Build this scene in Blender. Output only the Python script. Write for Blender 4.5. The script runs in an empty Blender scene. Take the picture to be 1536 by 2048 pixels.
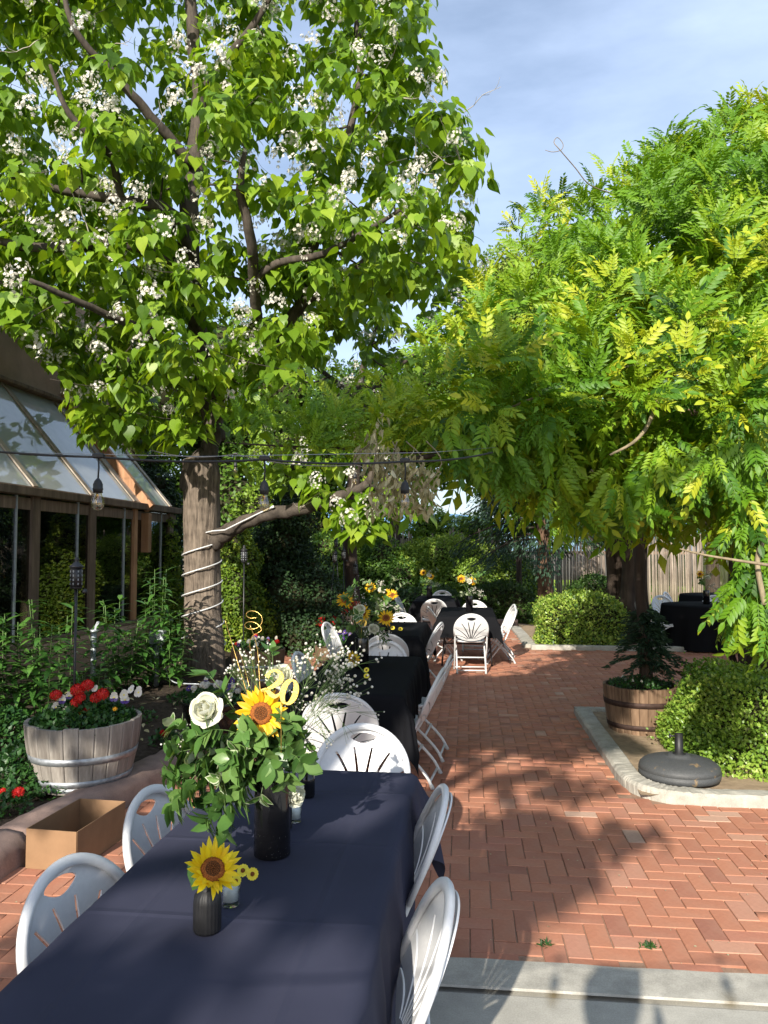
import bpy, math, random
import numpy as np
from mathutils import Vector, Matrix, Euler, geometry
SC = bpy.context.scene
COL = SC.collection
R = math.radians
rnd = random.Random(11)
nrs = np.random.RandomState(5)

# ------------------------------------------------------------------ camera
CAMZ, YAW, PITCH, FPX = 1.68, R(6.2), R(2.82), 1540.0
cam_d = bpy.data.cameras.new('camera'); cam = bpy.data.objects.new('camera', cam_d); COL.objects.link(cam)
cam_d.sensor_fit = 'VERTICAL'; cam_d.sensor_height = 24.0; cam_d.lens = 24.0 * FPX / 2048.0
cam_d.clip_start = 0.05; cam_d.clip_end = 12000
cam.location = (0, 0, CAMZ); cam.rotation_euler = (R(90) + PITCH, 0, YAW)
SC.camera = cam

# ------------------------------------------------------------------ light
SUN_EL, SUN_HEAD = R(26.8), R(11.0)          # heading of the shadows, to the right of +Y
TO_SUN = Vector((-math.sin(SUN_HEAD) * math.cos(SUN_EL), -math.cos(SUN_HEAD) * math.cos(SUN_EL), math.sin(SUN_EL)))
world = bpy.data.worlds.new("World"); SC.world = world; world.use_nodes = True
wn = world.node_tree; wn.nodes.clear()
w_out = wn.nodes.new('ShaderNodeOutputWorld'); w_bg = wn.nodes.new('ShaderNodeBackground')
w_sky = wn.nodes.new('ShaderNodeTexSky'); w_sky.sky_type = 'NISHITA'; w_sky.sun_disc = False
w_sky.sun_elevation = SUN_EL
w_sky.sun_rotation = math.atan2(TO_SUN.x, TO_SUN.y)
w_sky.air_density = 1.0; w_sky.dust_density = 1.6; w_sky.ozone_density = 1.6
w_bg.inputs['Strength'].default_value = 0.10
w_tc = wn.nodes.new('ShaderNodeTexCoord'); w_mp = wn.nodes.new('ShaderNodeMapping')
w_mp.inputs['Scale'].default_value = (1.0, 1.6, 3.2)
w_no = wn.nodes.new('ShaderNodeTexNoise'); w_no.inputs['Scale'].default_value = 1.7
w_no.inputs['Detail'].default_value = 7; w_no.inputs['Roughness'].default_value = 0.55
w_rp = wn.nodes.new('ShaderNodeValToRGB')
w_rp.color_ramp.elements[0].position = 0.36; w_rp.color_ramp.elements[0].color = (0.22, 0.22, 0.22, 1)
w_rp.color_ramp.elements[1].position = 0.72; w_rp.color_ramp.elements[1].color = (0.72, 0.72, 0.72, 1)
w_mx = wn.nodes.new('ShaderNodeMixRGB'); w_mx.inputs['Color2'].default_value = (6.5, 7.8, 10.2, 1)
L = wn.links.new
L(w_tc.outputs['Generated'], w_mp.inputs['Vector']); L(w_mp.outputs['Vector'], w_no.inputs['Vector'])
L(w_no.outputs['Fac'], w_rp.inputs['Fac']); L(w_rp.outputs['Color'], w_mx.inputs['Fac'])
L(w_sky.outputs['Color'], w_mx.inputs['Color1']); L(w_mx.outputs['Color'], w_bg.inputs['Color'])
L(w_bg.outputs['Background'], w_out.inputs['Surface'])
sun_d = bpy.data.lights.new('sun', 'SUN'); sun = bpy.data.objects.new('sun', sun_d); COL.objects.link(sun)
sun_d.energy = 5.0; sun_d.angle = R(0.55); sun_d.color = (1.0, 0.93, 0.82)
sun.rotation_euler = TO_SUN.to_track_quat('Z', 'Y').to_euler(); sun.location = (-6, -12, 14)
SC.view_settings.view_transform = 'Standard'; SC.view_settings.look = 'None'
SC.view_settings.exposure = 0.8; SC.view_settings.gamma = 1.0; SC.view_settings.use_curve_mapping = False
SC.render.engine = 'CYCLES'
SC.cycles.max_bounces = 8; SC.cycles.transparent_max_bounces = 12; SC.cycles.transmission_bounces = 6

# ------------------------------------------------------------------ helpers
_cr = Matrix.Rotation(YAW, 3, 'Z') @ Matrix.Rotation(R(90) + PITCH, 3, 'X')
def ray(px, py):
    return _cr @ Vector(((px - 768) / FPX, (1024 - py) / FPX, -1.0))
def AT(px, py, d):                       # real place of something seen at px,py, d metres along the view axis
    return Vector((0, 0, CAMZ)) + ray(px, py) * d
def GZ(px, py, z=0.0):                   # where that sight line meets height z
    r = ray(px, py); return Vector((0, 0, CAMZ)) + r * ((z - CAMZ) / r.z)
_inv = _cr.transposed()
def PX(p):
    q = _inv @ (Vector(p) - Vector((0, 0, CAMZ)))
    return (768 + FPX * q.x / -q.z, 1024 - FPX * q.y / -q.z, -q.z) if q.z < -0.01 else (0, 0, -1)
_INV = np.array(_inv)
def PXN(P):
    q = (np.asarray(P) - np.array([0, 0, CAMZ])) @ _INV.T
    d = -q[:, 2]; dd = np.where(d > .05, d, 1e9)
    return 768 + FPX * q[:, 0] / dd, 1024 - FPX * q[:, 1] / dd, d

def tag(o, label=None, cat=None, group=None, kind=None):
    if label: o['label'] = label
    if cat: o['category'] = cat
    if group: o['group'] = group
    if kind: o['kind'] = kind
    return o
def thing(name, label, cat, loc=(0, 0, 0), rz=0.0, group=None):
    o = bpy.data.objects.new(name, None); COL.objects.link(o)
    o.empty_display_size = 0.1; o.location = loc; o.rotation_euler = (0, 0, rz)
    return tag(o, label, cat, group)
def kids(o): return [c for c in o.children]
def dup(o, parent=None, loc=None, rz=None, label=None, group=None, name=None):
    c = o.copy(); COL.objects.link(c)
    if parent is not None: c.parent = parent
    for ch in kids(o): dup(ch, c)
    if loc is not None: c.location = loc
    if rz is not None: c.rotation_euler = (c.rotation_euler[0], c.rotation_euler[1], rz)
    if label: c['label'] = label
    if group: c['group'] = group
    return c
def inst(name, mesh, M, parent=None, label=None):
    o = bpy.data.objects.new(name, mesh); COL.objects.link(o)
    if parent is not None: o.parent = parent
    o.matrix_basis = M
    if label: o['label'] = label
    return o

class MB:
    def __init__(s): s.v = []; s.f = []; s.m = []; s.t = []; s.sm = []
    def add(s, vs, fs, M=None, mi=0, tint=0.0, smooth=False):
        b = len(s.v)
        for v in vs: s.v.append(tuple(M @ Vector(v)) if M is not None else tuple(v))
        for f in fs:
            s.f.append([b + i for i in f]); s.m.append(mi); s.t.append(tint); s.sm.append(smooth)
        return s
    def box(s, c, size, rot=None, bev=0.0, **k):
        x, y, z = (a / 2 for a in size)
        M = Matrix.Translation(c) @ (rot.to_4x4() if rot is not None else Matrix())
        if bev <= 0:
            vs = [(-x,-y,-z),(x,-y,-z),(x,y,-z),(-x,y,-z),(-x,-y,z),(x,-y,z),(x,y,z),(-x,y,z)]
            fs = [(3,2,1,0),(4,5,6,7),(0,1,5,4),(1,2,6,5),(2,3,7,6),(3,0,4,7)]
        else:
            b = min(bev, x * .9, y * .9, z * .9)
            vs = []; 
            for sz in (-1, 1):
                for (sx, sy) in ((-1,-1),(1,-1),(1,1),(-1,1)):
                    vs.append((sx*(x-b), sy*(y-b), sz*z))
                for (sx, sy) in ((-1,-1),(1,-1),(1,1),(-1,1)):
                    vs.append((sx*x, sy*y, sz*(z-b)))
            fs = [(3,2,1,0),(8,9,10,11)]
            for i in range(4):
                j = (i + 1) % 4
                fs += [(i, j, 4+j, 4+i), (4+i, 4+j, 12+j, 12+i), (12+i, 12+j, 8+j, 8+i)]
        return s.add(vs, fs, M, **k)
    def tube(s, pts, rad, seg=8, cap=True, smooth=True, rib=None, **k):
        pts = [Vector(p) for p in pts]; n = len(pts)
        if not hasattr(rad, '__len__'): rad = [rad] * n
        vs = []; up = None
        for i, p in enumerate(pts):
            t = (pts[min(i+1, n-1)] - pts[max(i-1, 0)])
            t = t.normalized() if t.length > 1e-9 else Vector((0, 0, 1))
            if up is None:
                up = Vector((1, 0, 0)) if abs(t.z) > .9 else Vector((0, 0, 1))
                up = (up - t * up.dot(t)).normalized()
            else:
                up = up - t * up.dot(t)
                up = up.normalized() if up.length > 1e-6 else t.orthogonal().normalized()
            sd = t.cross(up)
            for j in range(seg):
                a = 2 * math.pi * j / seg
                r = rad[i] * (rib(j, i) if rib else 1)
                vs.append(p + (up * math.cos(a) + sd * math.sin(a)) * r)
        fs = []
        for i in range(n - 1):
            for j in range(seg):
                jj = (j + 1) % seg
                fs.append((i*seg+j, i*seg+jj, (i+1)*seg+jj, (i+1)*seg+j))
        if cap: fs += [tuple(range(seg))[::-1], tuple(range((n-1)*seg, n*seg))]
        return s.add(vs, fs, smooth=smooth, **k)
    def lathe(s, prof, seg=24, M=None, smooth=True, rfun=None, capb=True, capt=False, **k):
        vs = []; n = len(prof)
        for i, (r, z) in enumerate(prof):
            for j in range(seg):
                a = 2 * math.pi * j / seg
                rr = r * (rfun(a, z) if rfun else 1)
                vs.append((rr * math.cos(a), rr * math.sin(a), z))
        fs = []
        for i in range(n - 1):
            for j in range(seg):
                jj = (j + 1) % seg
                fs.append((i*seg+j, i*seg+jj, (i+1)*seg+jj, (i+1)*seg+j))
        if capb: fs.append(tuple(range(seg))[::-1])
        if capt: fs.append(tuple(range((n-1)*seg, n*seg)))
        return s.add(vs, fs, M, smooth=smooth, **k)
    def mesh(s, name, mats):
        me = bpy.data.meshes.new(name)
        me.from_pydata(s.v, [], s.f)
        if not isinstance(mats, (list, tuple)): mats = [mats]
        for m in mats: me.materials.append(m)
        me.polygons.foreach_set('material_index', s.m)
        me.polygons.foreach_set('use_smooth', s.sm)
        if any(s.t):
            a = me.attributes.new('tint', 'FLOAT', 'FACE'); a.data.foreach_set('value', s.t)
        me.update()
        return me
    def build(s, name, mats, parent=None, loc=None, M=None):
        o = bpy.data.objects.new(name, s.mesh(name, mats)); COL.objects.link(o)
        if parent is not None: o.parent = parent
        if loc is not None: o.location = loc
        if M is not None: o.matrix_basis = M
        return o
def struct(o): o['kind'] = 'structure'; return o
def stuff(o): o['kind'] = 'stuff'; return o

def scatter(name, tmpl, Ms, mat, parent=None, tints=None, smooth=False):
    """many copies of one small template joined in one mesh; Ms (N,4,4)"""
    tv = np.array(tmpl[0], float); fs = tmpl[1]
    Ms = np.asarray(Ms); N = len(Ms); nv = len(tv)
    V = np.einsum('nij,vj->nvi', Ms[:, :3, :3], tv) + Ms[:, None, :3, 3]
    lens = np.array([len(f) for f in fs]); flat = np.array([i for f in fs for i in f])
    idx = (flat[None, :] + (np.arange(N) * nv)[:, None]).ravel()
    me = bpy.data.meshes.new(name)
    me.vertices.add(N * nv); me.vertices.foreach_set('co', V.ravel())
    me.loops.add(len(idx)); me.loops.foreach_set('vertex_index', idx)
    LL = np.tile(lens, N); st = np.concatenate([[0], np.cumsum(LL)[:-1]])
    me.polygons.add(len(LL)); me.polygons.foreach_set('loop_start', st)
    me.update(calc_edges=True)
    me.materials.append(mat)
    if smooth: me.polygons.foreach_set('use_smooth', np.ones(len(LL), bool))
    if tints is not None:
        a = me.attributes.new('tint', 'FLOAT', 'FACE')
        a.data.foreach_set('value', np.repeat(np.asarray(tints, float), len(fs)))
    o = bpy.data.objects.new(name, me); COL.objects.link(o)
    if parent is not None: o.parent = parent
    return o
def frames(P, Yd, Nd, S):
    """matrices: local +Y along Yd, local +Z near Nd, scale S (N,) or (N,3)"""
    P = np.asarray(P, float); Y = np.asarray(Yd, float); Nn = np.asarray(Nd, float)
    Y = Y / (np.linalg.norm(Y, axis=1, keepdims=True) + 1e-9)
    X = np.cross(Y, Nn); X /= (np.linalg.norm(X, axis=1, keepdims=True) + 1e-9)
    Z = np.cross(X, Y)
    S = np.asarray(S, float)
    if S.ndim == 1: S = np.repeat(S[:, None], 3, 1)
    M = np.zeros((len(P), 4, 4)); M[:, 3, 3] = 1
    M[:, :3, 0] = X * S[:, :1]; M[:, :3, 1] = Y * S[:, 1:2]; M[:, :3, 2] = Z * S[:, 2:3]; M[:, :3, 3] = P
    return M
def mat4(a): return Matrix([list(map(float, r)) for r in a])
def sphrand(n):
    v = nrs.normal(size=(n, 3)); return v / np.linalg.norm(v, axis=1, keepdims=True)
def inpoly(x, y, poly):
    x = np.asarray(x); y = np.asarray(y); c = np.zeros(x.shape, bool); n = len(poly)
    for i in range(n):
        x0, y0 = poly[i]; x1, y1 = poly[i-1]
        k = ((y0 > y) != (y1 > y)) & (x < (x1 - x0) * (y - y0) / (y1 - y0 + 1e-12) + x0)
        c ^= k
    return c
def smoothpath(pts, k=5):
    pts = [Vector(p) for p in pts]; out = []
    for i in range(len(pts) - 1):
        p0 = pts[max(i-1, 0)]; p1 = pts[i]; p2 = pts[i+1]; p3 = pts[min(i+2, len(pts)-1)]
        for j in range(k):
            t = j / k
            out.append(0.5 * ((2*p1) + (p2-p0)*t + (2*p0-5*p1+4*p2-p3)*t*t + (-p0+3*p1-3*p2+p3)*t**3))
    out.append(pts[-1]); return out
def lerpn(vals, n):
    return list(np.interp(np.linspace(0, 1, n), np.linspace(0, 1, len(vals)), vals))

# ------------------------------------------------------------------ materials
def newmat(name):
    m = bpy.data.materials.new(name); m.use_nodes = True; nt = m.node_tree; nt.nodes.clear()
    out = nt.nodes.new('ShaderNodeOutputMaterial'); return m, nt, out
def tintval(nt):
    """piece by piece variation: face attribute 'tint' plus the object's own random number"""
    a = nt.nodes.new('ShaderNodeAttribute'); a.attribute_name = 'tint'
    oi = nt.nodes.new('ShaderNodeObjectInfo')
    ad = nt.nodes.new('ShaderNodeMath'); ad.operation = 'ADD'
    nt.links.new(a.outputs['Fac'], ad.inputs[0]); nt.links.new(oi.outputs['Random'], ad.inputs[1])
    fr = nt.nodes.new('ShaderNodeMath'); fr.operation = 'FRACT'; nt.links.new(ad.outputs[0], fr.inputs[0])
    return fr.outputs[0]
def ramp(nt, fac, stops, interp='LINEAR'):
    r = nt.nodes.new('ShaderNodeValToRGB'); cr = r.color_ramp; cr.interpolation = interp
    while len(cr.elements) > 1: cr.elements.remove(cr.elements[-1])
    cr.elements[0].position = stops[0][0]; cr.elements[0].color = (*stops[0][1], 1)
    for p, c in stops[1:]:
        e = cr.elements.new(p); e.color = (*c, 1)
    nt.links.new(fac, r.inputs['Fac']); return r.outputs['Color']
def noise(nt, scale, detail=4, rough=.55, vec=None, mscale=None, coord='Object'):
    n = nt.nodes.new('ShaderNodeTexNoise'); n.inputs['Scale'].default_value = scale
    n.inputs['Detail'].default_value = detail; n.inputs['Roughness'].default_value = rough
    tc = nt.nodes.new('ShaderNodeTexCoord'); src = tc.outputs[coord]
    if coord == 'World':
        pass
    if mscale is not None:
        mp = nt.nodes.new('ShaderNodeMapping'); mp.inputs['Scale'].default_value = mscale
        nt.links.new(src, mp.inputs['Vector']); src = mp.outputs['Vector']
    nt.links.new(src, n.inputs['Vector']); return n.outputs['Fac']
def mix(nt, fac, a, b, mode='MIX'):
    m = nt.nodes.new('ShaderNodeMixRGB'); m.blend_type = mode
    for k, v in (('Fac', fac), ('Color1', a), ('Color2', b)):
        if isinstance(v, (int, float)): m.inputs[k].default_value = v
        elif isinstance(v, tuple): m.inputs[k].default_value = (*v, 1)
        else: nt.links.new(v, m.inputs[k])
    return m.outputs['Color']
def pbsdf(nt, col, rough=.6, spec=.5, metal=0, bump=None, bstr=.3, bdist=.01, **kw):
    b = nt.nodes.new('ShaderNodeBsdfPrincipled')
    if isinstance(col, tuple): b.inputs['Base Color'].default_value = (*col, 1)
    else: nt.links.new(col, b.inputs['Base Color'])
    if isinstance(rough, (int, float)): b.inputs['Roughness'].default_value = rough
    else: nt.links.new(rough, b.inputs['Roughness'])
    b.inputs['Specular IOR Level'].default_value = spec; b.inputs['Metallic'].default_value = metal
    for k, v in kw.items(): b.inputs[k.replace('_', ' ')].default_value = v
    if bump is not None:
        bp = nt.nodes.new('ShaderNodeBump'); bp.inputs['Strength'].default_value = bstr
        bp.inputs['Distance'].default_value = bdist
        nt.links.new(bump, bp.inputs['Height']); nt.links.new(bp.outputs['Normal'], b.inputs['Normal'])
    return b
def simple(name, col, rough=.6, spec=.5, metal=0, nscale=30, namt=.15, bstr=.15, bdist=.002, mscale=None, tintamt=0.0, **kw):
    m, nt, out = newmat(name)
    n = noise(nt, nscale, 5, .6, mscale=mscale)
    lo = tuple(c * (1 - namt) for c in col); hi = tuple(min(1, c * (1 + namt)) for c in col)
    c = ramp(nt, n, [(.3, lo), (.7, hi)])
    if tintamt:
        t = tintval(nt)
        g = ramp(nt, t, [(0, (1 - tintamt,) * 3), (1, (1 + tintamt,) * 3)])
        c = mix(nt, 1.0, c, g, 'MULTIPLY')
    b = pbsdf(nt, c, rough, spec, metal, n, bstr, bdist, **kw)
    nt.links.new(b.outputs[0], out.inputs[0]); return m
def leafmat(name, stops, trans=.35, rough=.45, tcol=None, spec=.4, nscale=3.0):
    """stops: list of colours from dark to light, chosen leaf by leaf; soft patches over the plant on top"""
    m, nt, out = newmat(name)
    t = tintval(nt)
    n = noise(nt, nscale, 2, .5)
    ad = nt.nodes.new('ShaderNodeMath'); ad.operation = 'MULTIPLY_ADD'; ad.inputs[1].default_value = .5; ad.inputs[2].default_value = -.25
    nt.links.new(n, ad.inputs[0])
    a2 = nt.nodes.new('ShaderNodeMath'); a2.operation = 'ADD'; a2.use_clamp = True
    nt.links.new(ad.outputs[0], a2.inputs[0]); nt.links.new(t, a2.inputs[1])
    k = len(stops)
    c = ramp(nt, a2.outputs[0], [(i / (k - 1), s) for i, s in enumerate(stops)])
    b = pbsdf(nt, c, rough, spec)
    tr = nt.nodes.new('ShaderNodeBsdfTranslucent')
    tc = mix(nt, 1.0, c, tcol or (1.5, 1.35, .5), 'MULTIPLY')
    nt.links.new(tc, tr.inputs['Color'])
    mx = nt.nodes.new('ShaderNodeMixShader'); mx.inputs[0].default_value = trans
    nt.links.new(b.outputs[0], mx.inputs[1]); nt.links.new(tr.outputs[0], mx.inputs[2])
    nt.links.new(mx.outputs[0], out.inputs[0]); return m
def barkmat(name, dark, light, zs=.12, scale=14, bstr=.9, bdist=.02):
    m, nt, out = newmat(name)
    n = noise(nt, scale, 8, .65, mscale=(1, 1, zs)); n2 = noise(nt, scale * .25, 3, .5)
    c = ramp(nt, n, [(.32, dark), (.62, light)])
    c = mix(nt, .35, c, ramp(nt, n2, [(.3, dark), (.75, tuple(min(1, x * 1.2) for x in light))]))
    b = pbsdf(nt, c, .92, .2, 0, n, bstr, bdist); nt.links.new(b.outputs[0], out.inputs[0]); return m
def glassmat(name, col=(.9, .95, .93), rough=.02, ior=1.45):
    m, nt, out = newmat(name)
    b = pbsdf(nt, col, rough, .5, 0, Transmission_Weight=1.0, IOR=ior)
    nt.links.new(b.outputs[0], out.inputs[0]); return m
def thinglass(name, tcol, refl=1.0, rough=.02, ior=1.7):
    """a pane seen through: clear with a fresnel reflection"""
    m, nt, out = newmat(name)
    tr = nt.nodes.new('ShaderNodeBsdfTransparent'); tr.inputs[0].default_value = (*tcol, 1)
    gl = nt.nodes.new('ShaderNodeBsdfGlossy'); gl.inputs['Roughness'].default_value = rough
    gl.inputs[0].default_value = (refl, refl, refl, 1)
    f0 = ((ior - 1) / (ior + 1)) ** 2
    lw = nt.nodes.new('ShaderNodeLayerWeight'); lw.inputs[0].default_value = .5
    pw = nt.nodes.new('ShaderNodeMath'); pw.operation = 'POWER'; pw.inputs[1].default_value = 4.0
    nt.links.new(lw.outputs['Facing'], pw.inputs[0])
    fr = nt.nodes.new('ShaderNodeMath'); fr.operation = 'MULTIPLY_ADD'; fr.inputs[1].default_value = 1 - f0; fr.inputs[2].default_value = f0
    nt.links.new(pw.outputs[0], fr.inputs[0])
    mx = nt.nodes.new('ShaderNodeMixShader')
    nt.links.new(fr.outputs[0], mx.inputs[0]); nt.links.new(tr.outputs[0], mx.inputs[1]); nt.links.new(gl.outputs[0], mx.inputs[2])
    nt.links.new(mx.outputs[0], out.inputs[0]); return m

M = {}
M['catalpa_leaf'] = leafmat('catalpa_leaf', [(.06,.13,.012),(.12,.23,.016),(.20,.33,.02),(.33,.44,.04)], .46, .42)
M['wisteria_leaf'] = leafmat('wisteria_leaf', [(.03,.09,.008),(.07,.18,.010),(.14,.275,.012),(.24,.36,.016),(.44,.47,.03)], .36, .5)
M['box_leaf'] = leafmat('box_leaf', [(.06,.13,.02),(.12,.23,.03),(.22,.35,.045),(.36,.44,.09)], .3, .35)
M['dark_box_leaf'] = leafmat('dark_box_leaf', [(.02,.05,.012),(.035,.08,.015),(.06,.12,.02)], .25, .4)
M['juniper_leaf'] = leafmat('juniper_leaf', [(.012,.035,.01),(.02,.05,.012),(.035,.075,.015)], .15, .6)
M['golden_leaf'] = leafmat('golden_leaf', [(.08,.15,.015),(.16,.26,.025),(.28,.36,.04)], .3, .5)
M['spruce_leaf'] = leafmat('spruce_leaf', [(.015,.04,.02),(.025,.06,.03),(.045,.09,.045)], .12, .6)
M['tree_leaf'] = leafmat('tree_leaf', [(.04,.10,.015),(.075,.16,.02),(.13,.23,.03)], .35, .5)
M['pale_tree_leaf'] = leafmat('pale_tree_leaf', [(.12,.21,.03),(.21,.33,.04),(.33,.43,.07)], .4, .5)
M['lily_leaf'] = leafmat('lily_leaf', [(.03,.09,.02),(.06,.16,.03),(.11,.24,.045)], .3, .32)
M['herb_leaf'] = leafmat('herb_leaf', [(.015,.055,.015),(.03,.09,.02),(.045,.12,.02)], .25, .45)
M['bouquet_leaf'] = leafmat('bouquet_leaf', [(.045,.11,.025),(.085,.18,.04),(.15,.25,.07)], .25, .35)
M['cream_edge'] = leafmat('cream_edge', [(.35,.42,.25),(.5,.55,.38)], .25, .4)
M['bark'] = barkmat('bark', (.028,.022,.018), (.25,.20,.155), .07, 30, 1.0, .03)
M['limb_bark'] = barkmat('limb_bark', (.03,.025,.021), (.10,.082,.066), .3, 20, .6, .01)
M['dark_bark'] = barkmat('dark_bark', (.02,.015,.012), (.075,.055,.042), .15, 10)
M['red_bark'] = barkmat('red_bark', (.05,.03,.02), (.16,.10,.065), .2, 14)
M['vine_bark'] = barkmat('vine_bark', (.10,.08,.05), (.30,.24,.15), .3, 30, .4, .004)
M['dead_twig'] = simple('dead_twig', (.40,.36,.30), .85, .2)
M['stem'] = simple('stem', (.08,.14,.035), .5)
M['dark_core'] = simple('dark_core', (.035,.035,.018), .95, .1)
M['petal_white'] = leafmat('petal_white', [(.60,.56,.46),(.78,.76,.70)], .3, .5, (1,1,1))
M['rose'] = leafmat('rose', [(.74,.74,.60),(.82,.82,.72)], .3, .45, (1,1,.9))
M['white_plastic'] = simple('white_plastic', (.64,.64,.64), .34, .5, 0, 60, .04, .05, .0005)
M['white_metal'] = simple('white_metal', (.60,.61,.61), .35, .5, 0, 60, .05, .05, .0005)
M['rubber'] = simple('rubber', (.45,.45,.44), .6)
M['black_metal'] = simple('black_metal', (.02,.02,.022), .4)
M['table_top'] = simple('table_top', (.5,.5,.48), .6)
M['cloth'] = None
M['black_gloss'] = simple('black_gloss', (.008,.008,.009), .12, .6, 0, 20, .1, 0)
M['black_matte'] = simple('black_matte', (.012,.012,.013), .5, .4, 0, 40, .2, .1)
M['cord'] = simple('cord', (.012,.012,.013), .55)
M['wire'] = simple('wire', (.35,.36,.38), .35, .5, .9)
M['rope_light'] = simple('rope_light', (.55,.56,.56), .3, .5, 0, 60, .05, .0)
M['gold'] = simple('gold', (.80,.52,.12), .3, .6, .75, 400, .4, .6, .001)
M['gold_wire'] = simple('gold_wire', (.75,.5,.15), .3, .5, .9)
M['card'] = simple('card', (.25,.15,.082), .85, .2, 0, 12, .08, .1, .001)
M['steel_band'] = simple('steel_band', (.32,.34,.36), .5, .5, .6, 25, .35, .2)
M['rust_band'] = simple('rust_band', (.055,.032,.025), .7, .4, .4, 25, .35, .2)
M['soil'] = simple('soil', (.05,.038,.028), .97, .1, 0, 22, .5, .8, .03)
M['dirt'] = simple('dirt', (.30,.225,.15), .97, .1, 0, 16, .22, .6, .012)
M['umbrella_base'] = None
M['grey_paint'] = simple('grey_paint', (.20,.22,.23), .45)
M['zinc'] = simple('zinc', (.42,.45,.48), .4, .5, .5)
M['white_paint'] = simple('white_paint', (.7,.7,.68), .5)

def clothmat():
    m, nt, out = newmat('cloth')
    n = noise(nt, 900, 2, .6); n2 = noise(nt, 3, 4, .5)
    # relief: soft wrinkles and the sharp creases left by folding
    w = noise(nt, 2.6, 3, .5, mscale=(1.6, .7, 1))
    tc = nt.nodes.new('ShaderNodeTexCoord'); sx = nt.nodes.new('ShaderNodeSeparateXYZ'); nt.links.new(tc.outputs['Object'], sx.inputs[0])
    def crease(src, period, off):
        a = nt.nodes.new('ShaderNodeMath'); a.operation = 'MULTIPLY_ADD'; a.inputs[1].default_value = 1 / period; a.inputs[2].default_value = off; nt.links.new(src, a.inputs[0])
        f = nt.nodes.new('ShaderNodeMath'); f.operation = 'PINGPONG'; f.inputs[1].default_value = .5; nt.links.new(a.outputs[0], f.inputs[0])
        g = nt.nodes.new('ShaderNodeMapRange'); g.inputs[1].default_value = 0; g.inputs[2].default_value = .018 / period; g.inputs[3].default_value = .35; g.inputs[4].default_value = 0
        nt.links.new(f.outputs[0], g.inputs[0]); return g.outputs[0]
    ad = nt.nodes.new('ShaderNodeMath'); ad.operation = 'ADD'; nt.links.new(crease(sx.outputs['X'], .46, .5), ad.inputs[0]); nt.links.new(crease(sx.outputs['Y'], .52, .23), ad.inputs[1])
    a2 = nt.nodes.new('ShaderNodeMath'); a2.operation = 'ADD'; nt.links.new(ad.outputs[0], a2.inputs[0]); nt.links.new(w, a2.inputs[1])
    c = ramp(nt, n2, [(.3, (.032,.034,.056)), (.7, (.042,.044,.070))])
    b = pbsdf(nt, c, .85, .12)
    b1 = nt.nodes.new('ShaderNodeBump'); b1.inputs['Strength'].default_value = .5; b1.inputs['Distance'].default_value = .012; nt.links.new(a2.outputs[0], b1.inputs['Height'])
    b2 = nt.nodes.new('ShaderNodeBump'); b2.inputs['Strength'].default_value = .25; b2.inputs['Distance'].default_value = .0008; nt.links.new(n, b2.inputs['Height']); nt.links.new(b1.outputs[0], b2.inputs['Normal'])
    nt.links.new(b2.outputs[0], b.inputs['Normal'])
    nt.links.new(b.outputs[0], out.inputs[0]); return m
M['cloth'] = clothmat()
def clothmat2():
    m, nt, out = newmat('black_cloth')
    n = noise(nt, 900, 2, .6)
    b = pbsdf(nt, (.009,.0093,.011), .9, .05, 0, n, .15, .0006)
    b.inputs['Sheen Weight'].default_value = .0
    nt.links.new(b.outputs[0], out.inputs[0]); return m
M['black_cloth'] = clothmat2()
def brickmat():
    m, nt, out = newmat('brick')
    t = tintval(nt)
    c = ramp(nt, t, [(0,(.29,.125,.085)),(.06,(.36,.155,.098)),(.4,(.405,.175,.105)),(.7,(.43,.19,.115)),(.92,(.39,.165,.11)),(.98,(.46,.25,.17)),(1,(.47,.32,.24))])
    n = noise(nt, 45, 6, .7); n2 = noise(nt, 2.2, 4, .6); 
    c = mix(nt, .45, c, ramp(nt, n, [(.25,(.35,.33,.32)),(.75,(.62,.6,.58))]), 'OVERLAY')
    c = mix(nt, ramp(nt, n2, [(.45,(0,0,0)),(.72,(.4,.4,.4))]), c, (.40,.25,.175))
    b = pbsdf(nt, c, .85, .3, 0, n, .5, .003); nt.links.new(b.outputs[0], out.inputs[0]); return m
M['brick'] = brickmat()
def concmat(name, base, amt=.25, scale=6):
    m, nt, out = newmat(name)
    n = noise(nt, scale, 7, .65); n2 = noise(nt, 160, 3, .7)
    n3 = noise(nt, 1.3, 3, .5)
    c = ramp(nt, n, [(.3, tuple(x*(1-amt) for x in base)), (.68, tuple(x*(1+amt*.6) for x in base))])
    c = mix(nt, .5, c, ramp(nt, n2, [(.3,(.35,.35,.35)),(.7,(.65,.65,.65))]), 'OVERLAY')
    c = mix(nt, ramp(nt, n3, [(.5,(0,0,0)),(.8,(.4,.4,.4))]), c, tuple(x*.7 for x in base))
    b = pbsdf(nt, c, .88, .3, 0, n2, .35, .002); nt.links.new(b.outputs[0], out.inputs[0]); return m
M['concrete'] = concmat('concrete', (.37,.355,.31), .18)
M['kerb'] = concmat('kerb', (.38,.36,.31), .3, 9)
M['sandstone'] = concmat('sandstone', (.25,.175,.145), .3, 7)
M['stucco'] = concmat('stucco', (.36,.24,.165), .2, 3)
M['joint'] = concmat('joint', (.30,.19,.13), .3, 30)
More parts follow.
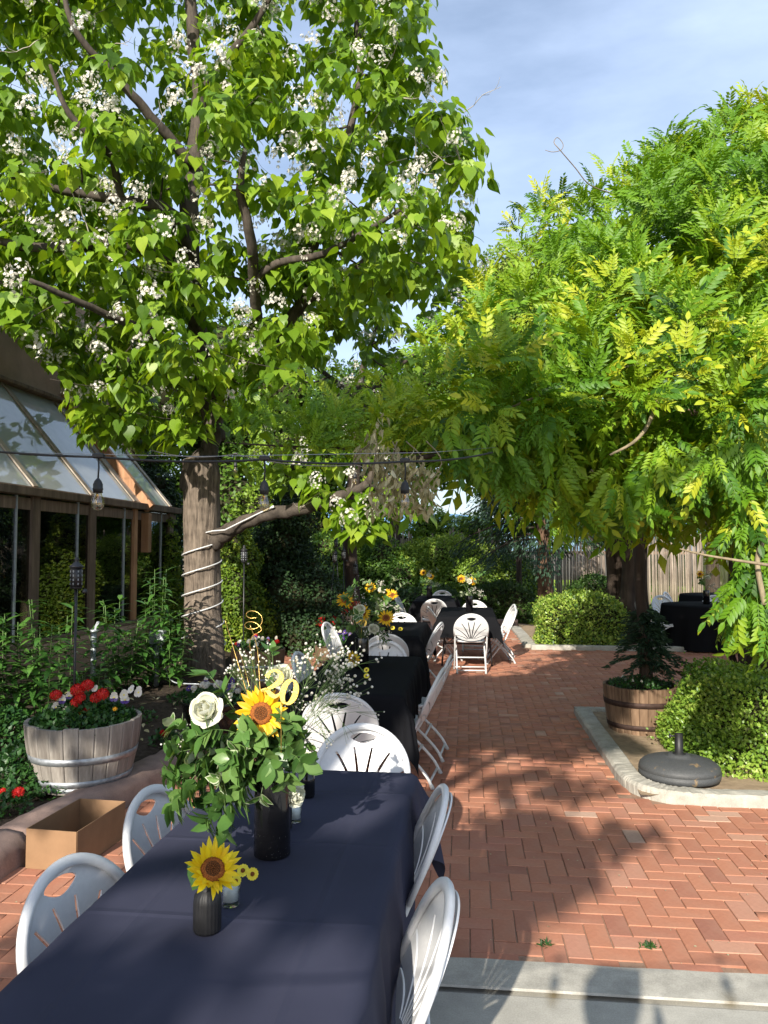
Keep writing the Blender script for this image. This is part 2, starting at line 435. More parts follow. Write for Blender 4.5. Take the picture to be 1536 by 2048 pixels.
def woodmat(name, dark, light, scale=18, zs=.08, axis='z', rough=.75, tint=.25):
    m, nt, out = newmat(name)
    ms = {'z': (1, 1, zs), 'x': (zs, 1, 1), 'y': (1, zs, 1)}[axis]
    n = noise(nt, scale, 7, .65, mscale=ms); n2 = noise(nt, 2.5, 3, .5)
    c = ramp(nt, n, [(.3, dark), (.68, light)])
    g = ramp(nt, tintval(nt), [(0, (1 - tint,) * 3), (1, (1 + tint * .6,) * 3)])
    c = mix(nt, 1.0, c, g, 'MULTIPLY')
    c = mix(nt, ramp(nt, n2, [(.45,(0,0,0)),(.75,(.5,.5,.5))]), c, tuple(x * .6 for x in dark))
    b = pbsdf(nt, c, rough, .3, 0, n, .5, .004); nt.links.new(b.outputs[0], out.inputs[0]); return m
M['grey_stave'] = woodmat('grey_stave', (.15,.13,.11), (.42,.385,.34))
M['brown_stave'] = woodmat('brown_stave', (.10,.055,.032), (.30,.20,.125))
M['cedar'] = woodmat('cedar', (.34,.17,.085), (.58,.32,.18), 14, .1)
M['old_timber'] = woodmat('old_timber', (.11,.075,.052), (.29,.20,.14), 14, .1)
M['pale_timber'] = woodmat('pale_timber', (.26,.21,.16), (.46,.40,.33), 16, .1)
M['sunlit_latilla'] = woodmat('sunlit_latilla', (.40,.34,.28), (.70,.64,.55), 14, .1, tint=.3)  # latilla colour lightened to stand in for sun on the far fence
M['latilla'] = woodmat('latilla', (.13,.10,.08), (.36,.30,.24), 14, .1, tint=.45)
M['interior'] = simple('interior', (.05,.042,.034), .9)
M['roof_glass'] = thinglass('roof_glass', (.62,.68,.66), 1.0, .04, 3.2)
def skysheen():  # pale diffuse mixed into the panes in place of a bright sky reflection
    m = M['roof_glass']; nt = m.node_tree; o = [n for n in nt.nodes if n.type == 'OUTPUT_MATERIAL'][0]; src = o.inputs[0].links[0].from_socket
    d = nt.nodes.new('ShaderNodeBsdfDiffuse'); nz = noise(nt, 1.4, 4, .6); nt.links.new(ramp(nt, nz, [(.3, (.50,.53,.53)), (.7, (.68,.70,.70))]), d.inputs[0])
    mx = nt.nodes.new('ShaderNodeMixShader'); mx.inputs[0].default_value = .52
    nt.links.new(src, mx.inputs[1]); nt.links.new(d.outputs[0], mx.inputs[2]); nt.links.new(mx.outputs[0], o.inputs[0])
skysheen()
M['wall_glass'] = thinglass('wall_glass', (.42,.46,.43), .95, .015)
M['clear_glass'] = thinglass('clear_glass', (.96,.98,.97), .9, .01, 1.45)
M['bulb_glass'] = thinglass('bulb_glass', (.88,.80,.62), 1.0, .05, 2.1)
M['candle'] = simple('candle', (.80,.80,.78), .5, .3, 0, 20, .02, 0)

# ================================================================== ground
def sheet(name, poly, z, mat, thick=0.0):
    mb = MB(); n = len(poly)
    mb.add([(x, y, z) for x, y in poly], [tuple(range(n))])
    if thick: 
        for i in range(n):
            j = (i + 1) % n
            mb.add([(poly[i][0], poly[i][1], z - thick), (poly[j][0], poly[j][1], z - thick), (poly[j][0], poly[j][1], z), (poly[i][0], poly[i][1], z)], [(0, 1, 2, 3)])
    return mb.build(name, mat)
M['ground'] = concmat('ground', (.12,.10,.065), .4, 1.5)
struct(sheet('ground', [(-900,-300),(900,-300),(900,1500),(-900,1500)], -0.06, M['ground']))
M['lawn'] = simple('lawn', (.26,.36,.04), .95, .1, 0, 8, .3, .6, .02)
struct(sheet('lawn', [(-14,17.9),(22,17.9),(22,45),(-14,45)], -0.03, M['lawn']))
struct(sheet('patio_bed', [(-3.6,1.0),(-.62,1.0),(-.62,3.2),(11,3.2),(11,17.6),(-3.6,17.6)], -0.0085, M['joint']))

KL = smoothpath([(-2.45,-2,0),(-2.40,1,0),(-2.38,3.0,0),(-2.38,4.0,0),(-2.22,5.0,0),(-2.08,6.2,0),(-2.16,7.6,0),(-2.5,9.2,0),(-2.9,11.0,0),(-3.0,12.6,0)], 6)
def kl_x(y):
    for a, b in zip(KL, KL[1:]):
        if a.y <= y <= b.y: return a.x + (b.x - a.x) * (y - a.y) / (b.y - a.y + 1e-9)
    return KL[-1].x - max(0, y - KL[-1].y) * .4 if y > 0 else KL[0].x
# bricks: 90 degree herringbone, every brick its own solid
def patio_ok(x, y):
    if (y < 3.22 and x > -.66) or y < 1.3 or y > 17.5: return False
    if x < kl_x(y) - .08: return False
    if x > 9: return False
    if 5.42 < y < 8.12 and x > 1.13: return False
    if y > 13.3 and x > .98 and not (x > 3.6): return False
    return True
BW = 0.101
def brick_tmpl(k):
    r = random.Random(k); mb = MB()
    mb.box((0, 0, -.03), (.1990, .0980, .06), bev=.0022)
    return mb
bricks = []
ny0, ny1 = int(1.2 / BW) - 1, int(17.6 / BW) + 1
for j in range(ny0, ny1):
    for i in range(int(-4 / BW), int(9 / BW)):
        k = (i - j) % 4
        if k == 0: cx, cy, a = (i + 1) * BW, (j + .5) * BW, 0
        elif k == 3: cx, cy, a = (i + .5) * BW, (j + 1) * BW, 1
        else: continue
        if cx > .5 + cy * .62: continue
        hx, hy = (.1, .05) if a == 0 else (.05, .1)
        if not all(patio_ok(cx + sx * hx * .5, cy + sy * hy * .5) for sx in (-1, 1) for sy in (-1, 1)): continue
        sag = .0018 * math.sin(cx * 1.7 + 1) * math.sin(cy * 1.3) + .0012 * math.sin(cx * 3.9 + cy * 2.7)
        bricks.append((cx, cy, a, sag + rnd.uniform(-.0012, .0012), rnd.uniform(-.007, .007), rnd.uniform(-.006, .006), rnd.random()))
# soldier course along the slab
X = -2.4
while X < 6:
    if 0: pass
    X += BW
bm_ = [brick_tmpl(k).mesh('brick', M['brick']) for k in range(2)]
def bscore(b):
    px, py, d = PX((b[0], b[1], 0))
    vis = d > 0 and -20 < px < 1556 and py < 2070
    if vis and px < 850 and py > 1320: vis = vis and px < 260
    return (0 if vis else 1, d)
bricks.sort(key=bscore)
pav = thing('brick_paving', None, None, (0, 0, 0)); pav['kind'] = 'structure'
for b in bricks[:300]:
    Mx = Matrix.Translation((b[0], b[1], b[3])) @ Euler((b[4], b[5], b[4] * .6 + (R(90) if b[2] else 0))).to_matrix().to_4x4() @ Matrix.Diagonal((rnd.uniform(.97, 1.004), rnd.uniform(.96, 1.01), 1, 1))
    inst('brick', bm_[0], Mx, pav)
rest = bricks[300:]
Ms = np.array([np.array(Matrix.Translation((b[0], b[1], b[3])) @ Euler((b[4], b[5], b[4] * .6 + (R(90) if b[2] else 0))).to_matrix().to_4x4() @ Matrix.Diagonal((rnd.uniform(.97, 1.004), rnd.uniform(.96, 1.01), 1, 1))) for b in rest])
t_ = brick_tmpl(0)
stuff(scatter('bricks', (t_.v, t_.f), Ms, M['brick'], pav, [b[6] for b in rest]))

# concrete slab in front, with its edge strip and a tooled groove
slab = thing('concrete_slab', None, None); slab['kind'] = 'structure'
def strip(name, x0, x1, y0, y1, z, mat, parent, wob=.0, nx=60, thick=.12):
    mb = MB(); vs = []; 
    for i in range(nx + 1):
        x = x0 + (x1 - x0) * i / nx; w = wob * (math.sin(x * 7) + math.sin(x * 17 + 1)) * .5
        vs += [(x, y0, z - .006), (x, y0 + .008, z), (x, y1 - .01 + w, z), (x, y1 + w, z - .012), (x, y1 + w, z - thick), (x, y0, z - thick)]
    fs = []
    for i in range(nx):
        for j in range(5): fs.append((i*6+j, (i+1)*6+j, (i+1)*6+j+1, i*6+j+1))
    mb.add(vs, fs); return mb.build(name, mat, parent)
strip('edge_strip', -.64, 9, 3.045, 3.262, .014, M['kerb'], slab, .006, 150)
mb_=MB(); mb_.box((4.19,3.0,-.032),(9.6,.3,.04)); mb_.build('slab_bed', M['concrete'], slab)
strip('slab_panel', -.64, 9, -4, 3.035, .0, M['concrete'], slab, 0, 4)

# right planting bed: tan dirt, concrete kerb with a rounded corner
bedpts = [(1.22,8.1),(1.22,5.9),(1.3,5.62),(1.5,5.48),(8,5.48),(8,8.1)]
def bumpy(name, poly, z, mat, res=.12, amp=.02, edge=.15):
    xs = [p[0] for p in poly]; ys = [p[1] for p in poly]
    x0, x1, y0, y1 = min(xs), max(xs), min(ys), max(ys)
    nx, ny = int((x1 - x0) / res) + 1, int((y1 - y0) / res) + 1
    gx, gy = np.meshgrid(np.linspace(x0, x1, nx), np.linspace(y0, y1, ny))
    gz = z + amp * (np.sin(gx * 3.1 + 1) * np.cos(gy * 2.7) + .6 * np.sin(gx * 9.3) * np.sin(gy * 8.1 + 2) + .35 * nrs.normal(size=gx.shape))
    vs = [(float(a), float(b), float(c)) for a, b, c in zip(gx.ravel(), gy.ravel(), gz.ravel())]
    cx = (gx[:-1, :-1] + res / 2).ravel(); cy = (gy[:-1, :-1] + res / 2).ravel()
    ok = inpoly(cx, cy, poly); fs = []
    q = 0
    for j in range(ny - 1):
        for i in range(nx - 1):
            if ok[q]: fs.append((j*nx+i, j*nx+i+1, (j+1)*nx+i+1, (j+1)*nx+i))
            q += 1
    mb = MB(); mb.add(vs, fs, smooth=True); return mb.build(name, mat)
struct(bumpy('dirt_bed', [(1.15,5.42),(8,5.42),(8,8.1),(1.15,8.1)], .035, M['dirt'], .06, .008))
struct(bumpy('garden_soil', [(-9,-2)] + [(p.x - .12, p.y) for p in KL] + [(-3.3,13.5),(-3.2,20),(-14,20),(-14,-2)], .10, M['soil'], .1, .018))
struct(bumpy('hedge_bed', [(1.1,13.4),(8,13.4),(8,17.4),(1.1,17.4)], .03, M['dirt'], .15, .012))
def kerb(path, w, h, mat, name='kerb', piece=None, wob=.004, z0=-.05, rnd_top=.02, label=None):
    """swept kerb; returns joined pieces as children"""
    root = thing(name, None, None); root['kind'] = 'structure'
    pts = smoothpath(path, 5) if len(path) > 2 else [Vector(path[0]).lerp(Vector(path[1]), t / 12) for t in range(13)]
    # cut into pieces at given length
    L_ = 0; start = 0; segs = []
    for i in range(1, len(pts)):
        L_ += (pts[i] - pts[i-1]).length
        if piece and L_ > piece: segs.append((start, i)); start = i; L_ = 0
    if start < len(pts) - 1: segs.append((start, len(pts) - 1))
    for (a, b) in segs:
        P = pts[a:b+1]
        sub = []
        for i in range(len(P) - 1):
            for t in range(3): sub.append(P[i].lerp(P[i+1], t / 3))
        sub.append(P[-1])
        if piece: 
            d0 = (sub[1] - sub[0]).normalized(); sub[0] = sub[0] + d0 * .004; d1 = (sub[-1] - sub[-2]).normalized(); sub[-1] = sub[-1] - d1 * .004
        vs = []; n = len(sub)
        for i, p in enumerate(sub):
            t = (sub[min(i+1, n-1)] - sub[max(i-1, 0)]).normalized(); s = Vector((t.y, -t.x, 0))
            q = [nrs.normal() * wob for _ in range(6)]
            for (u, z) in ((-w/2, z0), (-w/2 + q[0], h - rnd_top), (-w/2 + rnd_top, h + q[1]), (0, h + q[2] + rnd_top * .15), (w/2 - rnd_top, h + q[3]), (w/2 + q[4], h - rnd_top), (w/2, z0)):
                vs.append(p + s * u + Vector((0, 0, z)))
        fs = []
        for i in range(n - 1):
            for j in range(6): fs.append((i*7+j, i*7+j+1, (i+1)*7+j+1, (i+1)*7+j))
        fs += [tuple(range(7))[::-1], tuple(range((n-1)*7, n*7))]
        mb = MB(); mb.add(vs, fs, smooth=(mat is M['sandstone'])); mb.build('kerb_piece', mat, root)
    return root
kerb([(1.155,8.1,0),(1.155,7.2,0),(1.155,6.4,0),(1.155,5.85,0),(1.20,5.62,0),(1.32,5.48,0),(1.55,5.42,0),(2.1,5.42,0),(3.2,5.42,0),(5,5.42,0),(8,5.42,0)], .16, .075, M['kerb'], 'kerb', 2.4, .002)
kerb([(1.08,8.14,0),(1.5,8.14,0)], .14, .07, M['kerb'], 'kerb', None, .002)
kerb([(1.06,13.4,0),(3.6,13.4,0)], .13, .07, M['kerb'], 'kerb', 1.5, .003)
kerb([(1.06,13.6,0),(1.06,15,0),(1.0,16.8,0)], .22, .05, M['kerb'], 'kerb', 1.2, .004)
kerb([(-3.0,17.5,0),(0,17.5,0),(1.1,17.5,0)], .25, .13, M['sandstone'], 'kerb', 1.2, .006)
kl2 = [(p.x - .13, p.y, 0) for p in KL[::5]] + [(KL[-1].x - .13, KL[-1].y, 0)]
kerb(kl2, .27, .155, M['sandstone'], 'stone_kerb', 1.9, .004, -.05, .05)
# paving slab patch behind the first barrel of the bed
mb = MB()
for (x, y, w, l) in ((-2.35,12.2,.7,.9),(-2.4,13.3,.8,.8),(-1.7,12.9,.5,.7)): mb = mb
# ================================================================== far: hills, fence, pole
def hillrow(name, dist, h, seed, mat, x0=-3000, x1=3000, n=160):
    r = np.random.RandomState(seed); mb = MB(); vs = []
    ph = r.rand(8) * 6
    for i in range(n + 1):
        x = x0 + (x1 - x0) * i / n
        z = h * (.75 + .18 * math.sin(x / 700 + ph[0]) + .10 * math.sin(x / 260 + ph[1]) + .05 * math.sin(x / 90 + ph[2]))
        vs += [(x, dist, -20), (x, dist + dist * .25, z)]
    mb.add(vs, [(2*i, 2*i+2, 2*i+3, 2*i+1) for i in range(n)], smooth=True)
    return mb.build(name, mat)
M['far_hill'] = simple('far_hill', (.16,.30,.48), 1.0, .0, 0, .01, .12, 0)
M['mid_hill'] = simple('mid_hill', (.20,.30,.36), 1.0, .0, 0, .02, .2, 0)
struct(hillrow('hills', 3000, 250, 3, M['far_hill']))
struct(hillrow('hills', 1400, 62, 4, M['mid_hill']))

pole = thing('utility_pole', 'brown wooden utility pole with crossarm far off against the blue hills', 'pole', GZ(790, 1118, -0.06) * 1.0)
pp = AT(790, 1100, 95); pole.location = (pp.x, pp.y, -.06)
mb = MB(); mb.tube([(0,0,0),(0,0,8.6)], [.16,.11], 8); mb.build('post', M['pale_timber'], pole)
mb = MB(); mb.box((0,0,7.6), (2.2,.12,.14)); mb.build('crossarm', M['pale_timber'], pole)
for x in (-.9,-.35,.35,.9):
    mb = MB(); mb.lathe([(.04,7.67),(.055,7.72),(.03,7.8),(.05,7.84),(.02,7.9)], 8, Matrix.Translation((x,0,0)), capt=True); mb.build('insulator', M['grey_paint'], pole)

def latilla_fence(name, label, a, b, h, n, nparts, mk='latilla', rsc=1.0):
    root = thing(name, label, 'fence', a)
    b = Vector(b) - Vector(a); mesh = []
    for k in range(6):
        r = random.Random(k); mb = MB(); hh = h * r.uniform(.88, 1.08)
        mb.tube([(0,0,-.05),(r.uniform(-.015,.015),r.uniform(-.015,.015),hh*.5),(r.uniform(-.02,.02),0,hh)], [.03,.027,.02], 6)
        mesh.append(mb.mesh('latilla', M[mk]))
    rows = []
    for i in range(n):
        t = (i + rnd.uniform(-.2,.2)) / n
        rows.append((b * t + Vector((rnd.uniform(-.01,.01), rnd.uniform(-.02,.02), 0)), rnd.randrange(6), rnd.uniform(.8,1.25)*rsc, rnd.uniform(0,6)))
    rows.sort(key=lambda q: abs(PX(Vector(a)+q[0])[0]-1150))
    for p, k, s, rz in rows[:nparts]:
        inst('latilla', mesh[k], Matrix.Translation(p) @ Matrix.Rotation(rz,4,'Z') @ Matrix.Diagonal((s,s,rnd.uniform(.92,1.06),1)), root)
    rest = rows[nparts:]
    if rest:
        mb = MB()
        for p, k, s, rz in rest:
            hh = h * rnd.uniform(.85,1.1)
            mb.tube([p+Vector((0,0,-.05)), p+Vector((rnd.uniform(-.02,.02),0,hh))], [.03*s,.022*s], 5, tint=rnd.random()+.001)
        stuff(mb.build('latillas', M[mk], root))
    for z in (.5, h*.78):
        mb = MB(); mb.box(b*.5+Vector((0,.05,z)), (b.length,.05,.08), Matrix.Rotation(math.atan2(b.y,b.x),3,'Z')); mb.build('rail', M['old_timber'], root)
    return root
latilla_fence('latilla_fence', 'grey brown fence of upright sticks behind the round bushes at the back of the patio', (-10,21.5,0), (6.3,21.5,0), 2.05, 300, 220)
latilla_fence('latilla_fence', 'stick fence coloured light as if sunlit beyond the bright lawn on the right', (8.0,38.5,0), (24,36.5,0), 3.1, 240, 200, 'sunlit_latilla', 1.5)

# ================================================================== sunroom
EX = -5.13
sr = thing('adobe_sunroom', 'tan adobe building with slanted glass roof, timber posts and dark glazed wall', 'building', (EX, 10, 0))
def P(x, y, z): return (x, y - 10, z)
WX = -1.36; EZ = 2.42; WZ = 4.02       # roof run, eave height, height at the wall (local x)
Ys = [4.45,5.85,7.25,8.65,10.05,11.42,12.85]
# stem wall below the glass
mb = MB(); mb.box(P(.0,8.6,.28), (.22,9.0,.56), bev=.05); mb.build('stem_wall', M['stucco'], sr)
# adobe wall above, uneven
mb = MB(); vs = []; ny, nz = 40, 14
for i in range(ny + 1):
    for j in range(nz + 1):
        y = 2.0 + 11.6 * i / ny; zt = 6.0 + .22 * math.sin(y * .9) ; z = WZ - .02 + (zt - WZ) * j / nz
        e = (1 - (j / nz) ** 4) * .0
        bul = .05 * math.sin(y * 1.9) * math.sin(z * 2.3) + (-.25 * max(0, j / nz - .85) / .15)
        vs.append(P(WX + bul, y, z))
fs = [(i*(nz+1)+j, (i+1)*(nz+1)+j, (i+1)*(nz+1)+j+1, i*(nz+1)+j+1) for i in range(ny) for j in range(nz)]
mb.add(vs, fs, smooth=True)
mb.box(P(WX-1.4,7.9,3.0), (2.2,11.6,5.9)); mb.build('upper_wall', M['stucco'], sr)
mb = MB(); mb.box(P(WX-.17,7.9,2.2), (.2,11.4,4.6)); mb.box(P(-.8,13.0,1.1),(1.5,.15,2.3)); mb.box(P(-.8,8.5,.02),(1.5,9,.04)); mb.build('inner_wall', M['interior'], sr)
# end wall parapet returning at the far corner
mb = MB(); mb.box(P(WX-.6,13.75,2.7),(1.4,.3,5.4), bev=.08); mb.build('end_wall', M['stucco'], sr)
# roof: rafters, panes, cap strips
sl = math.hypot(WX, WZ - EZ); ang = math.atan2(WZ - EZ, -WX)
rotY = Matrix.Rotation(ang, 3, 'Y')
for i, y in enumerate(Ys):
    c = P(WX/2, y, (EZ+WZ)/2)
    heavy = i in (5,)
    w = .09 if not heavy else .13
    mb = MB(); mb.box(Vector(c) - rotY @ Vector((0,0,.07)), (sl + (.05 if not heavy else .22), w, .14), rotY, bev=.006)
    mb.build('rafter', M['cedar'], sr)
    mb = MB(); mb.box(Vector(c) + rotY @ Vector((0,0,.022)), (sl, .10, .02), rotY); o = mb.build('cap_strip', M['pale_timber'] , sr)
    # post under the eave
    if y > 4:
        pw = .17 if i != 5 else .11
        mb = MB(); mb.box(P(-.03, y, (EZ+.5)/2 - .03), (.13, pw, EZ - .62), bev=.006); mb.build('post', M['old_timber'] if not heavy else M['cedar'], sr)
    if i:
        y0 = Ys[i-1] + .048; y1 = y - .048
        mb = MB(); mb.box(P(WX/2, (y0+y1)/2, (EZ+WZ)/2 + .004), (sl-.02, y1-y0, .006), rotY); mb.build('roof_pane', M['roof_glass'], sr)
        mb = MB(); mb.box(P(0.0, (y0+y1)/2, 1.47), (.008, y1-y0-.08, 1.76)); mb.build('wall_pane', M['wall_glass'], sr)
        mb = MB(); mb.box(P(.012, y0+(y1-y0)*.5+.32, 1.47),(.02,.022,1.78)); mb.build('mullion', M['zinc'], sr)
# outside exposed beam with sawn end
mb = MB()
c = Vector(P(WX/2 + .02, 11.72, (EZ+WZ)/2 + .05))
mb.box(c, (sl + .35, .12, .17), rotY, bev=.006); mb.build('beam', M['cedar'], sr)
mb = MB(); mb.box(P(.07,11.72,1.95),(.12,.12,.62), Matrix.Rotation(R(0),3,'Y'), bev=.006)
mb.build('beam_end', M['cedar'], sr)
mb = MB(); mb.box(P(.045, 8.65, EZ-.06), (.15, 8.9, .10), bev=.008); mb.build('eave_beam', M['old_timber'], sr)
mb = MB(); mb.box(P(-.05, 8.65, EZ-.20), (.12, 8.9, .14), bev=.006); mb.build('header', M['old_timber'], sr)
mb = MB(); mb.box(P(WX+.07, 8.0, WZ+.03), (.16, 10.6, .06), bev=.01); mb.build('flashing', M['old_timber'], sr)
mb = MB(); mb.box(P(0, 8.6, .585), (.16, 8.9, .05), bev=.005); mb.build('sill', M['old_timber'], sr)
# inside the room: a bench and a pot seen through the glass
mb = MB(); mb.box(P(-.9,9.3,.5),(.5,1.4,.06),bev=.01)
for sx in (-.2,.2):
    for sy in (-.6,.6): mb.box(P(-.9+sx,9.3+sy,.23),(.06,.06,.46))
mb.build('indoor_bench', M['old_timber'], sr)

# ================================================================== leaf templates
def heart(w=1.0, fold=.16, curl=.22):
    prof = [(.10,-.07),(.30,-.05),(.44,.10),(.46,.28),(.38,.48),(.24,.68),(.10,.86)]
    mid = [(0,0,0)] + [(0,y,-curl*y*y) for y in (.14,.34,.54,.74)] + [(0,1.06,-curl*1.2)]
    vs = list(mid); fs = []
    for sgn in (1, -1):
        b = len(vs)
        for x, y in prof: vs.append((sgn*x*w, y, fold*x - curl*y*y - .06*(x/.46)**3))
        idx = [0,1,2,3,4,5]
        T = [(0,b+0,b+1),(0,b+1,1),(1,b+1,b+2),(1,b+2,b+3,2),(2,b+3,b+4,3),(3,b+4,b+5,4),(4,b+5,b+6),(4,b+6,5)]
        for f in T: fs.append(f if sgn > 0 else tuple(reversed(f)))
    return vs, fs
def lance(w=.22, fold=.1, curl=.25, L=1.0):
    vs = [(0,0,0),(0,.35*L,-curl*.1),(0,.7*L,-curl*.45),(0,L,-curl)]; fs=[]
    for s in (1,-1):
        b=len(vs)
        vs += [(s*w*.75,.2*L,fold*w-curl*.03),(s*w,.42*L,fold*w-curl*.15),(s*w*.7,.72*L,fold*w*.6-curl*.48)]
        T=[(0,b,1),(b,b+1,1),(1,b+1,b+2,2),(2,b+2,3)]
        for f in T: fs.append(f if s>0 else tuple(reversed(f)))
    return vs, fs
def obov(w=.26):
    return lance(w, .2, .12)
def quadleaf(w=.35):
    return [(0,0,0),(w,.45,.08),(0,1,-.05),(-w,.45,.08)], [(0,1,2),(0,2,3)]
def compound(n=5, L=1.0, lf=.30, lite=False):
    """wisteria leaf: paired leaflets on an arching stalk"""
    vs=[]; fs=[]
    ax=lambda t: Vector((0,t*L,-.28*t*t*L))
    # rachis
    pts=[ax(t/4) for t in range(5)]
    for i in range(4):
        a,b_=pts[i],pts[i+1]; k=len(vs)
        vs+= [a+Vector((.006,0,0)),a-Vector((.006,0,0)),b_-Vector((.006,0,0)),b_+Vector((.006,0,0))]; fs.append((k,k+1,k+2,k+3))
    lv,lf_=lance(.21,.12,.18)
    if lite: lv,lf_=[(0,0,0),(0,.5,-.05),(0,1,-.18),(.205,.42,.07),(-.205,.42,.07)],[(0,3,1),(3,2,1),(0,1,4),(1,2,4)]
    def leafat(p,dirv,nrm,s):
        y=dirv.normalized(); x=y.cross(nrm).normalized(); z=x.cross(y)
        Mx=Matrix((( x.x,y.x,z.x),(x.y,y.y,z.y),(x.z,y.z,z.z)))*1.0
        k=len(vs)
        for v in lv: vs.append(p+Mx@(Vector(v)*s))
        for f in lf_: fs.append(tuple(k+i for i in f))
    r=random.Random(3)
    for i in range(n):
        t=.22+.70*i/n
        for s in (1,-1):
            d=Vector((s*.9,.62+.3*t,-.30+r.uniform(-.12,.12)))
            leafat(ax(t),d,Vector((0,-.1,1)),lf*L*(1.0-.15*abs(t-.55)+r.uniform(-.05,.05)))
    leafat(ax(.97),Vector((0,1,-.6)),Vector((0,.5,1)),lf*L*1.15)
    return [tuple(v) for v in vs], fs
T_HEART=heart(); T_QUAD=quadleaf(); T_LANCE=lance(); T_WIST=compound(5,1.0,.32,True)

def blob_surface(blobs, n, inner=.75, jitter=.18, wts=None):
    """points over the outside of a union of spheres [(x,y,z,r)] with outward normals"""
    B = np.array([[b[0],b[1],b[2],b[3]] for b in blobs]); w = B[:,3]**2 if wts is None else np.array(wts); w = w/w.sum()
    out_p=[]; out_n=[]; need=n
    while need>0:
        k = nrs.choice(len(B), size=need*2, p=w); d = sphrand(len(k))
        rr = B[k,3]*(1+nrs.uniform(-jitter,jitter*.6,len(k)))
        Pp = B[k,:3]+d*rr[:,None]
        dist = np.linalg.norm(Pp[:,None,:]-B[None,:,:3],axis=2)/B[None,:,3]
        dist[np.arange(len(k)),k]=9
        ok = dist.min(axis=1)>inner
        Pp=Pp[ok][:need]; out_p.append(Pp); out_n.append(d[ok][:need]); need-=len(Pp)
    return np.concatenate(out_p), np.concatenate(out_n)
def leafcloud(name, Pn, Nn, tmpl, size, mat, parent=None, droop=.6, spread=.9, tints=None, smin=.7):
    n=len(Pn); side=sphrand(n)
    y = Nn*.5 + side*spread + np.array([0,0,-droop]); z = Nn + np.array([0,0,.6]) + sphrand(n)*.45
    S = size*nrs.uniform(smin,1.25,n)
    o = scatter(name, tmpl, frames(Pn,y,z,S), mat, parent, nrs.rand(n) if tints is None else tints)
    return stuff(o)
def clumptint(Pn, f=1.3, amt=.5):
    a = np.sin(Pn[:,0]*f*2.1+1)*np.sin(Pn[:,1]*f*1.7)*np.cos(Pn[:,2]*f*2.3)
    return np.clip(.45+a*amt*.6+nrs.uniform(-.25,.25,len(Pn)),0,.97)

# ---- hedges and bushes
def hedge(name, label, cat, cx, cy, w, d, h, n, leaf=.028, mat='box_leaf', group=None, rz=0, z0=0, lump=.05):
    root = thing(name, label, cat, (cx,cy,z0), rz, group)
    k = int(n)
    u = nrs.uniform(-1,1,(k,3)); u[:,2]=(u[:,2]+1)/2
    # rounded box: superellipsoid projection
    v = nrs.normal(size=(k,3)); v[:,2]=np.abs(v[:,2])
    v /= (np.abs(v)**5).sum(axis=1,keepdims=True)**(1/5)
    side = v*np.array([w/2,d/2,h])
    lum = 1+lump*(np.sin(side[:,0]*7+cx)*np.cos(side[:,1]*6)+np.sin(side[:,2]*9+side[:,0]*5))+nrs.uniform(-.12,.03,k)+(nrs.rand(k)<.05)*nrs.uniform(0,.10,k)
    Pp = side*lum[:,None]; Nn = v/np.array([w/2,d/2,h]); Nn/=np.linalg.norm(Nn,axis=1,keepdims=True)
    Pp[:,2]=np.maximum(Pp[:,2],.02)
    tn = clumptint(Pp,2.5,.6)
    leafcloud('foliage', Pp, Nn, T_QUAD, leaf, M[mat], root, -.3, .7, tn)
    mb=MB(); vs=[]; nu,nv=20,8  # solid dark core standing in for the dense inside of the hedge
    for j in range(nv+1):
        for i in range(nu):
            a=2*math.pi*i/nu; b=math.pi/2*j/nv
            q=np.array([math.cos(a)*math.cos(b),math.sin(a)*math.cos(b),math.sin(b)]); q=q/((np.abs(q)**5).sum()**(1/5))
            vs.append((q[0]*w/2*.86,q[1]*d/2*.86,q[2]*h*.88))
    mb.add(vs,[(j*nu+i,j*nu+(i+1)%nu,(j+1)*nu+(i+1)%nu,(j+1)*nu+i) for j in range(nv) for i in range(nu)],smooth=True)
    mb.build('twigs', M['dark_core'], root)
    return root
hedge('box_hedge','large sunlit bright green boxwood hedge beside the black umbrella base','hedge',2.92,6.75,2.35,1.75,.64,44000,.034)
hedge('box_hedge','rounded sunlit hedge beside the stepping path at the far right patio corner','hedge',2.0,14.3,1.5,1.6,.85,16000,.05)
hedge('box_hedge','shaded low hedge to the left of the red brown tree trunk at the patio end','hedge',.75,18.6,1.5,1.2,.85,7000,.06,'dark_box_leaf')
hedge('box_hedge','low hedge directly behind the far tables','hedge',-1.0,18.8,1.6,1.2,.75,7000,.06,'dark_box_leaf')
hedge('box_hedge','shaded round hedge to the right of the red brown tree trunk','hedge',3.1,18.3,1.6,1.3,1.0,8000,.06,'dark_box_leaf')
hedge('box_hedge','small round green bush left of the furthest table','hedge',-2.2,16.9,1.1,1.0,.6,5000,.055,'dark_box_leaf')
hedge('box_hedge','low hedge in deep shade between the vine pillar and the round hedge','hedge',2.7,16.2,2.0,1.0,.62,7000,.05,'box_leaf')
hedge('box_hedge','dark hedge left of the small round bush behind the hanging torches','hedge',-3.9,17.6,2.2,1.2,.9,7000,.06,'dark_box_leaf')

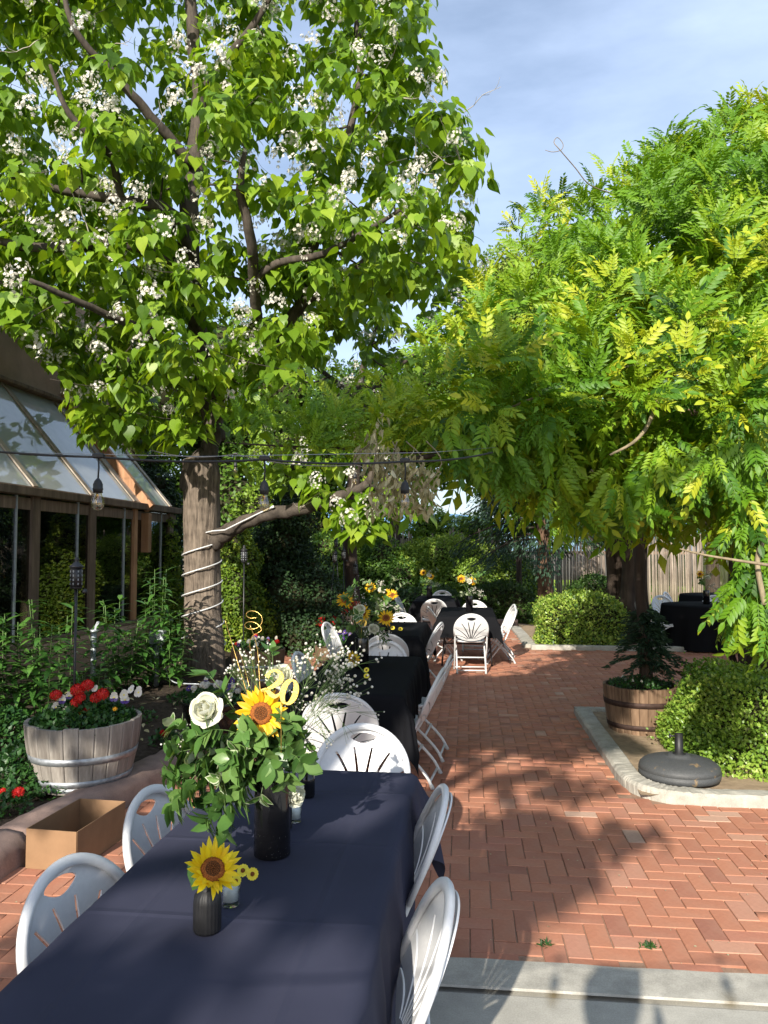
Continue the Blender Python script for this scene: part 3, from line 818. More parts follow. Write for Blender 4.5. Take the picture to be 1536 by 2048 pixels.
def ubush(name,label,cat,px,py,d,blobs,n,leaf,mat,tm=T_QUAD,trunk=None,droop=.3,group=None,zmin=0.0,core=True):
    """bush or tree from blobs given round a base; blobs (dx,dy,z,r)"""
    g=AT(px,py,d); root=thing(name,label,cat,(g.x,g.y,0),0,group)
    Pp,Nn=blob_surface(blobs,n)
    ok=Pp[:,2]>zmin; Pp=Pp[ok]; Nn=Nn[ok]
    leafcloud('crown' if trunk else 'foliage',Pp,Nn,tm,leaf,M[mat],root,droop,.9,clumptint(Pp,1.2,.6))
    if core:  # solid dark fill standing in for the dense inside of the foliage
        mb=MB()
        for b in blobs:
            rr=b[3]*.62; prof=[(rr*math.sin(math.pi*k/7),-rr*math.cos(math.pi*k/7)) for k in range(8)]
            mb.lathe(prof,9,Matrix.Translation((b[0],b[1],max(b[2],rr*.9))),capb=False)
        mb.build('inner_core',M['dark_core'],root)
    if trunk:
        mb=MB(); r0,h=trunk[:2]; lean=trunk[2] if len(trunk)>2 else 0
        pts=smoothpath([(0,0,-.1),(lean*.3,0,h*.3),(lean*.5,.05,h*.65),(lean,0,h)],4)
        mb.tube(pts,lerpn([r0*1.25,r0,r0*.85,r0*.5],len(pts)),10); mb.build('trunk',M[trunk[3] if len(trunk)>3 else 'dark_bark'],root)
        for k in range(5):
            b=rnd.choice(blobs); a=Vector((lean*.6,0,h*rnd.uniform(.6,.95)))
            mb=MB(); mb.tube(smoothpath([a,a.lerp(Vector(b[:3]),.5)+Vector((0,0,.15)),b[:3]],4),lerpn([r0*.4,r0*.15],9),6); mb.build('limb',M['dark_bark'],root)
    return root
# conifers beside the catalpa
def cone_blobs(h,r,n,seed,base=.25):
    q=random.Random(seed); out=[]
    for i in range(n):
        t=i/(n-1); z=base+h*t; rr=r*(1-.75*t**1.6)
        for k in range(3 if t<.8 else 1):
            a=q.uniform(0,6.28); o=rr*.45
            out.append((o*math.cos(a),o*math.sin(a),z,rr*q.uniform(.55,.75)))
    return out
ubush('juniper_tree','tall dark green juniper standing right behind the catalpa trunk','tree',585,1200,13.0,cone_blobs(2.6,.85,9,2),26000,.055,'juniper_leaf',zmin=.05)
ubush('arborvitae','yellow green conifer glowing in the sun behind the catalpa trunk','shrub',478,1200,12.4,cone_blobs(2.2,.62,8,3),20000,.05,'golden_leaf',zmin=.05)
ubush('arborvitae','small bright conifer peeping out left of the catalpa trunk','shrub',338,1150,13.2,cone_blobs(1.9,.38,8,4),10000,.05,'golden_leaf',zmin=.05)
ubush('juniper_tree','dark juniper beside the far corner of the sunroom','tree',300,1150,15.0,cone_blobs(3.6,.85,9,5),22000,.07,'juniper_leaf',zmin=.05)
# wall of bushes and trees behind
bl=lambda s,n,w,h,r,z0=.4: [(random.Random(s*31+i).uniform(-w,w),random.Random(s*37+i).uniform(-.5,.5),z0+random.Random(s*41+i).uniform(0,h),r*random.Random(s*43+i).uniform(.7,1.2)) for i in range(n)]
ubush('lilac_bush','bright leafy bush lit by the sun in front of the stick fence','bush',915,1150,20.4,bl(1,9,1.2,1.2,.6),15000,.07,'pale_tree_leaf',droop=.4)
ubush('lilac_bush','pale sunlit bush left of the bright bush at the back','bush',770,1150,20.6,bl(2,8,1.0,1.5,.6),13000,.07,'tree_leaf',droop=.4)
ubush('lilac_bush','yellow green bush beside the hanging torches far left','bush',655,1160,20.2,bl(3,7,.8,1.3,.55),11000,.07,'pale_tree_leaf',droop=.4)
ubush('lilac_bush','dark leafy shrub covering the fence behind the juniper','bush',560,1150,19.5,bl(4,9,1.3,1.7,.7),11000,.08,'tree_leaf',droop=.4)
ubush('lilac_bush','dark leafy shrub at the fence under the drooping spruce','bush',1010,1150,20.8,bl(5,7,1.0,1.0,.6),10000,.07,'dark_box_leaf',droop=.4)
ubush('lilac_bush','leafy bush filling the gap before the fence left of the pale sunlit bush','bush',705,1150,20.9,bl(21,9,1.0,1.4,.6),13000,.07,'tree_leaf',droop=.4)
ubush('lilac_bush','low spreading bush at the fence right behind the furthest table','bush',845,1150,21.0,bl(22,9,1.1,1.2,.6),14000,.07,'pale_tree_leaf',droop=.4)
ubush('lilac_bush','bush at the fence foot between bright bush and spruce trunk','bush',975,1160,20.6,bl(23,10,1.2,1.5,.6),14000,.07,'pale_tree_leaf',droop=.4)
ubush('broadleaf_tree','light green tree beyond the fence under the gap of blue hills','tree',890,1080,27,bl(6,9,1.9,1.1,.8,1.4),12000,.11,'pale_tree_leaf',trunk=(.14,2.0))
ubush('broadleaf_tree','mid green tree behind the far bushes left of the second catalpa','tree',620,1000,24,bl(7,14,1.9,5.0,1.15,2.0),17000,.13,'pale_tree_leaf',trunk=(.2,4.0))
ubush('broadleaf_tree','tall green tree behind the sunroom roof','tree',120,700,25,bl(8,20,3.6,7.0,1.5,2.8),24000,.16,'tree_leaf',trunk=(.25,6))
ubush('broadleaf_tree','tree filling the distance behind the catalpa crown','tree',420,800,27,bl(9,20,3.2,6.5,1.5,2.5),24000,.16,'tree_leaf',trunk=(.25,6))
ubush('vine_covered_tree','dense bright green tree with fine leaves rising behind the wisteria','tree',1035,800,19.5,bl(10,16,1.05,4.6,.95,4.2),30000,.09,'pale_tree_leaf',trunk=(.07,4))
ubush('broadleaf_tree','shaded tree behind the wisteria arch','tree',1180,900,24,bl(11,15,3.0,3.2,1.3,3.0),20000,.13,'tree_leaf',trunk=(.22,4))
ubush('broadleaf_tree','dark tree far right beyond the bright stick fence','tree',1420,900,31,bl(12,16,4.5,3.5,1.7,3.4),16000,.2,'tree_leaf',trunk=(.25,4))
ubush('broadleaf_tree','green tree seen between the two catalpa trunks','tree',790,860,22,bl(13,12,1.7,3.0,1.05,3.9),16000,.12,'tree_leaf',trunk=(.16,5))
# drooping spruce
def spruce(px,d,label,rz=0):
    g=AT(px,1100,d); root=thing('spruce_tree',label,'tree',(g.x,g.y,0))
    mb=MB(); mb.tube(smoothpath([(0,0,-.1),(.02,0,1.2),(-.03,0,3),(0,0,5.5)],4),lerpn([.2,.165,.13,.05],13),12,rib=lambda j,i:1+.08*((j*7+i*3)%5-2)/2); mb.build('trunk',M['red_bark'],root)
    P_=[];Y_=[];br=MB()
    for i in range(46):
        z=1.9+3.4*(i/46)+rnd.uniform(-.1,.1); a=rnd.uniform(0,6.28); Lb=rnd.uniform(1.3,2.3)*(1-.4*i/46)
        d_=Vector((math.cos(a),math.sin(a),0)); pts=[d_*(.1+Lb*t)+Vector((0,0,z+.15*t-.75*t*t)) for t in (0,.25,.5,.75,1)]
        br.tube(pts,[.03,.024,.018,.012,.005],4,cap=False)
        for k in range(420):
            t=rnd.uniform(.12,1); b=pts[0].lerp(pts[-1],t); b=Vector((d_.x*(.1+Lb*t),d_.y*(.1+Lb*t),z+.15*t-.75*t*t))
            s_=Vector((-d_.y,d_.x,0))*rnd.uniform(-1,1)*(.42*(1-t*.5)); dz=-rnd.random()**1.5*.32
            P_.append(b+s_+Vector((0,0,dz))); Y_.append(d_*.5+s_*1.2+Vector((0,0,-.5+rnd.uniform(-.3,.3))))
    br.build('branches',M['dark_bark'],root)
    P_=np.array(P_);Y_=np.array(Y_); n=len(P_)
    stuff(scatter('needles',quadleaf(.16),frames(P_,Y_,sphrand(n)*.5+np.array([0,0,1]),nrs.uniform(.07,.13,n)),M['spruce_leaf'],root,nrs.rand(n)))
spruce(1088,17.2,'spruce with a reddish brown trunk and drooping dark branches at the patio end')

# ================================================================== catalpa trees
def petalflower(r=.5, cup=.35, n=5):
    vs=[(0,0,0)]; fs=[]
    for i in range(n):
        a=2*math.pi*i/n; d=math.pi/n*.85
        k=len(vs)
        vs += [(r*.6*math.cos(a-d),r*.6*math.sin(a-d),cup*.6*r),(r*1.05*math.cos(a-d*.5),r*1.05*math.sin(a-d*.5),cup*r),(r*1.05*math.cos(a+d*.5),r*1.05*math.sin(a+d*.5),cup*r),(r*.6*math.cos(a+d),r*.6*math.sin(a+d),cup*.6*r)]
        fs.append((0,k,k+1,k+2,k+3))
    return vs,fs
T_FLW=petalflower()
def panicle_mesh(seed):
    q=np.random.RandomState(seed); n=38
    t=q.rand(n); a=q.rand(n)*6.28; rr=(.125*(1-t*.6))*q.uniform(.6,1.05,n)
    Pp=np.stack([rr*np.cos(a),rr*np.sin(a),t*.15],1); N=np.stack([np.cos(a),np.sin(a),t*.6+q.uniform(-.3,.3,n)],1)
    o=scatter('flower_panicle',T_FLW,frames(Pp,np.cross(N,sphrand(n)),N,q.uniform(.026,.038,n)),M['petal_white'],None,q.rand(n))
    me=o.data; bpy.data.objects.remove(o)
    return me
PAN=[panicle_mesh(s) for s in range(4)]
HEARTS=[]
for k in range(4):
    mb=MB(); v,f=heart(rnd.uniform(.9,1.08),rnd.uniform(.1,.22),rnd.uniform(.12,.35)); mb.add(v,f); HEARTS.append(mb.mesh('leaf',M['catalpa_leaf']))

def grow(root, limbs, centres, twig_r=.012, bark='limb_bark', main=None):
    """limbs: list of (points, radii); each its own part; twigs reach every cluster from the nearest wood"""
    pool=[]
    for li,(pts,rad) in enumerate(limbs):
        sp=smoothpath(pts,6); rr=lerpn(rad,len(sp))
        # small wander so limbs are not drawn with a ruler
        for i in range(1,len(sp)-1):
            sp[i]=sp[i]+Vector((math.sin(i*1.3+li),math.cos(i*1.7+li*2),math.sin(i*2.1+li*3)))*rr[i]*.12
        mb=MB(); mb.tube([p-root.location for p in sp],rr,12 if rad[0]>.08 else 8,rib=lambda j,i:1+.06*math.sin(j*2.6)+.03*math.sin(j*1.1-i*.3))
        mb.build('limb',M[bark],root)
        for p,r_ in zip(sp[2:],rr[2:]): pool.append((p,r_))
    PA=np.array([p for p,_ in pool]); PR=np.array([r for _,r in pool])
    C=np.array(centres); d0=np.array([np.min(np.linalg.norm(PA-c,axis=1)) for c in C]); order=np.argsort(d0)
    tw=MB()
    for oi in order:
        c=Vector(C[oi]); D=np.linalg.norm(PA-C[oi],axis=1)+ (PA[:,2]>C[oi][2]+.3)*.6
        k=int(np.argmin(D)); a=Vector(PA[k]); r0=min(PR[k]*.6,twig_r*1.8)
        m=a.lerp(c,.5)+Vector((rnd.uniform(-.1,.1),rnd.uniform(-.1,.1),-.06))*min(1,(c-a).length)
        pts=smoothpath([a,m,c],3); rr=lerpn([r0,max(.004,r0*.35)],len(pts))
        tw.tube([p-root.location for p in pts],rr,4,cap=False)
        PA=np.vstack([PA,np.array([list(p) for p in pts[1:]])]); PR=np.concatenate([PR,rr[1:]])
    stuff(tw.build('twigs',M[bark],root))

def leafpos(centres, per, radius, size):
    Ps=[];Ys=[];Zs=[];Ss=[];Ts=[]
    for ci,c in enumerate(centres):
        n=rnd.randint(*per); t0=rnd.random()
        for k in range(n):
            a=rnd.uniform(0,6.283); el=rnd.uniform(-.4,.5); rr=radius*rnd.random()**.6
            rad=np.array([math.cos(a),math.sin(a),0]); 
            p=np.array(c)+rad*rr*.8+np.array([0,0,el*radius*.7-.15*rr])
            dr=R(rnd.uniform(18,82)); y=rad*math.cos(dr)+np.array([0,0,-math.sin(dr)])
            z=rad*math.sin(dr)+np.array([0,0,math.cos(dr)])+nrs.normal(size=3)*.28
            Ps.append(p);Ys.append(y);Zs.append(z);Ss.append(size*rnd.uniform(.55,1.15)); Ts.append((t0*.35+rnd.random()*.6)%1)
    return np.array(Ps),np.array(Ys),np.array(Zs),np.array(Ss),np.array(Ts)
def foliage_parts(root, P_,Y_,Z_,S_,T_, tmpl, meshes, mat, name='leaf', nparts=300, tintpick=None):
    px,py,d=PXN(P_); vis=(px>0)&(px<1536)&(py>0)&(py<2048)&(d>.3)
    score=np.where(vis,S_/np.maximum(d,.1),0); order=np.argsort(-score); sel=order[:nparts]; rest=order[nparts:]
    loc=np.array(root.location)
    Mx=frames(P_-loc,Y_,Z_,S_)
    for i in sel: inst(name,meshes[int(i)%len(meshes)],mat4(Mx[i]),root)
    if len(rest): stuff(scatter('leaves',tmpl,Mx[rest],mat,root,T_[rest]))

def sample_crown(poly, dmin, dmax, n, mind=.28, mode=None, seed=1):
    q=random.Random(seed); xs=[p[0] for p in poly]; ys=[p[1] for p in poly]; out=[]
    tries=0
    while len(out)<n and tries<n*60:
        tries+=1
        x,y=q.uniform(min(xs),max(xs)),q.uniform(min(ys),max(ys))
        if not bool(inpoly(np.array([x]),np.array([y]),poly)[0]): continue
        d=q.triangular(dmin,dmax,(dmin+dmax)/2) if mode is None else q.triangular(dmin,dmax,mode)
        p=AT(x,y,d)
        if all((p-o).length>mind for o in out[-160:]): out.append(p)
    return out

cb=GZ(408,1345,.1); cat=thing('catalpa_tree','big blossoming catalpa tree with a white rope light wound round its trunk','tree',(cb.x,cb.y,.05))
D0=10.3
tp=[cb+Vector((0,0,-.1)),cb+Vector((0,0,.25)),AT(405,1200,D0),AT(403,1050,D0),AT(402,950,D0),AT(398,915,D0)]
mb=MB(); sp=smoothpath(tp,8); rr=lerpn([.30,.255,.235,.235,.245,.20],len(sp))
mb.tube([p-cat.location for p in sp],rr,36,rib=lambda j,i:1+.035*math.sin(j*2.4+.7*math.sin(i*.25))+.03*math.sin(j*5.1+i*.11)+.02*math.sin(i*.8+j*.4))
mb.build('trunk',M['bark'],cat)
A=lambda l: [AT(*q) for q in l]
_f=lambda q:(q[0],q[1],q[2]-1.5*min(1,max(0,(800-q[1])/350)))
limbs=[
 (A([(385,985,10.3),(395,935,10.25),(420,900,10.2),(428,850,10.2),(440,790,10.2),(448,770,10.2)]),[.19,.17,.12,.105,.10,.10]),
 (A([(425,1085,10.25),(470,1055,10.1),(530,1030,9.9),(600,1018,9.7),(680,992,9.5),(735,965,9.4),(760,900,9.4)]),[.13,.10,.085,.078,.07,.05,.025]),
 (A([(445,800,10.2),(400,745,9.9),(350,700,9.7),(300,665,9.5),(240,640,9.3),(150,600,9.0),(60,560,8.8)]),[.07,.06,.055,.05,.04,.03,.02]),
 (A([(445,790,10.2),(490,745,10.2),(500,690,10.2),(512,640,10.2),(508,560,10.1),(500,470,10.0),(480,380,9.9),(490,300,9.8)]),[.09,.08,.07,.06,.055,.05,.04,.02]),
 (A([(455,780,10.25),(520,740,10.4),(570,680,10.5),(600,610,10.6),(680,560,10.7),(760,500,10.8),(830,430,10.9)]),[.09,.08,.075,.065,.055,.045,.02]),
 (A([(508,560,10.1),(560,525,10.0),(640,510,9.8),(720,470,9.6),(800,420,9.4)]),[.045,.04,.035,.025,.015]),
 (A([(430,880,10.3),(400,700,10.8),(385,560,11.0),(372,480,11.0),(330,420,10.8),(240,400,10.5),(120,380,10.2),(20,350,10.0)]),[.12,.11,.10,.09,.07,.055,.04,.02]),
 (A([(372,560,11.0),(330,520,10.6),(280,495,10.3),(180,490,10.0),(60,495,9.7),(-40,470,9.6)]),[.09,.08,.07,.06,.045,.03]),
 (A([(385,570,11.0),(380,430,11.1),(392,300,11.2),(400,180,11.2),(385,60,11.2),(380,-120,11.2)]),[.11,.10,.09,.08,.065,.05]),
 (A([(400,190,11.2),(440,130,11.2),(500,60,11.1),(560,-40,11.0)]),[.06,.05,.04,.025]),
 (A([(385,330,11.0),(300,230,10.6),(230,150,10.3),(150,60,10.0),(120,-60,9.9)]),[.06,.05,.04,.03,.02]),
 (A([(600,610,10.6),(640,450,11.0),(690,300,11.3),(720,150,11.4),(710,20,11.4)]),[.06,.055,.045,.035,.02]),
 (A([(240,400,10.5),(220,310,10.2),(140,230,9.9),(100,130,9.8)]),[.045,.035,.03,.015]),
]
limbs=limbs[:2]+[([AT(*_f((PX(p)))) for p in pts],[r*1.15 for r in rr_]) for pts,rr_ in limbs[2:]]
crown=[(-160,-180),(800,-180),(845,40),(850,140),(800,185),(870,215),(950,285),(945,330),(890,400),(940,490),(915,540),(840,560),(780,600),(700,640),(640,700),(560,760),(500,850),(440,850),(330,890),(200,880),(130,820),(70,720),(40,690),(-160,640)]
C1=sample_crown(crown,7.6,13.0,860,.26,9.6,1)
# clusters hanging from the low limb
COR=[(.0,20.2,1.1),(.7,20.2,1.2),(-1.6,20.4,1.3),(.3,20.2,2.2),(-1.0,18.8,.8),(-3.2,20.4,1.5),(-.8,20.8,1.8),(-1.2,20.5,.8)]
def lit_gap(c,rad=.50):
    for p in COR:
        v=Vector(c)-Vector(p); t=v.dot(TO_SUN)
        if (v-TO_SUN*t).length<rad: return True
    return False
C1=[c for c in C1 if not lit_gap(c)]
C1+= [AT(x,y,d) for x,y,d in ((735,1000,9.3),(700,1035,9.2),(760,1030,9.4),(690,1000,9.5),(640,985,9.4),(600,960,9.6),(780,960,9.5),(730,1060,9.2),(820,1010,9.7),(560,940,9.8),(660,930,9.8),(710,900,9.6),(690,860,9.9),(640,880,10),(470,930,10.3),(590,900,10.2))]
grow(cat,limbs,C1)
P_,Y_,Z_,S_,T_=leafpos(C1,(25,38),.38,.160)
px,py,d=PXN(P_)
keep=~((px<120)&(py>640+px*.9))&~((px>375)&(px<470)&(py>790)&(py<945)&(nrs.rand(len(px))<.75))
P_,Y_,Z_,S_,T_=[a[keep] for a in (P_,Y_,Z_,S_,T_)]
foliage_parts(cat,P_,Y_,Z_,S_,T_,T_HEART,HEARTS,M['catalpa_leaf'])
def panicles(root, cs, frac, seed):
    q=random.Random(seed); c3=[]
    for c in cs:
        x,y,d=PX(c); c3.append((d+q.uniform(0,2.2)+(3 if not (-20<x<1556 and -20<y<1100) else 0),c))
    c3.sort(key=lambda t:t[0])
    for _,c in c3[:int(min(290,len(cs)*frac))]:
        for _k in range(1):
            tilt=Euler((q.uniform(-.9,.9),q.uniform(-.9,.9),q.uniform(0,6))).to_matrix().to_4x4(); s=q.uniform(.8,1.3)
            inst('flower_panicle',PAN[q.randrange(4)],Matrix.Translation(Vector(c)-root.location+Vector((q.uniform(-.25,.1),q.uniform(-.55,-.25),q.uniform(.05,.32))))@tilt@Matrix.Scale(s,4),root)
panicles(cat,C1,.55,3)
# bare grey twigs among the leaves
mb=MB()
for c in rnd.sample(C1,60)+[AT(q.x,q.y,q.z) for q in [Vector((rnd.uniform(780,930),rnd.uniform(200,380),rnd.uniform(9,10.5))) for _ in range(14)]]:
    p=Vector(c); d_=Vector((rnd.uniform(-1,1),rnd.uniform(-1,0),rnd.uniform(-.4,.8))).normalized(); pts=[p]
    for k in range(7):
        d_=(d_+Vector((rnd.uniform(-.5,.5),rnd.uniform(-.4,.4),rnd.uniform(-.4,.5)))).normalized(); pts.append(pts[-1]+d_*.085)
        if k%2: 
            e=(d_+Vector((rnd.uniform(-1,1),rnd.uniform(-1,1),rnd.uniform(-.6,1)))).normalized()
            mb.tube([q-cat.location for q in (pts[-1],pts[-1]+e*.08,pts[-1]+e*.12+Vector((0,0,.05)))],[.004,.003,.002],3,cap=False)
    mb.tube([q-cat.location for q in pts],lerpn([.008,.003],len(pts)),4,cap=False)
stuff(mb.build('bare_twigs',M['dead_twig'],cat))

# second catalpa further back
c2=AT(705,1200,14.2); cat2=thing('catalpa_tree','smaller catalpa tree with a thin dark trunk further back by the hanging torches','tree',(c2.x,c2.y,.05))
mb=MB(); sp=smoothpath([Vector((c2.x,c2.y,-.05)),AT(705,1180,14.2),AT(700,1085,14.2),AT(708,960,14.2),AT(716,830,14.2)],6)
mb.tube([p-cat2.location for p in sp],lerpn([.17,.135,.125,.115,.10],len(sp)),16,rib=lambda j,i:1+.05*math.sin(j*2.6)); mb.build('trunk',M['dark_bark'],cat2)
limbs2=[(A([(716,840,14.2),(740,790,14.2),(790,740,14),(850,690,13.8)]),[.08,.06,.045,.02]),
 (A([(716,840,14.2),(690,780,14.3),(640,740,14.4),(590,700,14.2)]),[.07,.05,.04,.02]),
 (A([(716,835,14.2),(725,740,14.5),(760,640,14.8),(800,560,15)]),[.08,.06,.045,.02])]
crown2=[(560,600),(760,540),(960,545),(1000,600),(960,680),(880,760),(830,860),(720,860),(650,850),(560,760)]
C2=[c for c in sample_crown(crown2,12.8,15.8,130,.3,None,2) if not lit_gap(c,.4)]
grow(cat2,limbs2,C2)
P_,Y_,Z_,S_,T_=leafpos(C2,(12,20),.36,.18)
foliage_parts(cat2,P_,Y_,Z_,S_,T_,T_HEART,HEARTS,M['catalpa_leaf'],nparts=120)
panicles(cat2,C2,.5,5)

# unseen tree behind the camera, inferred from its shade; leaf clusters placed to cast it
def shadeP(x,y,z): return Vector((x,y,0))+TO_SUN*(z/TO_SUN.z)
zones=[([(-.15,3.95),(.10,3.9),(.34,4.1),(.62,4.4),(.5,5.0),(.25,5.0),(.15,4.3),(-.05,3.7)],44),([(-.75,1.0),(-.32,1.0),(-.32,3.2),(-.36,3.7),(-.42,3.3),(-.72,2.5)],20),
 ([(-3.2,6.5),(-1.0,6.3),(-.3,6.35),(.4,6.75),(1.3,6.9),(1.5,10.5),(-2.9,10.3)],430),
 ([(-3.6,2.2),(-1.55,2.2),(-1.3,4.4),(-1.2,6.4),(-3.6,6.5)],45),
 ([(-1.4,1.0),(-.4,1.0),(-.4,4.6),(-1.1,5.2),(-1.5,4.0)],6),
 ([(-2.0,-1.5),(-.1,-1.5),(-.1,1.0),(-2.0,1.0)],30),
 ([(.2,4.9),(.9,4.5),(1.2,5.6),(.3,6.3)],5)]
q=random.Random(4); CS=[]
for poly,n in zones:
    xs=[p[0] for p in poly]; ys=[p[1] for p in poly]; k=0
    while k<n:
        x,y=q.uniform(min(xs),max(xs)),q.uniform(min(ys),max(ys))
        if bool(inpoly(np.array([x]),np.array([y]),poly)[0]):
            z=q.uniform(4.3,5.7); p=shadeP(x,y,z)
            fx,fy,fd=PX(p)
            if fd>0 and fy>-160: z=6.2; p=shadeP(x,y,z)
            CS.append(p); k+=1
for _ in range(32):  # extra clusters placed to shade the low fringe of the wisteria
    p=AT(q.uniform(960,1220),q.uniform(990,1090),q.uniform(4.3,5.2)); CS.append(p+TO_SUN*((q.uniform(4.6,5.4)-p.z)/TO_SUN.z))
st=thing('catalpa_tree','tall unseen catalpa behind the photographer, its crown laid out to throw dappled shade over the tables','tree',(-3.4,-5.5,0))
b0=st.location.copy()
mb=MB(); sp=smoothpath([b0+Vector((0,0,-.1)),b0+Vector((.05,0,1.5)),b0+Vector((.2,.2,3.0)),b0+Vector((.4,.5,4.2))],6)
mb.tube([p-b0 for p in sp],lerpn([.3,.24,.22,.16],len(sp)),20,rib=lambda j,i:1+.05*math.sin(j*2.6)); mb.build('trunk',M['bark'],st)
limbs3=[([b0+Vector((.3,.4,3.8)),Vector((-2.9,-3.5,4.4)),Vector((-2.6,-1.5,4.9)),Vector((-2.3,.5,5.6))],[.12,.09,.06,.02]),
 ([b0+Vector((.3,.4,3.9)),Vector((-2.4,-4.3,4.6)),Vector((-1.6,-3.2,5.0)),Vector((-1.0,-2.0,5.4))],[.1,.08,.05,.02]),
 ([b0+Vector((.3,.4,3.9)),Vector((-2.0,-3.0,4.9)),Vector((-.2,-1.8,5.2)),Vector((1.6,-1.0,5.2)),Vector((3.2,-.8,5.0))],[.1,.08,.06,.04,.02]),
 ([b0+Vector((.3,.4,3.9)),Vector((-2.4,-5.6,4.8)),Vector((-1.6,-6.3,5.0))],[.1,.06,.02])]
grow(st,limbs3,CS)
P_,Y_,Z_,S_,T_=leafpos(CS,(12,19),.24,.17)
stuff(scatter('leaves',T_HEART,frames(P_-np.array(b0),Y_,Z_,S_),M['catalpa_leaf'],st,T_))

# ================================================================== wisteria on its arch
w0=Vector((3.05,8.8,0))
wis=thing('wisteria','huge wisteria vine arching over the patio with yellow green leaves','vine',w0)
WB=[(1500,450,7.2,.85),(1620,470,7.6,1.05),(1400,470,7.2,.72),(1320,520,7.0,.62),(1240,570,6.8,.55),(1440,330,7.4,.28),(1350,365,7.4,.24),(1530,300,7.4,.25),(1270,430,7.3,.22),(1160,640,6.4,.6),(1500,600,6.2,1.0),(1360,640,5.9,.8),(1230,740,5.6,.65),
 (1090,740,5.7,.5),(1000,740,5.5,.40),(930,800,5.2,.32),(1500,830,5.0,.75),(1330,830,4.9,.62),(1190,870,4.8,.52),(1070,860,4.9,.45),(960,860,4.8,.33),(870,870,4.7,.24),
 (1250,930,4.9,.36),(1120,910,4.9,.30),(1400,930,4.8,.36),(1510,980,4.5,.32),(1535,1200,4.1,.15),(1500,1250,4.1,.10),(1520,1090,4.4,.18),(1330,985,5.2,.26),(1190,965,5.3,.20),(1450,1000,5.0,.2),
 (1120,470,8.0,.28),(1160,450,8.0,.26),(1090,500,7.8,.25),(1720,550,6.6,1.3),(1720,950,5.2,.8),
 (800,880,4.6,.13),(740,882,4.5,.11),(680,884,4.45,.10),(620,884,4.4,.09),(560,882,4.35,.08),(500,880,4.3,.06)]
wb=[]
for x,y,d,r in WB:
    p=AT(x,y,d); wb.append((p.x,p.y,p.z,r))
Pc,Nc=blob_surface(wb,1500,.74,.16)
_b=[b for b,(x_,y_,d_,r_) in zip(wb,WB) if x_>1490 and y_>1050 and d_<4.5]; _p,_n=blob_surface(_b,46,.5,.2); Pc=np.vstack([Pc,_p]); Nc=np.vstack([Nc,_n])
_b=[b for b,(x_,y_,d_,r_) in zip(wb,WB) if x_<=800]; _p,_n=blob_surface(_b,95,.3,.3); Pc=np.vstack([Pc,_p]); Nc=np.vstack([Nc,_n])
yaw_=np.array([-math.sin(YAW),math.cos(YAW),0])
ok=(Nc@yaw_)<.4; Pc,Nc=Pc[ok],Nc[ok]
pxc,pyc,_=PXN(Pc)
Pw=[];Nw=[];Tw=[];Aw=[]
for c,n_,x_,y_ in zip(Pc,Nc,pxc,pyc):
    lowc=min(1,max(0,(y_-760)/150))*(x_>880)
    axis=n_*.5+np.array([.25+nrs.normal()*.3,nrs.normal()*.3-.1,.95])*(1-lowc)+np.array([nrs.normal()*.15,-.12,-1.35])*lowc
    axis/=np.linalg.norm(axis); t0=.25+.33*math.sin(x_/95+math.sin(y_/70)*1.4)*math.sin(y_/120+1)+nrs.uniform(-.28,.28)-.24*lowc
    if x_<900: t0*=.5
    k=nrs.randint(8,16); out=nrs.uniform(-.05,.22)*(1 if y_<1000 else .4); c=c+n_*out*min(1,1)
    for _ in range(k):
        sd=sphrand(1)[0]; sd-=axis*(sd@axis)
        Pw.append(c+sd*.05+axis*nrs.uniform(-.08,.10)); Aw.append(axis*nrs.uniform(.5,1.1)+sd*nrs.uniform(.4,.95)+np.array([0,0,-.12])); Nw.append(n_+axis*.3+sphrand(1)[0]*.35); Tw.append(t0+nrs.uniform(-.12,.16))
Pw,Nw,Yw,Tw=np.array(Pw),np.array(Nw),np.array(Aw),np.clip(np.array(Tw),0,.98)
px,py,d=PXN(Pw)
Zw=Nw+np.array([0,-.3,.5]); Sw=nrs.uniform(.12,.215,len(Pw))*np.interp(px,[780,900],[.58,1.0])
lim=np.interp(px,[430,860,1000,1150,1300,1420,1440,1600],[930,930,985,1030,1035,1010,1260,1300])-60*nrs.rand(len(px))
keep=(px>430)&(py<lim)
Pw,Yw,Zw,Sw,Tw=[a[keep] for a in (Pw,Yw,Zw,Sw,Tw)]
wm=[]
for k in range(5):
    v,f=compound(random.Random(k).choice((4,5,5,6)),1.0,.32); mb=MB(); mb.add(v,f,tint=.001); wm.append(mb.mesh('leaf',M['wisteria_leaf']))
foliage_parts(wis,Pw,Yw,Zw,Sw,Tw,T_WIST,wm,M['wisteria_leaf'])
# inner leaves and the roof of the arbour
inner=[(p[0]+nrs.normal()*.1,p[1]+.15,p[2],p[3]*.62) for p in wb if p[3]>.25]
Pi,Ni=blob_surface(inner,2600,.3,.4)
n=2600
roofx=nrs.uniform(.9,7.5,1500); roofy=nrs.uniform(6.4,14.5,1500); roofz=2.45+.35*np.sin(roofx*1.3)*np.cos(roofy)+nrs.uniform(-.25,.35,1500)+np.clip(roofx-2,0,4)*.25
kk=~((roofx<1.5)&(roofy<8)); Pr=np.stack([roofx,roofy,roofz],1)[kk]
Pi=np.vstack([Pi,Pr]); n=len(Pi)
stuff(scatter('inner_leaves',T_WIST,frames(Pi-np.array(w0),sphrand(n)+np.array([0,0,-.4]),sphrand(n)*.5+np.array([0,0,1]),nrs.uniform(.26,.42,n)),M['wisteria_leaf'],wis,np.clip(nrs.rand(n)*.5,0,.9)))
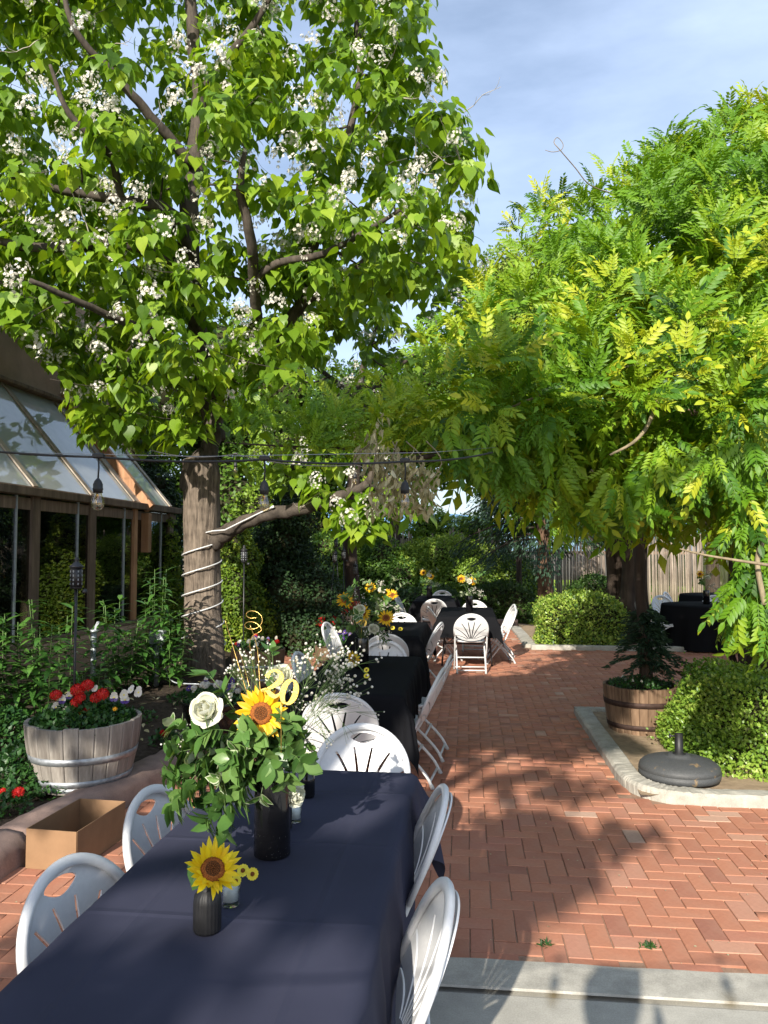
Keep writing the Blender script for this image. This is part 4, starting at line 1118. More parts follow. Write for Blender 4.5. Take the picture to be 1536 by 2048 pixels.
# trunks, ropes of vine, runners
def vine(pts,rad,name='vine_stem',mat='dark_bark',seg=8):
    mb=MB(); sp=smoothpath(pts,6); mb.tube([p-w0 for p in sp],lerpn(rad,len(sp)),seg); return mb.build(name,M[mat],wis)
mb=MB()
sp=smoothpath([w0+Vector((.1,0,-.05)),w0+Vector((.05,0,.5)),w0+Vector((-.05,0,1.3)),w0+Vector((.1,-.1,2.3)),w0+Vector((.5,-.6,3.2))],6)
mb.tube([p-w0 for p in sp],lerpn([.22,.17,.16,.15,.1],len(sp)),16,rib=lambda j,i:1+.16*math.sin(j*1.9+i*.35)); mb.build('trunk',M['dark_bark'],wis)
for k in range(5):
    a=k*1.25; vine([w0+Vector((.2*math.cos(a+t*1.6),.2*math.sin(a+t*1.6),t*.62)) for t in range(5)],[.04,.035,.03,.03,.025])
# arbour beams
def arb(pts,r,mat='old_timber'): return vine(pts,[r,r],'arbour_beam',mat)
for y in (6.5,9.0,11.8,14.0): arb([Vector((1.4,y,2.55)),Vector((7.5,y,2.75))],.055)
for x in (1.6,3.1,5.2,7.2): arb([Vector((x,5.6,2.66)),Vector((x,14.4,2.66))],.05)
for a,b,c in (((1330,430,7.0),(1180,590,6.2),(1100,690,5.6)),((1340,730,4.9),(1290,860,4.3),(1220,910,4.2)),((1536,690,5.1),(1400,700,5.2),(1230,740,5.1)),((1240,740,4.9),(1120,775,5.0),(1010,820,4.8))):
    vine([AT(*a),AT(*b),AT(*c)],[.014,.011,.006],'runner','vine_bark',6)
vine([AT(1536,1130,4.0),AT(1420,1112,4.0),AT(1360,1098,4.1)],[.009,.006,.004],'runner','vine_bark',6)
vine([AT(1530,1210,4.0),AT(1515,1120,4.1),AT(1536,1060,4.2)],[.016,.014,.012],'runner','vine_bark',6)
# the long curled tendril against the sky
vine([AT(1228,388,6.8),AT(1180,370,6.6),AT(1150,335,6.5),AT(1120,300,6.4),AT(1108,285,6.4),AT(1115,275,6.4),AT(1126,288,6.4),AT(1122,300,6.4),AT(1105,304,6.4),AT(1090,300,6.4)],[.006,.005,.0045,.004,.0035,.003,.003,.003,.003,.002],'tendril','vine_bark',5)
# thin arm reaching left along the wire
vine([AT(1000,890,4.7),AT(850,905,4.7),AT(700,897,4.5),AT(560,892,4.35),AT(450,885,4.3)],[.012,.010,.009,.006,.003],'runner','dark_bark',6)
vine([AT(1100,860,5.0),AT(960,895,4.7),AT(840,915,4.4),AT(760,925,4.2)],[.02,.018,.014,.008],'vine_stem','dark_bark',6)
# wisteria pillar in the shade
pg=AT(1256,1180,13.9); pil=thing('wisteria_pillar','dark pillar of tangled vine stems at the back edge of the brick patio','vine',(pg.x,pg.y,0))
for k in range(34):
    a=rnd.uniform(0,6.28); r0=rnd.uniform(.05,.42); mb=MB(); pts=[]
    for t in range(6): 
        rr=r0*(1-.25*math.sin(t/5*3.14)); a+=rnd.uniform(-.3,.35); pts.append(Vector((rr*math.cos(a)*1.1,rr*math.sin(a),t*.52-.05)))
    r_=rnd.uniform(.02,.07) if k>5 else rnd.uniform(.09,.14)
    mb.tube(smoothpath(pts,3),r_,7 if k>5 else 10); mb.build('vine_stem',M['dark_bark'],pil)
# dried wisteria bunch hanging over the string lights
M['dry_leaf']=leafmat('dry_leaf',[(.24,.22,.10),(.40,.36,.19),(.55,.50,.32)],.3,.8,(1,1,.8))
dw=AT(790,930,3.9); dry=thing('dried_vine_bunch','withered tan bunch of dead leaves hanging over the third light bulb','dried leaves',dw)
DB=[(745,905,.10),(770,930,.12),(800,930,.12),(830,935,.10),(780,970,.12),(800,1000,.10),(765,1000,.09),(840,985,.09),(860,950,.07),(755,870,.06),(758,830,.05),(865,990,.06),(850,1010,.06)]
db=[]
for x,y,r in DB:
    p=AT(x,y,3.9+rnd.uniform(-.08,.1))-dw; db.append((p.x,p.y,p.z,r*.75))
Pd,Nd=blob_surface(db,520,.2,.5)
mb=MB(); v,f=lance(.2,.3,.5); mb.add(v,f); dm=mb.mesh('dead_leaf',M['dry_leaf']); n=len(Pd)
Mx=frames(Pd,sphrand(n)*.6+np.array([0,0,-1]),sphrand(n),nrs.uniform(.03,.065,n))
for i in range(300): inst('dead_leaf',dm,mat4(Mx[i]),dry)
stuff(scatter('dead_leaves',(v,f),Mx[300:],M['dry_leaf'],dry,nrs.rand(n-300)))
for k in range(6):
    mb=MB(); a=Vector((rnd.uniform(-.15,.2),0,.12)); mb.tube(smoothpath([a,a+Vector((rnd.uniform(-.1,.1),-.03,-.12)),a+Vector((rnd.uniform(-.12,.12),0,-.28))],4),[.003]*9,4); mb.build('stalk',M['vine_bark'],dry)

# ================================================================== folding chairs
def fan_panel():
    TILT=None
    def ell(t): return (.222*math.cos(t), .165+.225*math.sin(t))
    outer=[ell(math.pi*i/36) for i in range(37)]
    outer+= [(-.222,.14),(-.212,.09),(-.175,.045),(-.12,.018),(-.05,.004),(0,0),(.05,.004),(.12,.018),(.175,.045),(.212,.09),(.222,.14)]
    holes=[]
    # handle opening
    top=[(.066*math.cos(t),.336+.024*math.sin(t)+.006) for t in [math.pi*i/12 for i in range(13)]]
    bot=[(-.066+.132*i/10,.340-.024*math.sin(math.pi*i/10)) for i in range(1,10)]
    holes.append(top+bot)
    for k,a in enumerate((-54,-37,-20,-6.5,6.5,20,37,54)):
        aa=R(a); r0,r1=.13,{54:.29,37:.352,20:.39,6.5:.395}[abs(a)]
        pts1=[];pts2=[]
        for i in range(9):
            t=i/8; r=r0+(r1-r0)*t; c=aa*(.42+.58*t); w=.0025+.0045*math.sin(math.pi*min(1,t*.55+.25))
            cx,cy=r*math.sin(c),-.095+r*math.cos(c); nx,ny=math.cos(c),-math.sin(c)
            pts1.append((cx+nx*w,cy+ny*w)); pts2.append((cx-nx*w,cy-ny*w))
        holes.append(pts1+pts2[::-1])
    verts=[];edges=[]
    for loop in [outer]+holes:
        b=len(verts); verts+= [Vector(p) for p in loop]; edges+=[(b+i,b+(i+1)%len(loop)) for i in range(len(loop))]
    for i in range(-10,11):
        for j in range(0,18):
            p=(i*.022,.012+j*.022)
            if bool(inpoly(np.array([p[0]*1.06]),np.array([.18+(p[1]-.18)*1.05]),outer)[0]):
                if not any(inpoly(np.array([p[0]]),np.array([p[1]]),h)[0] for h in holes): verts.append(Vector(p))
    rv,re,rf,_,_,_=geometry.delaunay_2d_cdt(verts,edges,[],0,1e-6)
    fs=[]
    for f in rf:
        c=sum((rv[i] for i in f),Vector((0,0)))/len(f); cx,cy=np.array([c.x]),np.array([c.y])
        if inpoly(cx,cy,outer)[0] and not any(inpoly(cx,cy,h)[0] for h in holes): fs.append(tuple(f))
    return [(v.x,v.y) for v in rv],fs
FV,FF=fan_panel()
# back plane: from (y=-.12,z=.46) to (y=-.255,z=.84)
B0=Vector((0,-.125,.445)); BV=Vector((0,-.165,.372)).normalized(); BN=Vector((0,BV.z,-BV.y))
def bp(u,v,off=0): return B0+BV*v+Vector((u,0,0))+BN*off
def bend(u,v): return -.030*(1-(u/.222)**2)-.012*math.sin(v*8)    # hollow towards the sitter's back
def make_chair():
    root=thing('folding_chair','x','chair',(0,0,-50))
    mb=MB(); t=.006; nf=len(FV)
    vs=[bp(u,v,bend(u,v)+t) for u,v in FV]+[bp(u,v,bend(u,v)) for u,v in FV]
    fs=[]; cnt={}
    for f in FF:
        fs.append(f); fs.append(tuple(i+nf for i in reversed(f)))
        for a,b in zip(f,f[1:]+f[:1]):
            cnt[(a,b)]=1
    for (a,b) in cnt:
        if (b,a) not in cnt: fs.append((b,a,a+nf,b+nf))
    mb.add(vs,fs)
    o=mb.build('backrest',M['white_plastic'],root)
    # rim: plastic hoop over the top, flattened tube
    hoop=[bp(.222,.06)]+[bp(.225*math.cos(math.pi*i/30),.165+.228*math.sin(math.pi*i/30)) for i in range(31)]+[bp(-.222,.06)]
    mb=MB(); vs=[];n=len(hoop)
    for i,p in enumerate(hoop):
        tt=(hoop[min(i+1,n-1)]-hoop[max(i-1,0)]).normalized(); s=tt.cross(BN).normalized()
        for (a,b) in ((.017,0),(.013,.009),(0,.012),(-.013,.009),(-.017,0),(-.013,-.009),(0,-.012),(.013,-.009)): vs.append(p+s*a+BN*b)
    fs=[(i*8+j,i*8+(j+1)%8,(i+1)*8+(j+1)%8,(i+1)*8+j) for i in range(n-1) for j in range(8)]+[tuple(range(8))[::-1],tuple(range((n-1)*8,n*8))]
    mb.add(vs,fs,smooth=True); mb.build('back_frame',M['white_plastic'],root)
    # seat
    mb=MB(); prof=[]
    N=28
    def seatpt(a,sc,z):
        x=.205*math.copysign(abs(math.cos(a))**.55,math.cos(a)); y=.20*math.copysign(abs(math.sin(a))**.6,math.sin(a))
        if y<0: x*=.93
        return (x*sc,.085+y*sc,z)
    rings=[(.90,.408),(1.0,.414),(1.0,.428),(.97,.436),(.80,.428),(.4,.420)]
    vs=[seatpt(2*math.pi*i/N,s,z) for s,z in rings for i in range(N)]
    fs=[(r*N+i,r*N+(i+1)%N,(r+1)*N+(i+1)%N,(r+1)*N+i) for r in range(5) for i in range(N)]+[tuple(range(N))[::-1],tuple(range(5*N,6*N))]
    mb.add(vs,fs,smooth=True); mb.build('seat',M['white_plastic'],root)
    for s in (-1,1):
        x=s*.218
        mb=MB(); pts=smoothpath([bp(x,.10),bp(x*1.0,-.02),Vector((x,-.065,.33)),Vector((x,.10,.12)),Vector((x,.185,.012))],4)
        mb.tube(pts,.0115,8); l=mb.build('leg',M['white_metal'],root)
        mb=MB(); mb.tube([(x,.178,.03),(x,.190,0)],[.015,.016],8); mb.build('rubber_foot',M['rubber'],l)
        x=s*.195
        mb=MB(); pts=smoothpath([Vector((x,.20,.405)),Vector((x,.02,.30)),Vector((x,-.17,.12)),Vector((x,-.235,.012))],4)
        mb.tube(pts,.0115,8); l=mb.build('leg',M['white_metal'],root)
        mb=MB(); mb.tube([(x,-.225,.03),(x,-.24,0)],[.015,.016],8); mb.build('rubber_foot',M['rubber'],l)
        mb=MB(); mb.box((s*.207,.085,.405),(.012,.30,.022)); mb.build('seat_rail',M['white_metal'],root)
    for (y,z,w) in ((.172,.035,.218),(-.215,.045,.195),(-.10,.205,.195)):
        mb=MB(); mb.tube([(-w,y,z),(w,y,z)],.0095,8); mb.build('stretcher',M['white_metal'],root)
    return root
chair0=make_chair(); first=[True]
def chair(x,y,rz,label,group='white folding chairs at the tables',z=0.0):
    if first[0]: first[0]=False; chair0.location=(x,y,z); chair0.rotation_euler=(0,0,R(rz)); chair0['label']=label; chair0['group']=group; return chair0
    return dup(chair0,None,(x,y,z),R(rz),label,group)
# rz: 0 faces +Y ; 90 faces -X ; -90 faces +X ; 180 faces the camera
chair(-.335,2.0,96,'white chair at the right side of the nearest table, closest to the camera')
chair(-.37,2.83,95,'white chair at the right side of the nearest table beside its far corner')
chair(-.32,1.16,90,'white chair at the nearest table, its seat cut by the bottom edge')
chair(-.85,2.03,-101,'white chair at lower left, its slotted back above the nearest table edge')
chair(-.88,2.69,-99,'white chair behind the left edge of the nearest table next to the cardboard box')
chair(-.52,3.56,180,'shaded white chair at the far end of the nearest table facing the camera')
chair(-.80,4.92,4,'sunlit white chair behind the shaded one, facing away to the second table')
chair(-1.17,6.45,-95,'white chair left of the second table, half hidden by baby breath')
chair(-1.14,5.75,-88,'white chair mostly hidden behind the bouquet at the second table')
chair(-.43,6.42,86,'white chair on the right of the second table nearer its far corner')
chair(-.47,5.72,84,'white chair on the right of the second table with its legs out on the bricks')
chair(-.80,7.10,180,'white chair at the far end of the second table below the sunflowers')
chair(-.88,8.22,8,'white chair, back to the camera, at the near end of the third table')
chair(-1.42,9.1,-100,'white chair turned sideways at the left of the third table by the barrel')
chair(-.60,9.35,78,'white chair on the right side of the third table in front of the centre table')
chair(-.92,10.35,178,'white chair at the far end of the third table with its top just showing')
chair(.03,10.83,3,'white chair in mid patio, its back to the camera, at the table with metal legs')
chair(-.34,11.95,-72,'white chair at the left side of the table with metal legs')
chair(.42,11.75,100,'white chair at the right side of the table with metal legs, nearer one')
chair(.45,12.45,98,'white chair at the right side of the table with metal legs, farther one')
chair(.12,13.1,182,'white chair at the far end of the table with metal legs')
chair(-.62,13.95,6,'white chair, back to the camera, at the near end of the furthest table')
chair(-1.12,15.0,-96,'white chair at the left side of the furthest table')
chair(-.55,16.35,180,'white chair at the far end of the furthest table')

# ================================================================== tables and cloths
def table(x0,x1,y0,y1,lab,clab,drop=.36,seed=1,mat='cloth',ripple=1.0,sagc=0):
    cx,cy=(x0+x1)/2,(y0+y1)/2; hx,hy=(x1-x0)/2,(y1-y0)/2
    root=thing('folding_table',lab,'table',(cx,cy,0),0,'long folding tables under black cloths')
    mb=MB(); mb.box((0,0,.715),(2*hx-.01,2*hy-.01,.04),bev=.008); mb.build('tabletop',M['table_top'],root)
    for sy in (-1,1):
        for sx in (-1,1):
            mb=MB(); mb.tube(smoothpath([(sx*(hx-.12),sy*(hy-.22),.69),(sx*(hx-.07),sy*(hy-.26),.35),(sx*(hx-.04),sy*(hy-.30),0)],3),.013,8); mb.build('leg',M['black_metal'],root)
        mb=MB(); mb.tube([(-(hx-.07),sy*(hy-.26),.33),(hx-.07,sy*(hy-.26),.33)],.009,6); mb.build('crossbar',M['black_metal'],root)
        mb=MB(); mb.tube([(0,sy*(hy-.26),.33),(0,sy*(hy-.75),.69)],.008,6); mb.build('brace',M['black_metal'],root)
    q=random.Random(seed); ph=[q.uniform(0,6) for _ in range(8)]
    # cloth: parameter sheet
    res=.025; nx=int((2*hx+2*drop)/res); ny=int((2*hy+2*drop)/res)
    vs=[]; zt=.741
    for j in range(ny+1):
        for i in range(nx+1):
            u=-(hx+drop)+(2*hx+2*drop)*i/nx; v=-(hy+drop)+(2*hy+2*drop)*j/ny
            ex=max(0,abs(u)-hx); ey=max(0,abs(v)-hy); sx=1 if u>0 else -1; sy=1 if v>0 else -1
            bx=min(abs(u),hx)*sx; by=min(abs(v),hy)*sy
            rb=.012
            if ex==0 and ey==0:
                x,y=bx,by; z=zt+.0012*math.sin(x*9+ph[0])*math.sin(y*7+ph[1])-.0035*math.exp(-((x-.0)/.004)**2)*0
                e=min(hx-abs(x),hy-abs(y)); 
                if e<.012: z-=.003*(1-e/.012)
            elif ey==0 or ex==0:
                e=ex+ey; s=by if ey==0 else bx
                a=min(1,e/.14)
                off=rb*min(1,e/.02)+ripple*a*(.010*math.sin(s*13+ph[2]+sx)+.008*math.sin(s*29+ph[3]+sy)+.010)+.03*e
                # folds grow towards the corners
                dc=(hy-abs(by)) if ey==0 else (hx-abs(bx))
                off+=ripple*a*.03*math.exp(-dc/.10)
                z=zt-.004-max(0,e-.006)
                x=bx+(sx*off if ey==0 else 0); y=by+(sy*off if ex==0 else 0)
            else:
                r=math.hypot(ex,ey); phi=math.atan2(ey,ex); k=abs(math.sin(2*phi))
                a=min(1,r/.14)
                off=rb*min(1,r/.02)+.03*r+ripple*a*(.04+.20*r*k+.012*math.sin(phi*9+ph[4]))
                dx,dy=math.cos(phi),math.sin(phi)
                x=bx+sx*dx*off; y=by+sy*dy*off; z=zt-.004-max(0,r*.97-.006)
            vs.append((x,y,max(.01,z)))
    fs=[(j*(nx+1)+i,j*(nx+1)+i+1,(j+1)*(nx+1)+i+1,(j+1)*(nx+1)+i) for j in range(ny) for i in range(nx)]
    mb=MB(); mb.add(vs,fs,smooth=True); o=mb.build('tablecloth',M[mat],None,(cx,cy,0))
    tag(o,clab,'tablecloth','dark cloths on the long tables')
table(-1.0,-.235,.86,3.30,'folding table under the nearest navy black cloth','dark navy cloth on the nearest table at the bottom of the picture',.37,1)
table(-1.19,-.43,5.03,6.86,'folding table under the second black cloth in the row','black cloth on the second table with creased corners',.36,2,'black_cloth')
table(-1.30,-.54,8.45,10.1,'folding table third in the left row','black cloth on the third table of the left row',.36,3,'black_cloth')
table(-.42,.38,11.0,12.8,'folding table with black metal legs showing in the middle of the patio','short black cloth on the middle table with its corners hanging low',.30,4,'black_cloth')
table(-1.0,-.25,14.2,16.0,'folding table furthest back in front of the low hedge','black cloth on the furthest table in front of the low hedge',.36,5,'black_cloth')

# round tables in the shade at right
def round_table(x,y,r,lab,clab):
    t=thing('round_table',lab,'table',(x,y,0),0,'round tables in the shade at right')
    mb=MB(); mb.lathe([(.01,.70),(r,.70),(r,.735),(.01,.735)],28); mb.build('tabletop',M['table_top'],t)
    for k in range(4):
        a=k*1.57+.7; mb=MB(); mb.tube([(r*.7*math.cos(a),r*.7*math.sin(a),.7),(r*.7*math.cos(a),r*.7*math.sin(a),0)],.014,6); mb.build('leg',M['black_metal'],t)
    mb=MB(); seg=72; vs=[(0,0,.742)]; 
    rings=[(r*.5,.742,0),(r,.741,0),(r+.012,.725,.0),(r+.03,.5,.35),(r+.05,.25,.7),(r+.07,.02,1)]
    for rr,z,w in rings:
        for i in range(seg):
            a=2*math.pi*i/seg; q=rr+w*(.04*math.sin(a*11)+.02*math.sin(a*19+1)); vs.append((q*math.cos(a),q*math.sin(a),z))
    fs=[(0,1+i,1+(i+1)%seg) for i in range(seg)]
    for k in range(5): fs+=[(1+k*seg+i,1+(k+1)*seg+i,1+(k+1)*seg+(i+1)%seg,1+k*seg+(i+1)%seg) for i in range(seg)]
    mb.add(vs,fs,smooth=True); o=mb.build('tablecloth',M['black_cloth'],None,(x,y,0)); tag(o,clab,'tablecloth','floor length cloths on the round tables')
round_table(4.15,13.9,.78,'round table under a floor length black cloth below the wisteria','floor length black cloth on the nearer round table at right')
round_table(5.3,17.0,.8,'second round table deeper in the shade at right','black cloth on the round table deeper in the shade')
M['dark_chair']=simple('dark_chair',(.10,.10,.11),.4)
def darkchair(x,y,rz,lab):
    c=dup(chair0,None,(x,y,0),R(rz),lab,'white folding chairs round the shaded tables')
darkchair(3.75,15.0,200,'folding chair just behind the nearer round table, left one')
darkchair(4.6,15.15,160,'folding chair just behind the nearer round table, right one')
darkchair(3.15,13.6,-80,'folding chair at the left of the nearer round table')
darkchair(4.3,16.4,-120,'folding chair on the left of the round table deeper in the shade')
darkchair(5.0,15.8,-10,'folding chair in front of the round table deeper in the shade')
darkchair(5.3,13.6,95,'folding chair at the right of the nearer round table under the vine')

# ================================================================== flowers
M['sun_petal']=leafmat('sun_petal',[(.72,.36,.008),(.80,.50,.01),(.82,.60,.02)],.35,.5,(1.2,1.1,.6))
M['sun_petal_pale']=leafmat('sun_petal_pale',[(.80,.56,.01),(.85,.70,.02)],.35,.5,(1.2,1.1,.6))
M['sun_disc']=simple('sun_disc',(.09,.035,.012),.9,.2,0,300,.7,.9,.004)
M['sun_disc_ring']=simple('sun_disc_ring',(.26,.085,.02),.9,.2,0,300,.6,.9,.004)
M['violet']=leafmat('violet',[(.03,.01,.11),(.06,.02,.18)],.2,.5,(1,1,1))
M['red_petal']=leafmat('red_petal',[(.42,.008,.008),(.60,.015,.012),(.68,.03,.02)],.2,.5,(1,.8,.8))
M['orange_petal']=leafmat('orange_petal',[(.75,.32,.01),(.82,.45,.02)],.25,.5,(1,1,.8))
def axisM(p, n, spin=0.0):
    q=Vector(n).to_track_quat('Z','Y').to_matrix().to_4x4()
    return Matrix.Translation(p)@q@Matrix.Rotation(spin,4,'Z')
def m1(tm,name,mat,tint=0.0):
    mb=MB(); mb.add(tm[0],tm[1],tint=tint,smooth=False); return mb.mesh(name,M[mat])
SP=[m1(lance(w,.18,c),'petal','sun_petal') for w,c in ((.17,-.05),(.19,.12),(.16,.25))]
SPP=[m1(lance(w,.18,c),'petal','sun_petal_pale') for w,c in ((.17,-.05),(.19,.12),(.16,.25))]
SEPAL=m1(lance(.25,.1,.3),'sepal','stem')
def sunflower(parent,p,n,Rr,pale=False,n1=19,curl=.0,seed=0,base=None):
    q=random.Random(seed)
    p=Vector(p)-(base if base is not None else Vector())
    Mx=axisM(p,n,q.uniform(0,6))
    mb=MB(); rd=Rr*.40
    mb.lathe([(rd*1.0,-.006),(rd*1.05,.0),(rd*1.0,rd*.22),(rd*.72,rd*.40),(rd*.62,rd*.34)],26,Mx,rfun=lambda a,z:1+.02*math.sin(a*13))
    f=mb.build('sunflower_head',M['sun_disc_ring'],parent)
    mb=MB(); mb.lathe([(rd*.66,rd*.30),(rd*.60,rd*.37),(rd*.35,rd*.30),(.0005,rd*.22)],20,Mx,capb=False); mb.build('disc_centre',M['sun_disc'],f)
    # floret bumps of the disc
    N=130; th=np.arange(N)*2.39996; rr=np.sqrt((np.arange(N)+.5)/N)*rd*.98
    Pq=np.stack([rr*np.cos(th),rr*np.sin(th),rd*.36-(rr/rd)**2*rd*.12],1)
    W=np.array(Mx); Pw_=Pq@W[:3,:3].T+W[:3,3]
    v=[(1,0,0),(-1,0,0),(0,1,0),(0,-1,0),(0,0,1.6)]; fs=[(0,2,4),(2,1,4),(1,3,4),(3,0,4)]
    stuff(scatter('florets',(v,fs),frames(Pw_,np.tile(W[:3,0],(N,1)),np.tile(W[:3,2],(N,1)),np.full(N,rd*.055)),M['sun_disc_ring'],f,nrs.rand(N)))
    ms=SPP if pale else SP
    for ring,(k,l,t) in enumerate(((n1,.66,12),(n1-2,.60,30))):
        for i in range(k):
            a=2*math.pi*(i+.5*ring+q.uniform(-.2,.2))/k; tl=R(t+q.uniform(-16,16)+(14 if pale else 0))+curl*q.random()
            d=Vector((math.cos(a)*math.cos(tl),math.sin(a)*math.cos(tl),math.sin(tl)))
            z=Vector((-math.cos(a)*math.sin(tl),-math.sin(a)*math.sin(tl),math.cos(tl)))
            z=(z+Vector((-math.sin(a),math.cos(a),0))*q.uniform(-.4,.4)).normalized()
            x=d.cross(z).normalized(); z=x.cross(d)
            L_=Rr*l*q.uniform(.88,1.12)
            B=Matrix((( x.x,d.x,z.x,0),(x.y,d.y,z.y,0),(x.z,d.z,z.z,0),(0,0,0,1)))
            o=Vector((math.cos(a)*rd*.9,math.sin(a)*rd*.9,.002*ring))
            inst('petal',ms[q.randrange(3)],Mx@Matrix.Translation(o)@B@Matrix.Scale(L_,4),f)
    for i in range(9):
        a=2*math.pi*i/9; d=Vector((math.cos(a),math.sin(a),-.25)).normalized(); z=Vector((0,0,1)); x=d.cross(z).normalized(); z=x.cross(d)
        B=Matrix((( x.x,d.x,z.x,0),(x.y,d.y,z.y,0),(x.z,d.z,z.z,0),(0,0,0,1)))
        inst('sepal',SEPAL,Mx@Matrix.Translation(Vector((math.cos(a)*rd*.5,math.sin(a)*rd*.5,-.008)))@B@Matrix.Scale(Rr*.5,4),f)
    return f
def rose_petal(rb,h,ang,flare,ruf,cl):
    vs=[];nu,nv=9,7
    for j in range(nv):
        v=j/(nv-1)
        for i in range(nu):
            u=-1+2*i/(nu-1)
            w=ang*math.sin(math.pi*(.18+.62*v**.8))**.8
            r=rb*(.25+.95*math.sin(v*cl))+flare*v**3
            edge=1-.34*u*u*v-.10*v*max(0,.3-abs(u))
            z=h*v*edge - flare*.55*v**4+ruf*math.sin(u*5+v*3)*v*v
            vs.append((r*math.cos(u*w),r*math.sin(u*w),z))
    fs=[(j*nu+i,j*nu+i+1,(j+1)*nu+i+1,(j+1)*nu+i) for j in range(nv-1) for i in range(nu-1)]
    mb=MB(); mb.add(vs,fs,smooth=True); return mb.mesh('petal',M['rose'])
RP=[rose_petal(.09,.98,R(110),.0,.004,2.5),rose_petal(.18,.95,R(95),.0,.008,2.35),rose_petal(.30,.90,R(80),.02,.012,2.1),rose_petal(.42,.82,R(68),.07,.018,1.9),rose_petal(.54,.70,R(60),.15,.03,1.7)]
def rose(parent,p,n,Rr,seed=0,base=None,label=None):
    q=random.Random(seed); p=Vector(p)-(base if base is not None else Vector())
    Mx=axisM(p-Vector(n).normalized()*Rr*.5,n,q.uniform(0,6))
    mb=MB(); mb.lathe([(Rr*.05,-.01),(Rr*.25,.0),(Rr*.12,Rr*.15)],10,Mx); f=mb.build('rose_head',M['stem'],parent)
    a=0
    for ring,k in enumerate((3,5,6,7,7)):
        for i in range(k):
            a+=2*math.pi/k+q.uniform(-.2,.2)
            T=Matrix.Rotation(a+ring*.6,4,'Z')@Matrix.Rotation(q.uniform(-.10,.10)*(.5+ring*.35),4,'Y')@Matrix.Rotation(q.uniform(-.12,.12),4,'X')@Matrix.Scale(Rr*q.uniform(.90,1.08),4)
            inst('petal',RP[ring],Mx@T,f)
    return f
def tubeobj(name,pts,r,mat,parent,seg=6,base=None,k=4):
    b=base if base is not None else Vector()
    sp=smoothpath([Vector(p)-b for p in pts],k); rr=lerpn(r,len(sp)) if hasattr(r,'__len__') else r
    mb=MB(); mb.tube(sp,rr,seg); return mb.build(name,M[mat],parent)
_bv=[]; 
def ball():
    v=[];f=[]
    for j in range(1,4):
        for i in range(6):
            a=math.pi*2*i/6; b=math.pi*j/4; v.append((math.sin(b)*math.cos(a),math.sin(b)*math.sin(a),math.cos(b)))
    v+=[(0,0,1),(0,0,-1)]
    for j in range(2):
        for i in range(6): f.append((j*6+i,(j+1)*6+i,(j+1)*6+(i+1)%6,j*6+(i+1)%6))
    for i in range(6): f.append((18,i,(i+1)%6)); f.append((19,12+(i+1)%6,12+i))
    return v,f
T_BALL=ball()
def breath(parent,base,root,centres,n,rad,br=.0045,seed=0):
    """baby's breath: forked hair stems ending in white balls"""
    q=random.Random(seed); mb=MB(); Pb=[]
    for c in centres:
        c=Vector(c); m=Vector(root).lerp(c,.55)+Vector((0,0,.03))
        mb.tube([p-base for p in smoothpath([root,m,c],3)],.0011,3,cap=False)
        for i in range(n):
            t=q.uniform(.35,1.0); a=m.lerp(c,max(0,(t-.35)/.65)) if t>.35 else m
            e=c+Vector((q.gauss(0,rad),q.gauss(0,rad),q.gauss(0,rad)))
            mid=a.lerp(e,.5)+Vector((0,0,.01))
            mb.tube([a-base,mid-base,e-base],.0006,3,cap=False)
            Pb.append(e)
            for _ in range(q.randint(1,3)):
                e2=e+Vector((q.gauss(0,.012),q.gauss(0,.012),q.gauss(.004,.012))); mb.tube([mid-base,e2-base],.0005,3,cap=False); Pb.append(e2)
    s=mb.build('breath_stems',M['stem'],parent); stuff(s)
    Pb=np.array(Pb)-np.array(base); n_=len(Pb)
    o=scatter('white_buds',T_BALL,frames(Pb,sphrand(n_),sphrand(n_),nrs.uniform(br*.6,br*1.25,n_)),M['petal_white'],parent,nrs.rand(n_),True); stuff(o)
LV=[m1(lance(w,.14,c),'leaf','bouquet_leaf') for w,c in ((.22,.1),(.26,.3),(.2,-.1))]
OB=[m1(lance(w,.22,c),'leaf','bouquet_leaf') for w,c in ((.31,.15),(.36,.35))]
def edged():
    mb=MB(); v,f=lance(.30,.2,.2); mb.add([(x*1.0,y,z) for x,y,z in v],f,mi=1); v2=[(x*.72,.09+y*.82,z*.9+.012) for x,y,z in v]; mb.add(v2,f,mi=0); return mb.mesh('leaf',[M['bouquet_leaf'],M['cream_edge']])
EDG=edged()
EXTRA={}
def sprig(parent,base,pts,n,size,kind,seed=0,spread=1.0,lastdense=False,rstem=.0018):
    q=random.Random(seed); sp=smoothpath(pts,5); mb=MB(); mb.tube([p-base for p in sp],lerpn([rstem*1.3,rstem*.5],len(sp)),5); mb.build('stem',M['stem'],parent)
    ms={'lance':LV,'ob':OB,'edge':[EDG]}[kind]
    for i in range(n):
        t=q.uniform(.25,1) if not lastdense else 1-q.random()**1.6*.65
        x=t*(len(sp)-1); k=min(int(x),len(sp)-2); p=sp[k].lerp(sp[k+1],x-k); ax=(sp[k+1]-sp[k]).normalized()
        s=ax.orthogonal().normalized(); s=Matrix.Rotation(q.uniform(0,6.28),3,ax)@s
        d=(ax*.75+s*spread+Vector((0,0,-.15))).normalized(); z=(ax-s*.3+Vector((0,0,.6))+Vector((q.uniform(-.3,.3),q.uniform(-.3,.3),0))).normalized()
        xx=d.cross(z).normalized(); z=xx.cross(d); L_=size*q.uniform(.85,1.35)
        B=Matrix((( xx.x,d.x,z.x,0),(xx.y,d.y,z.y,0),(xx.z,d.z,z.z,0),(0,0,0,1)))
        mm=Matrix.Translation(p-base)@B@Matrix.Scale(L_,4); cnt_=EXTRA.setdefault(parent.name,[0,[],parent]); cnt_[0]+=1
        if cnt_[0]<=290: inst('leaf',ms[q.randrange(len(ms))],mm,parent)
        else: cnt_[1].append(np.array(mm))
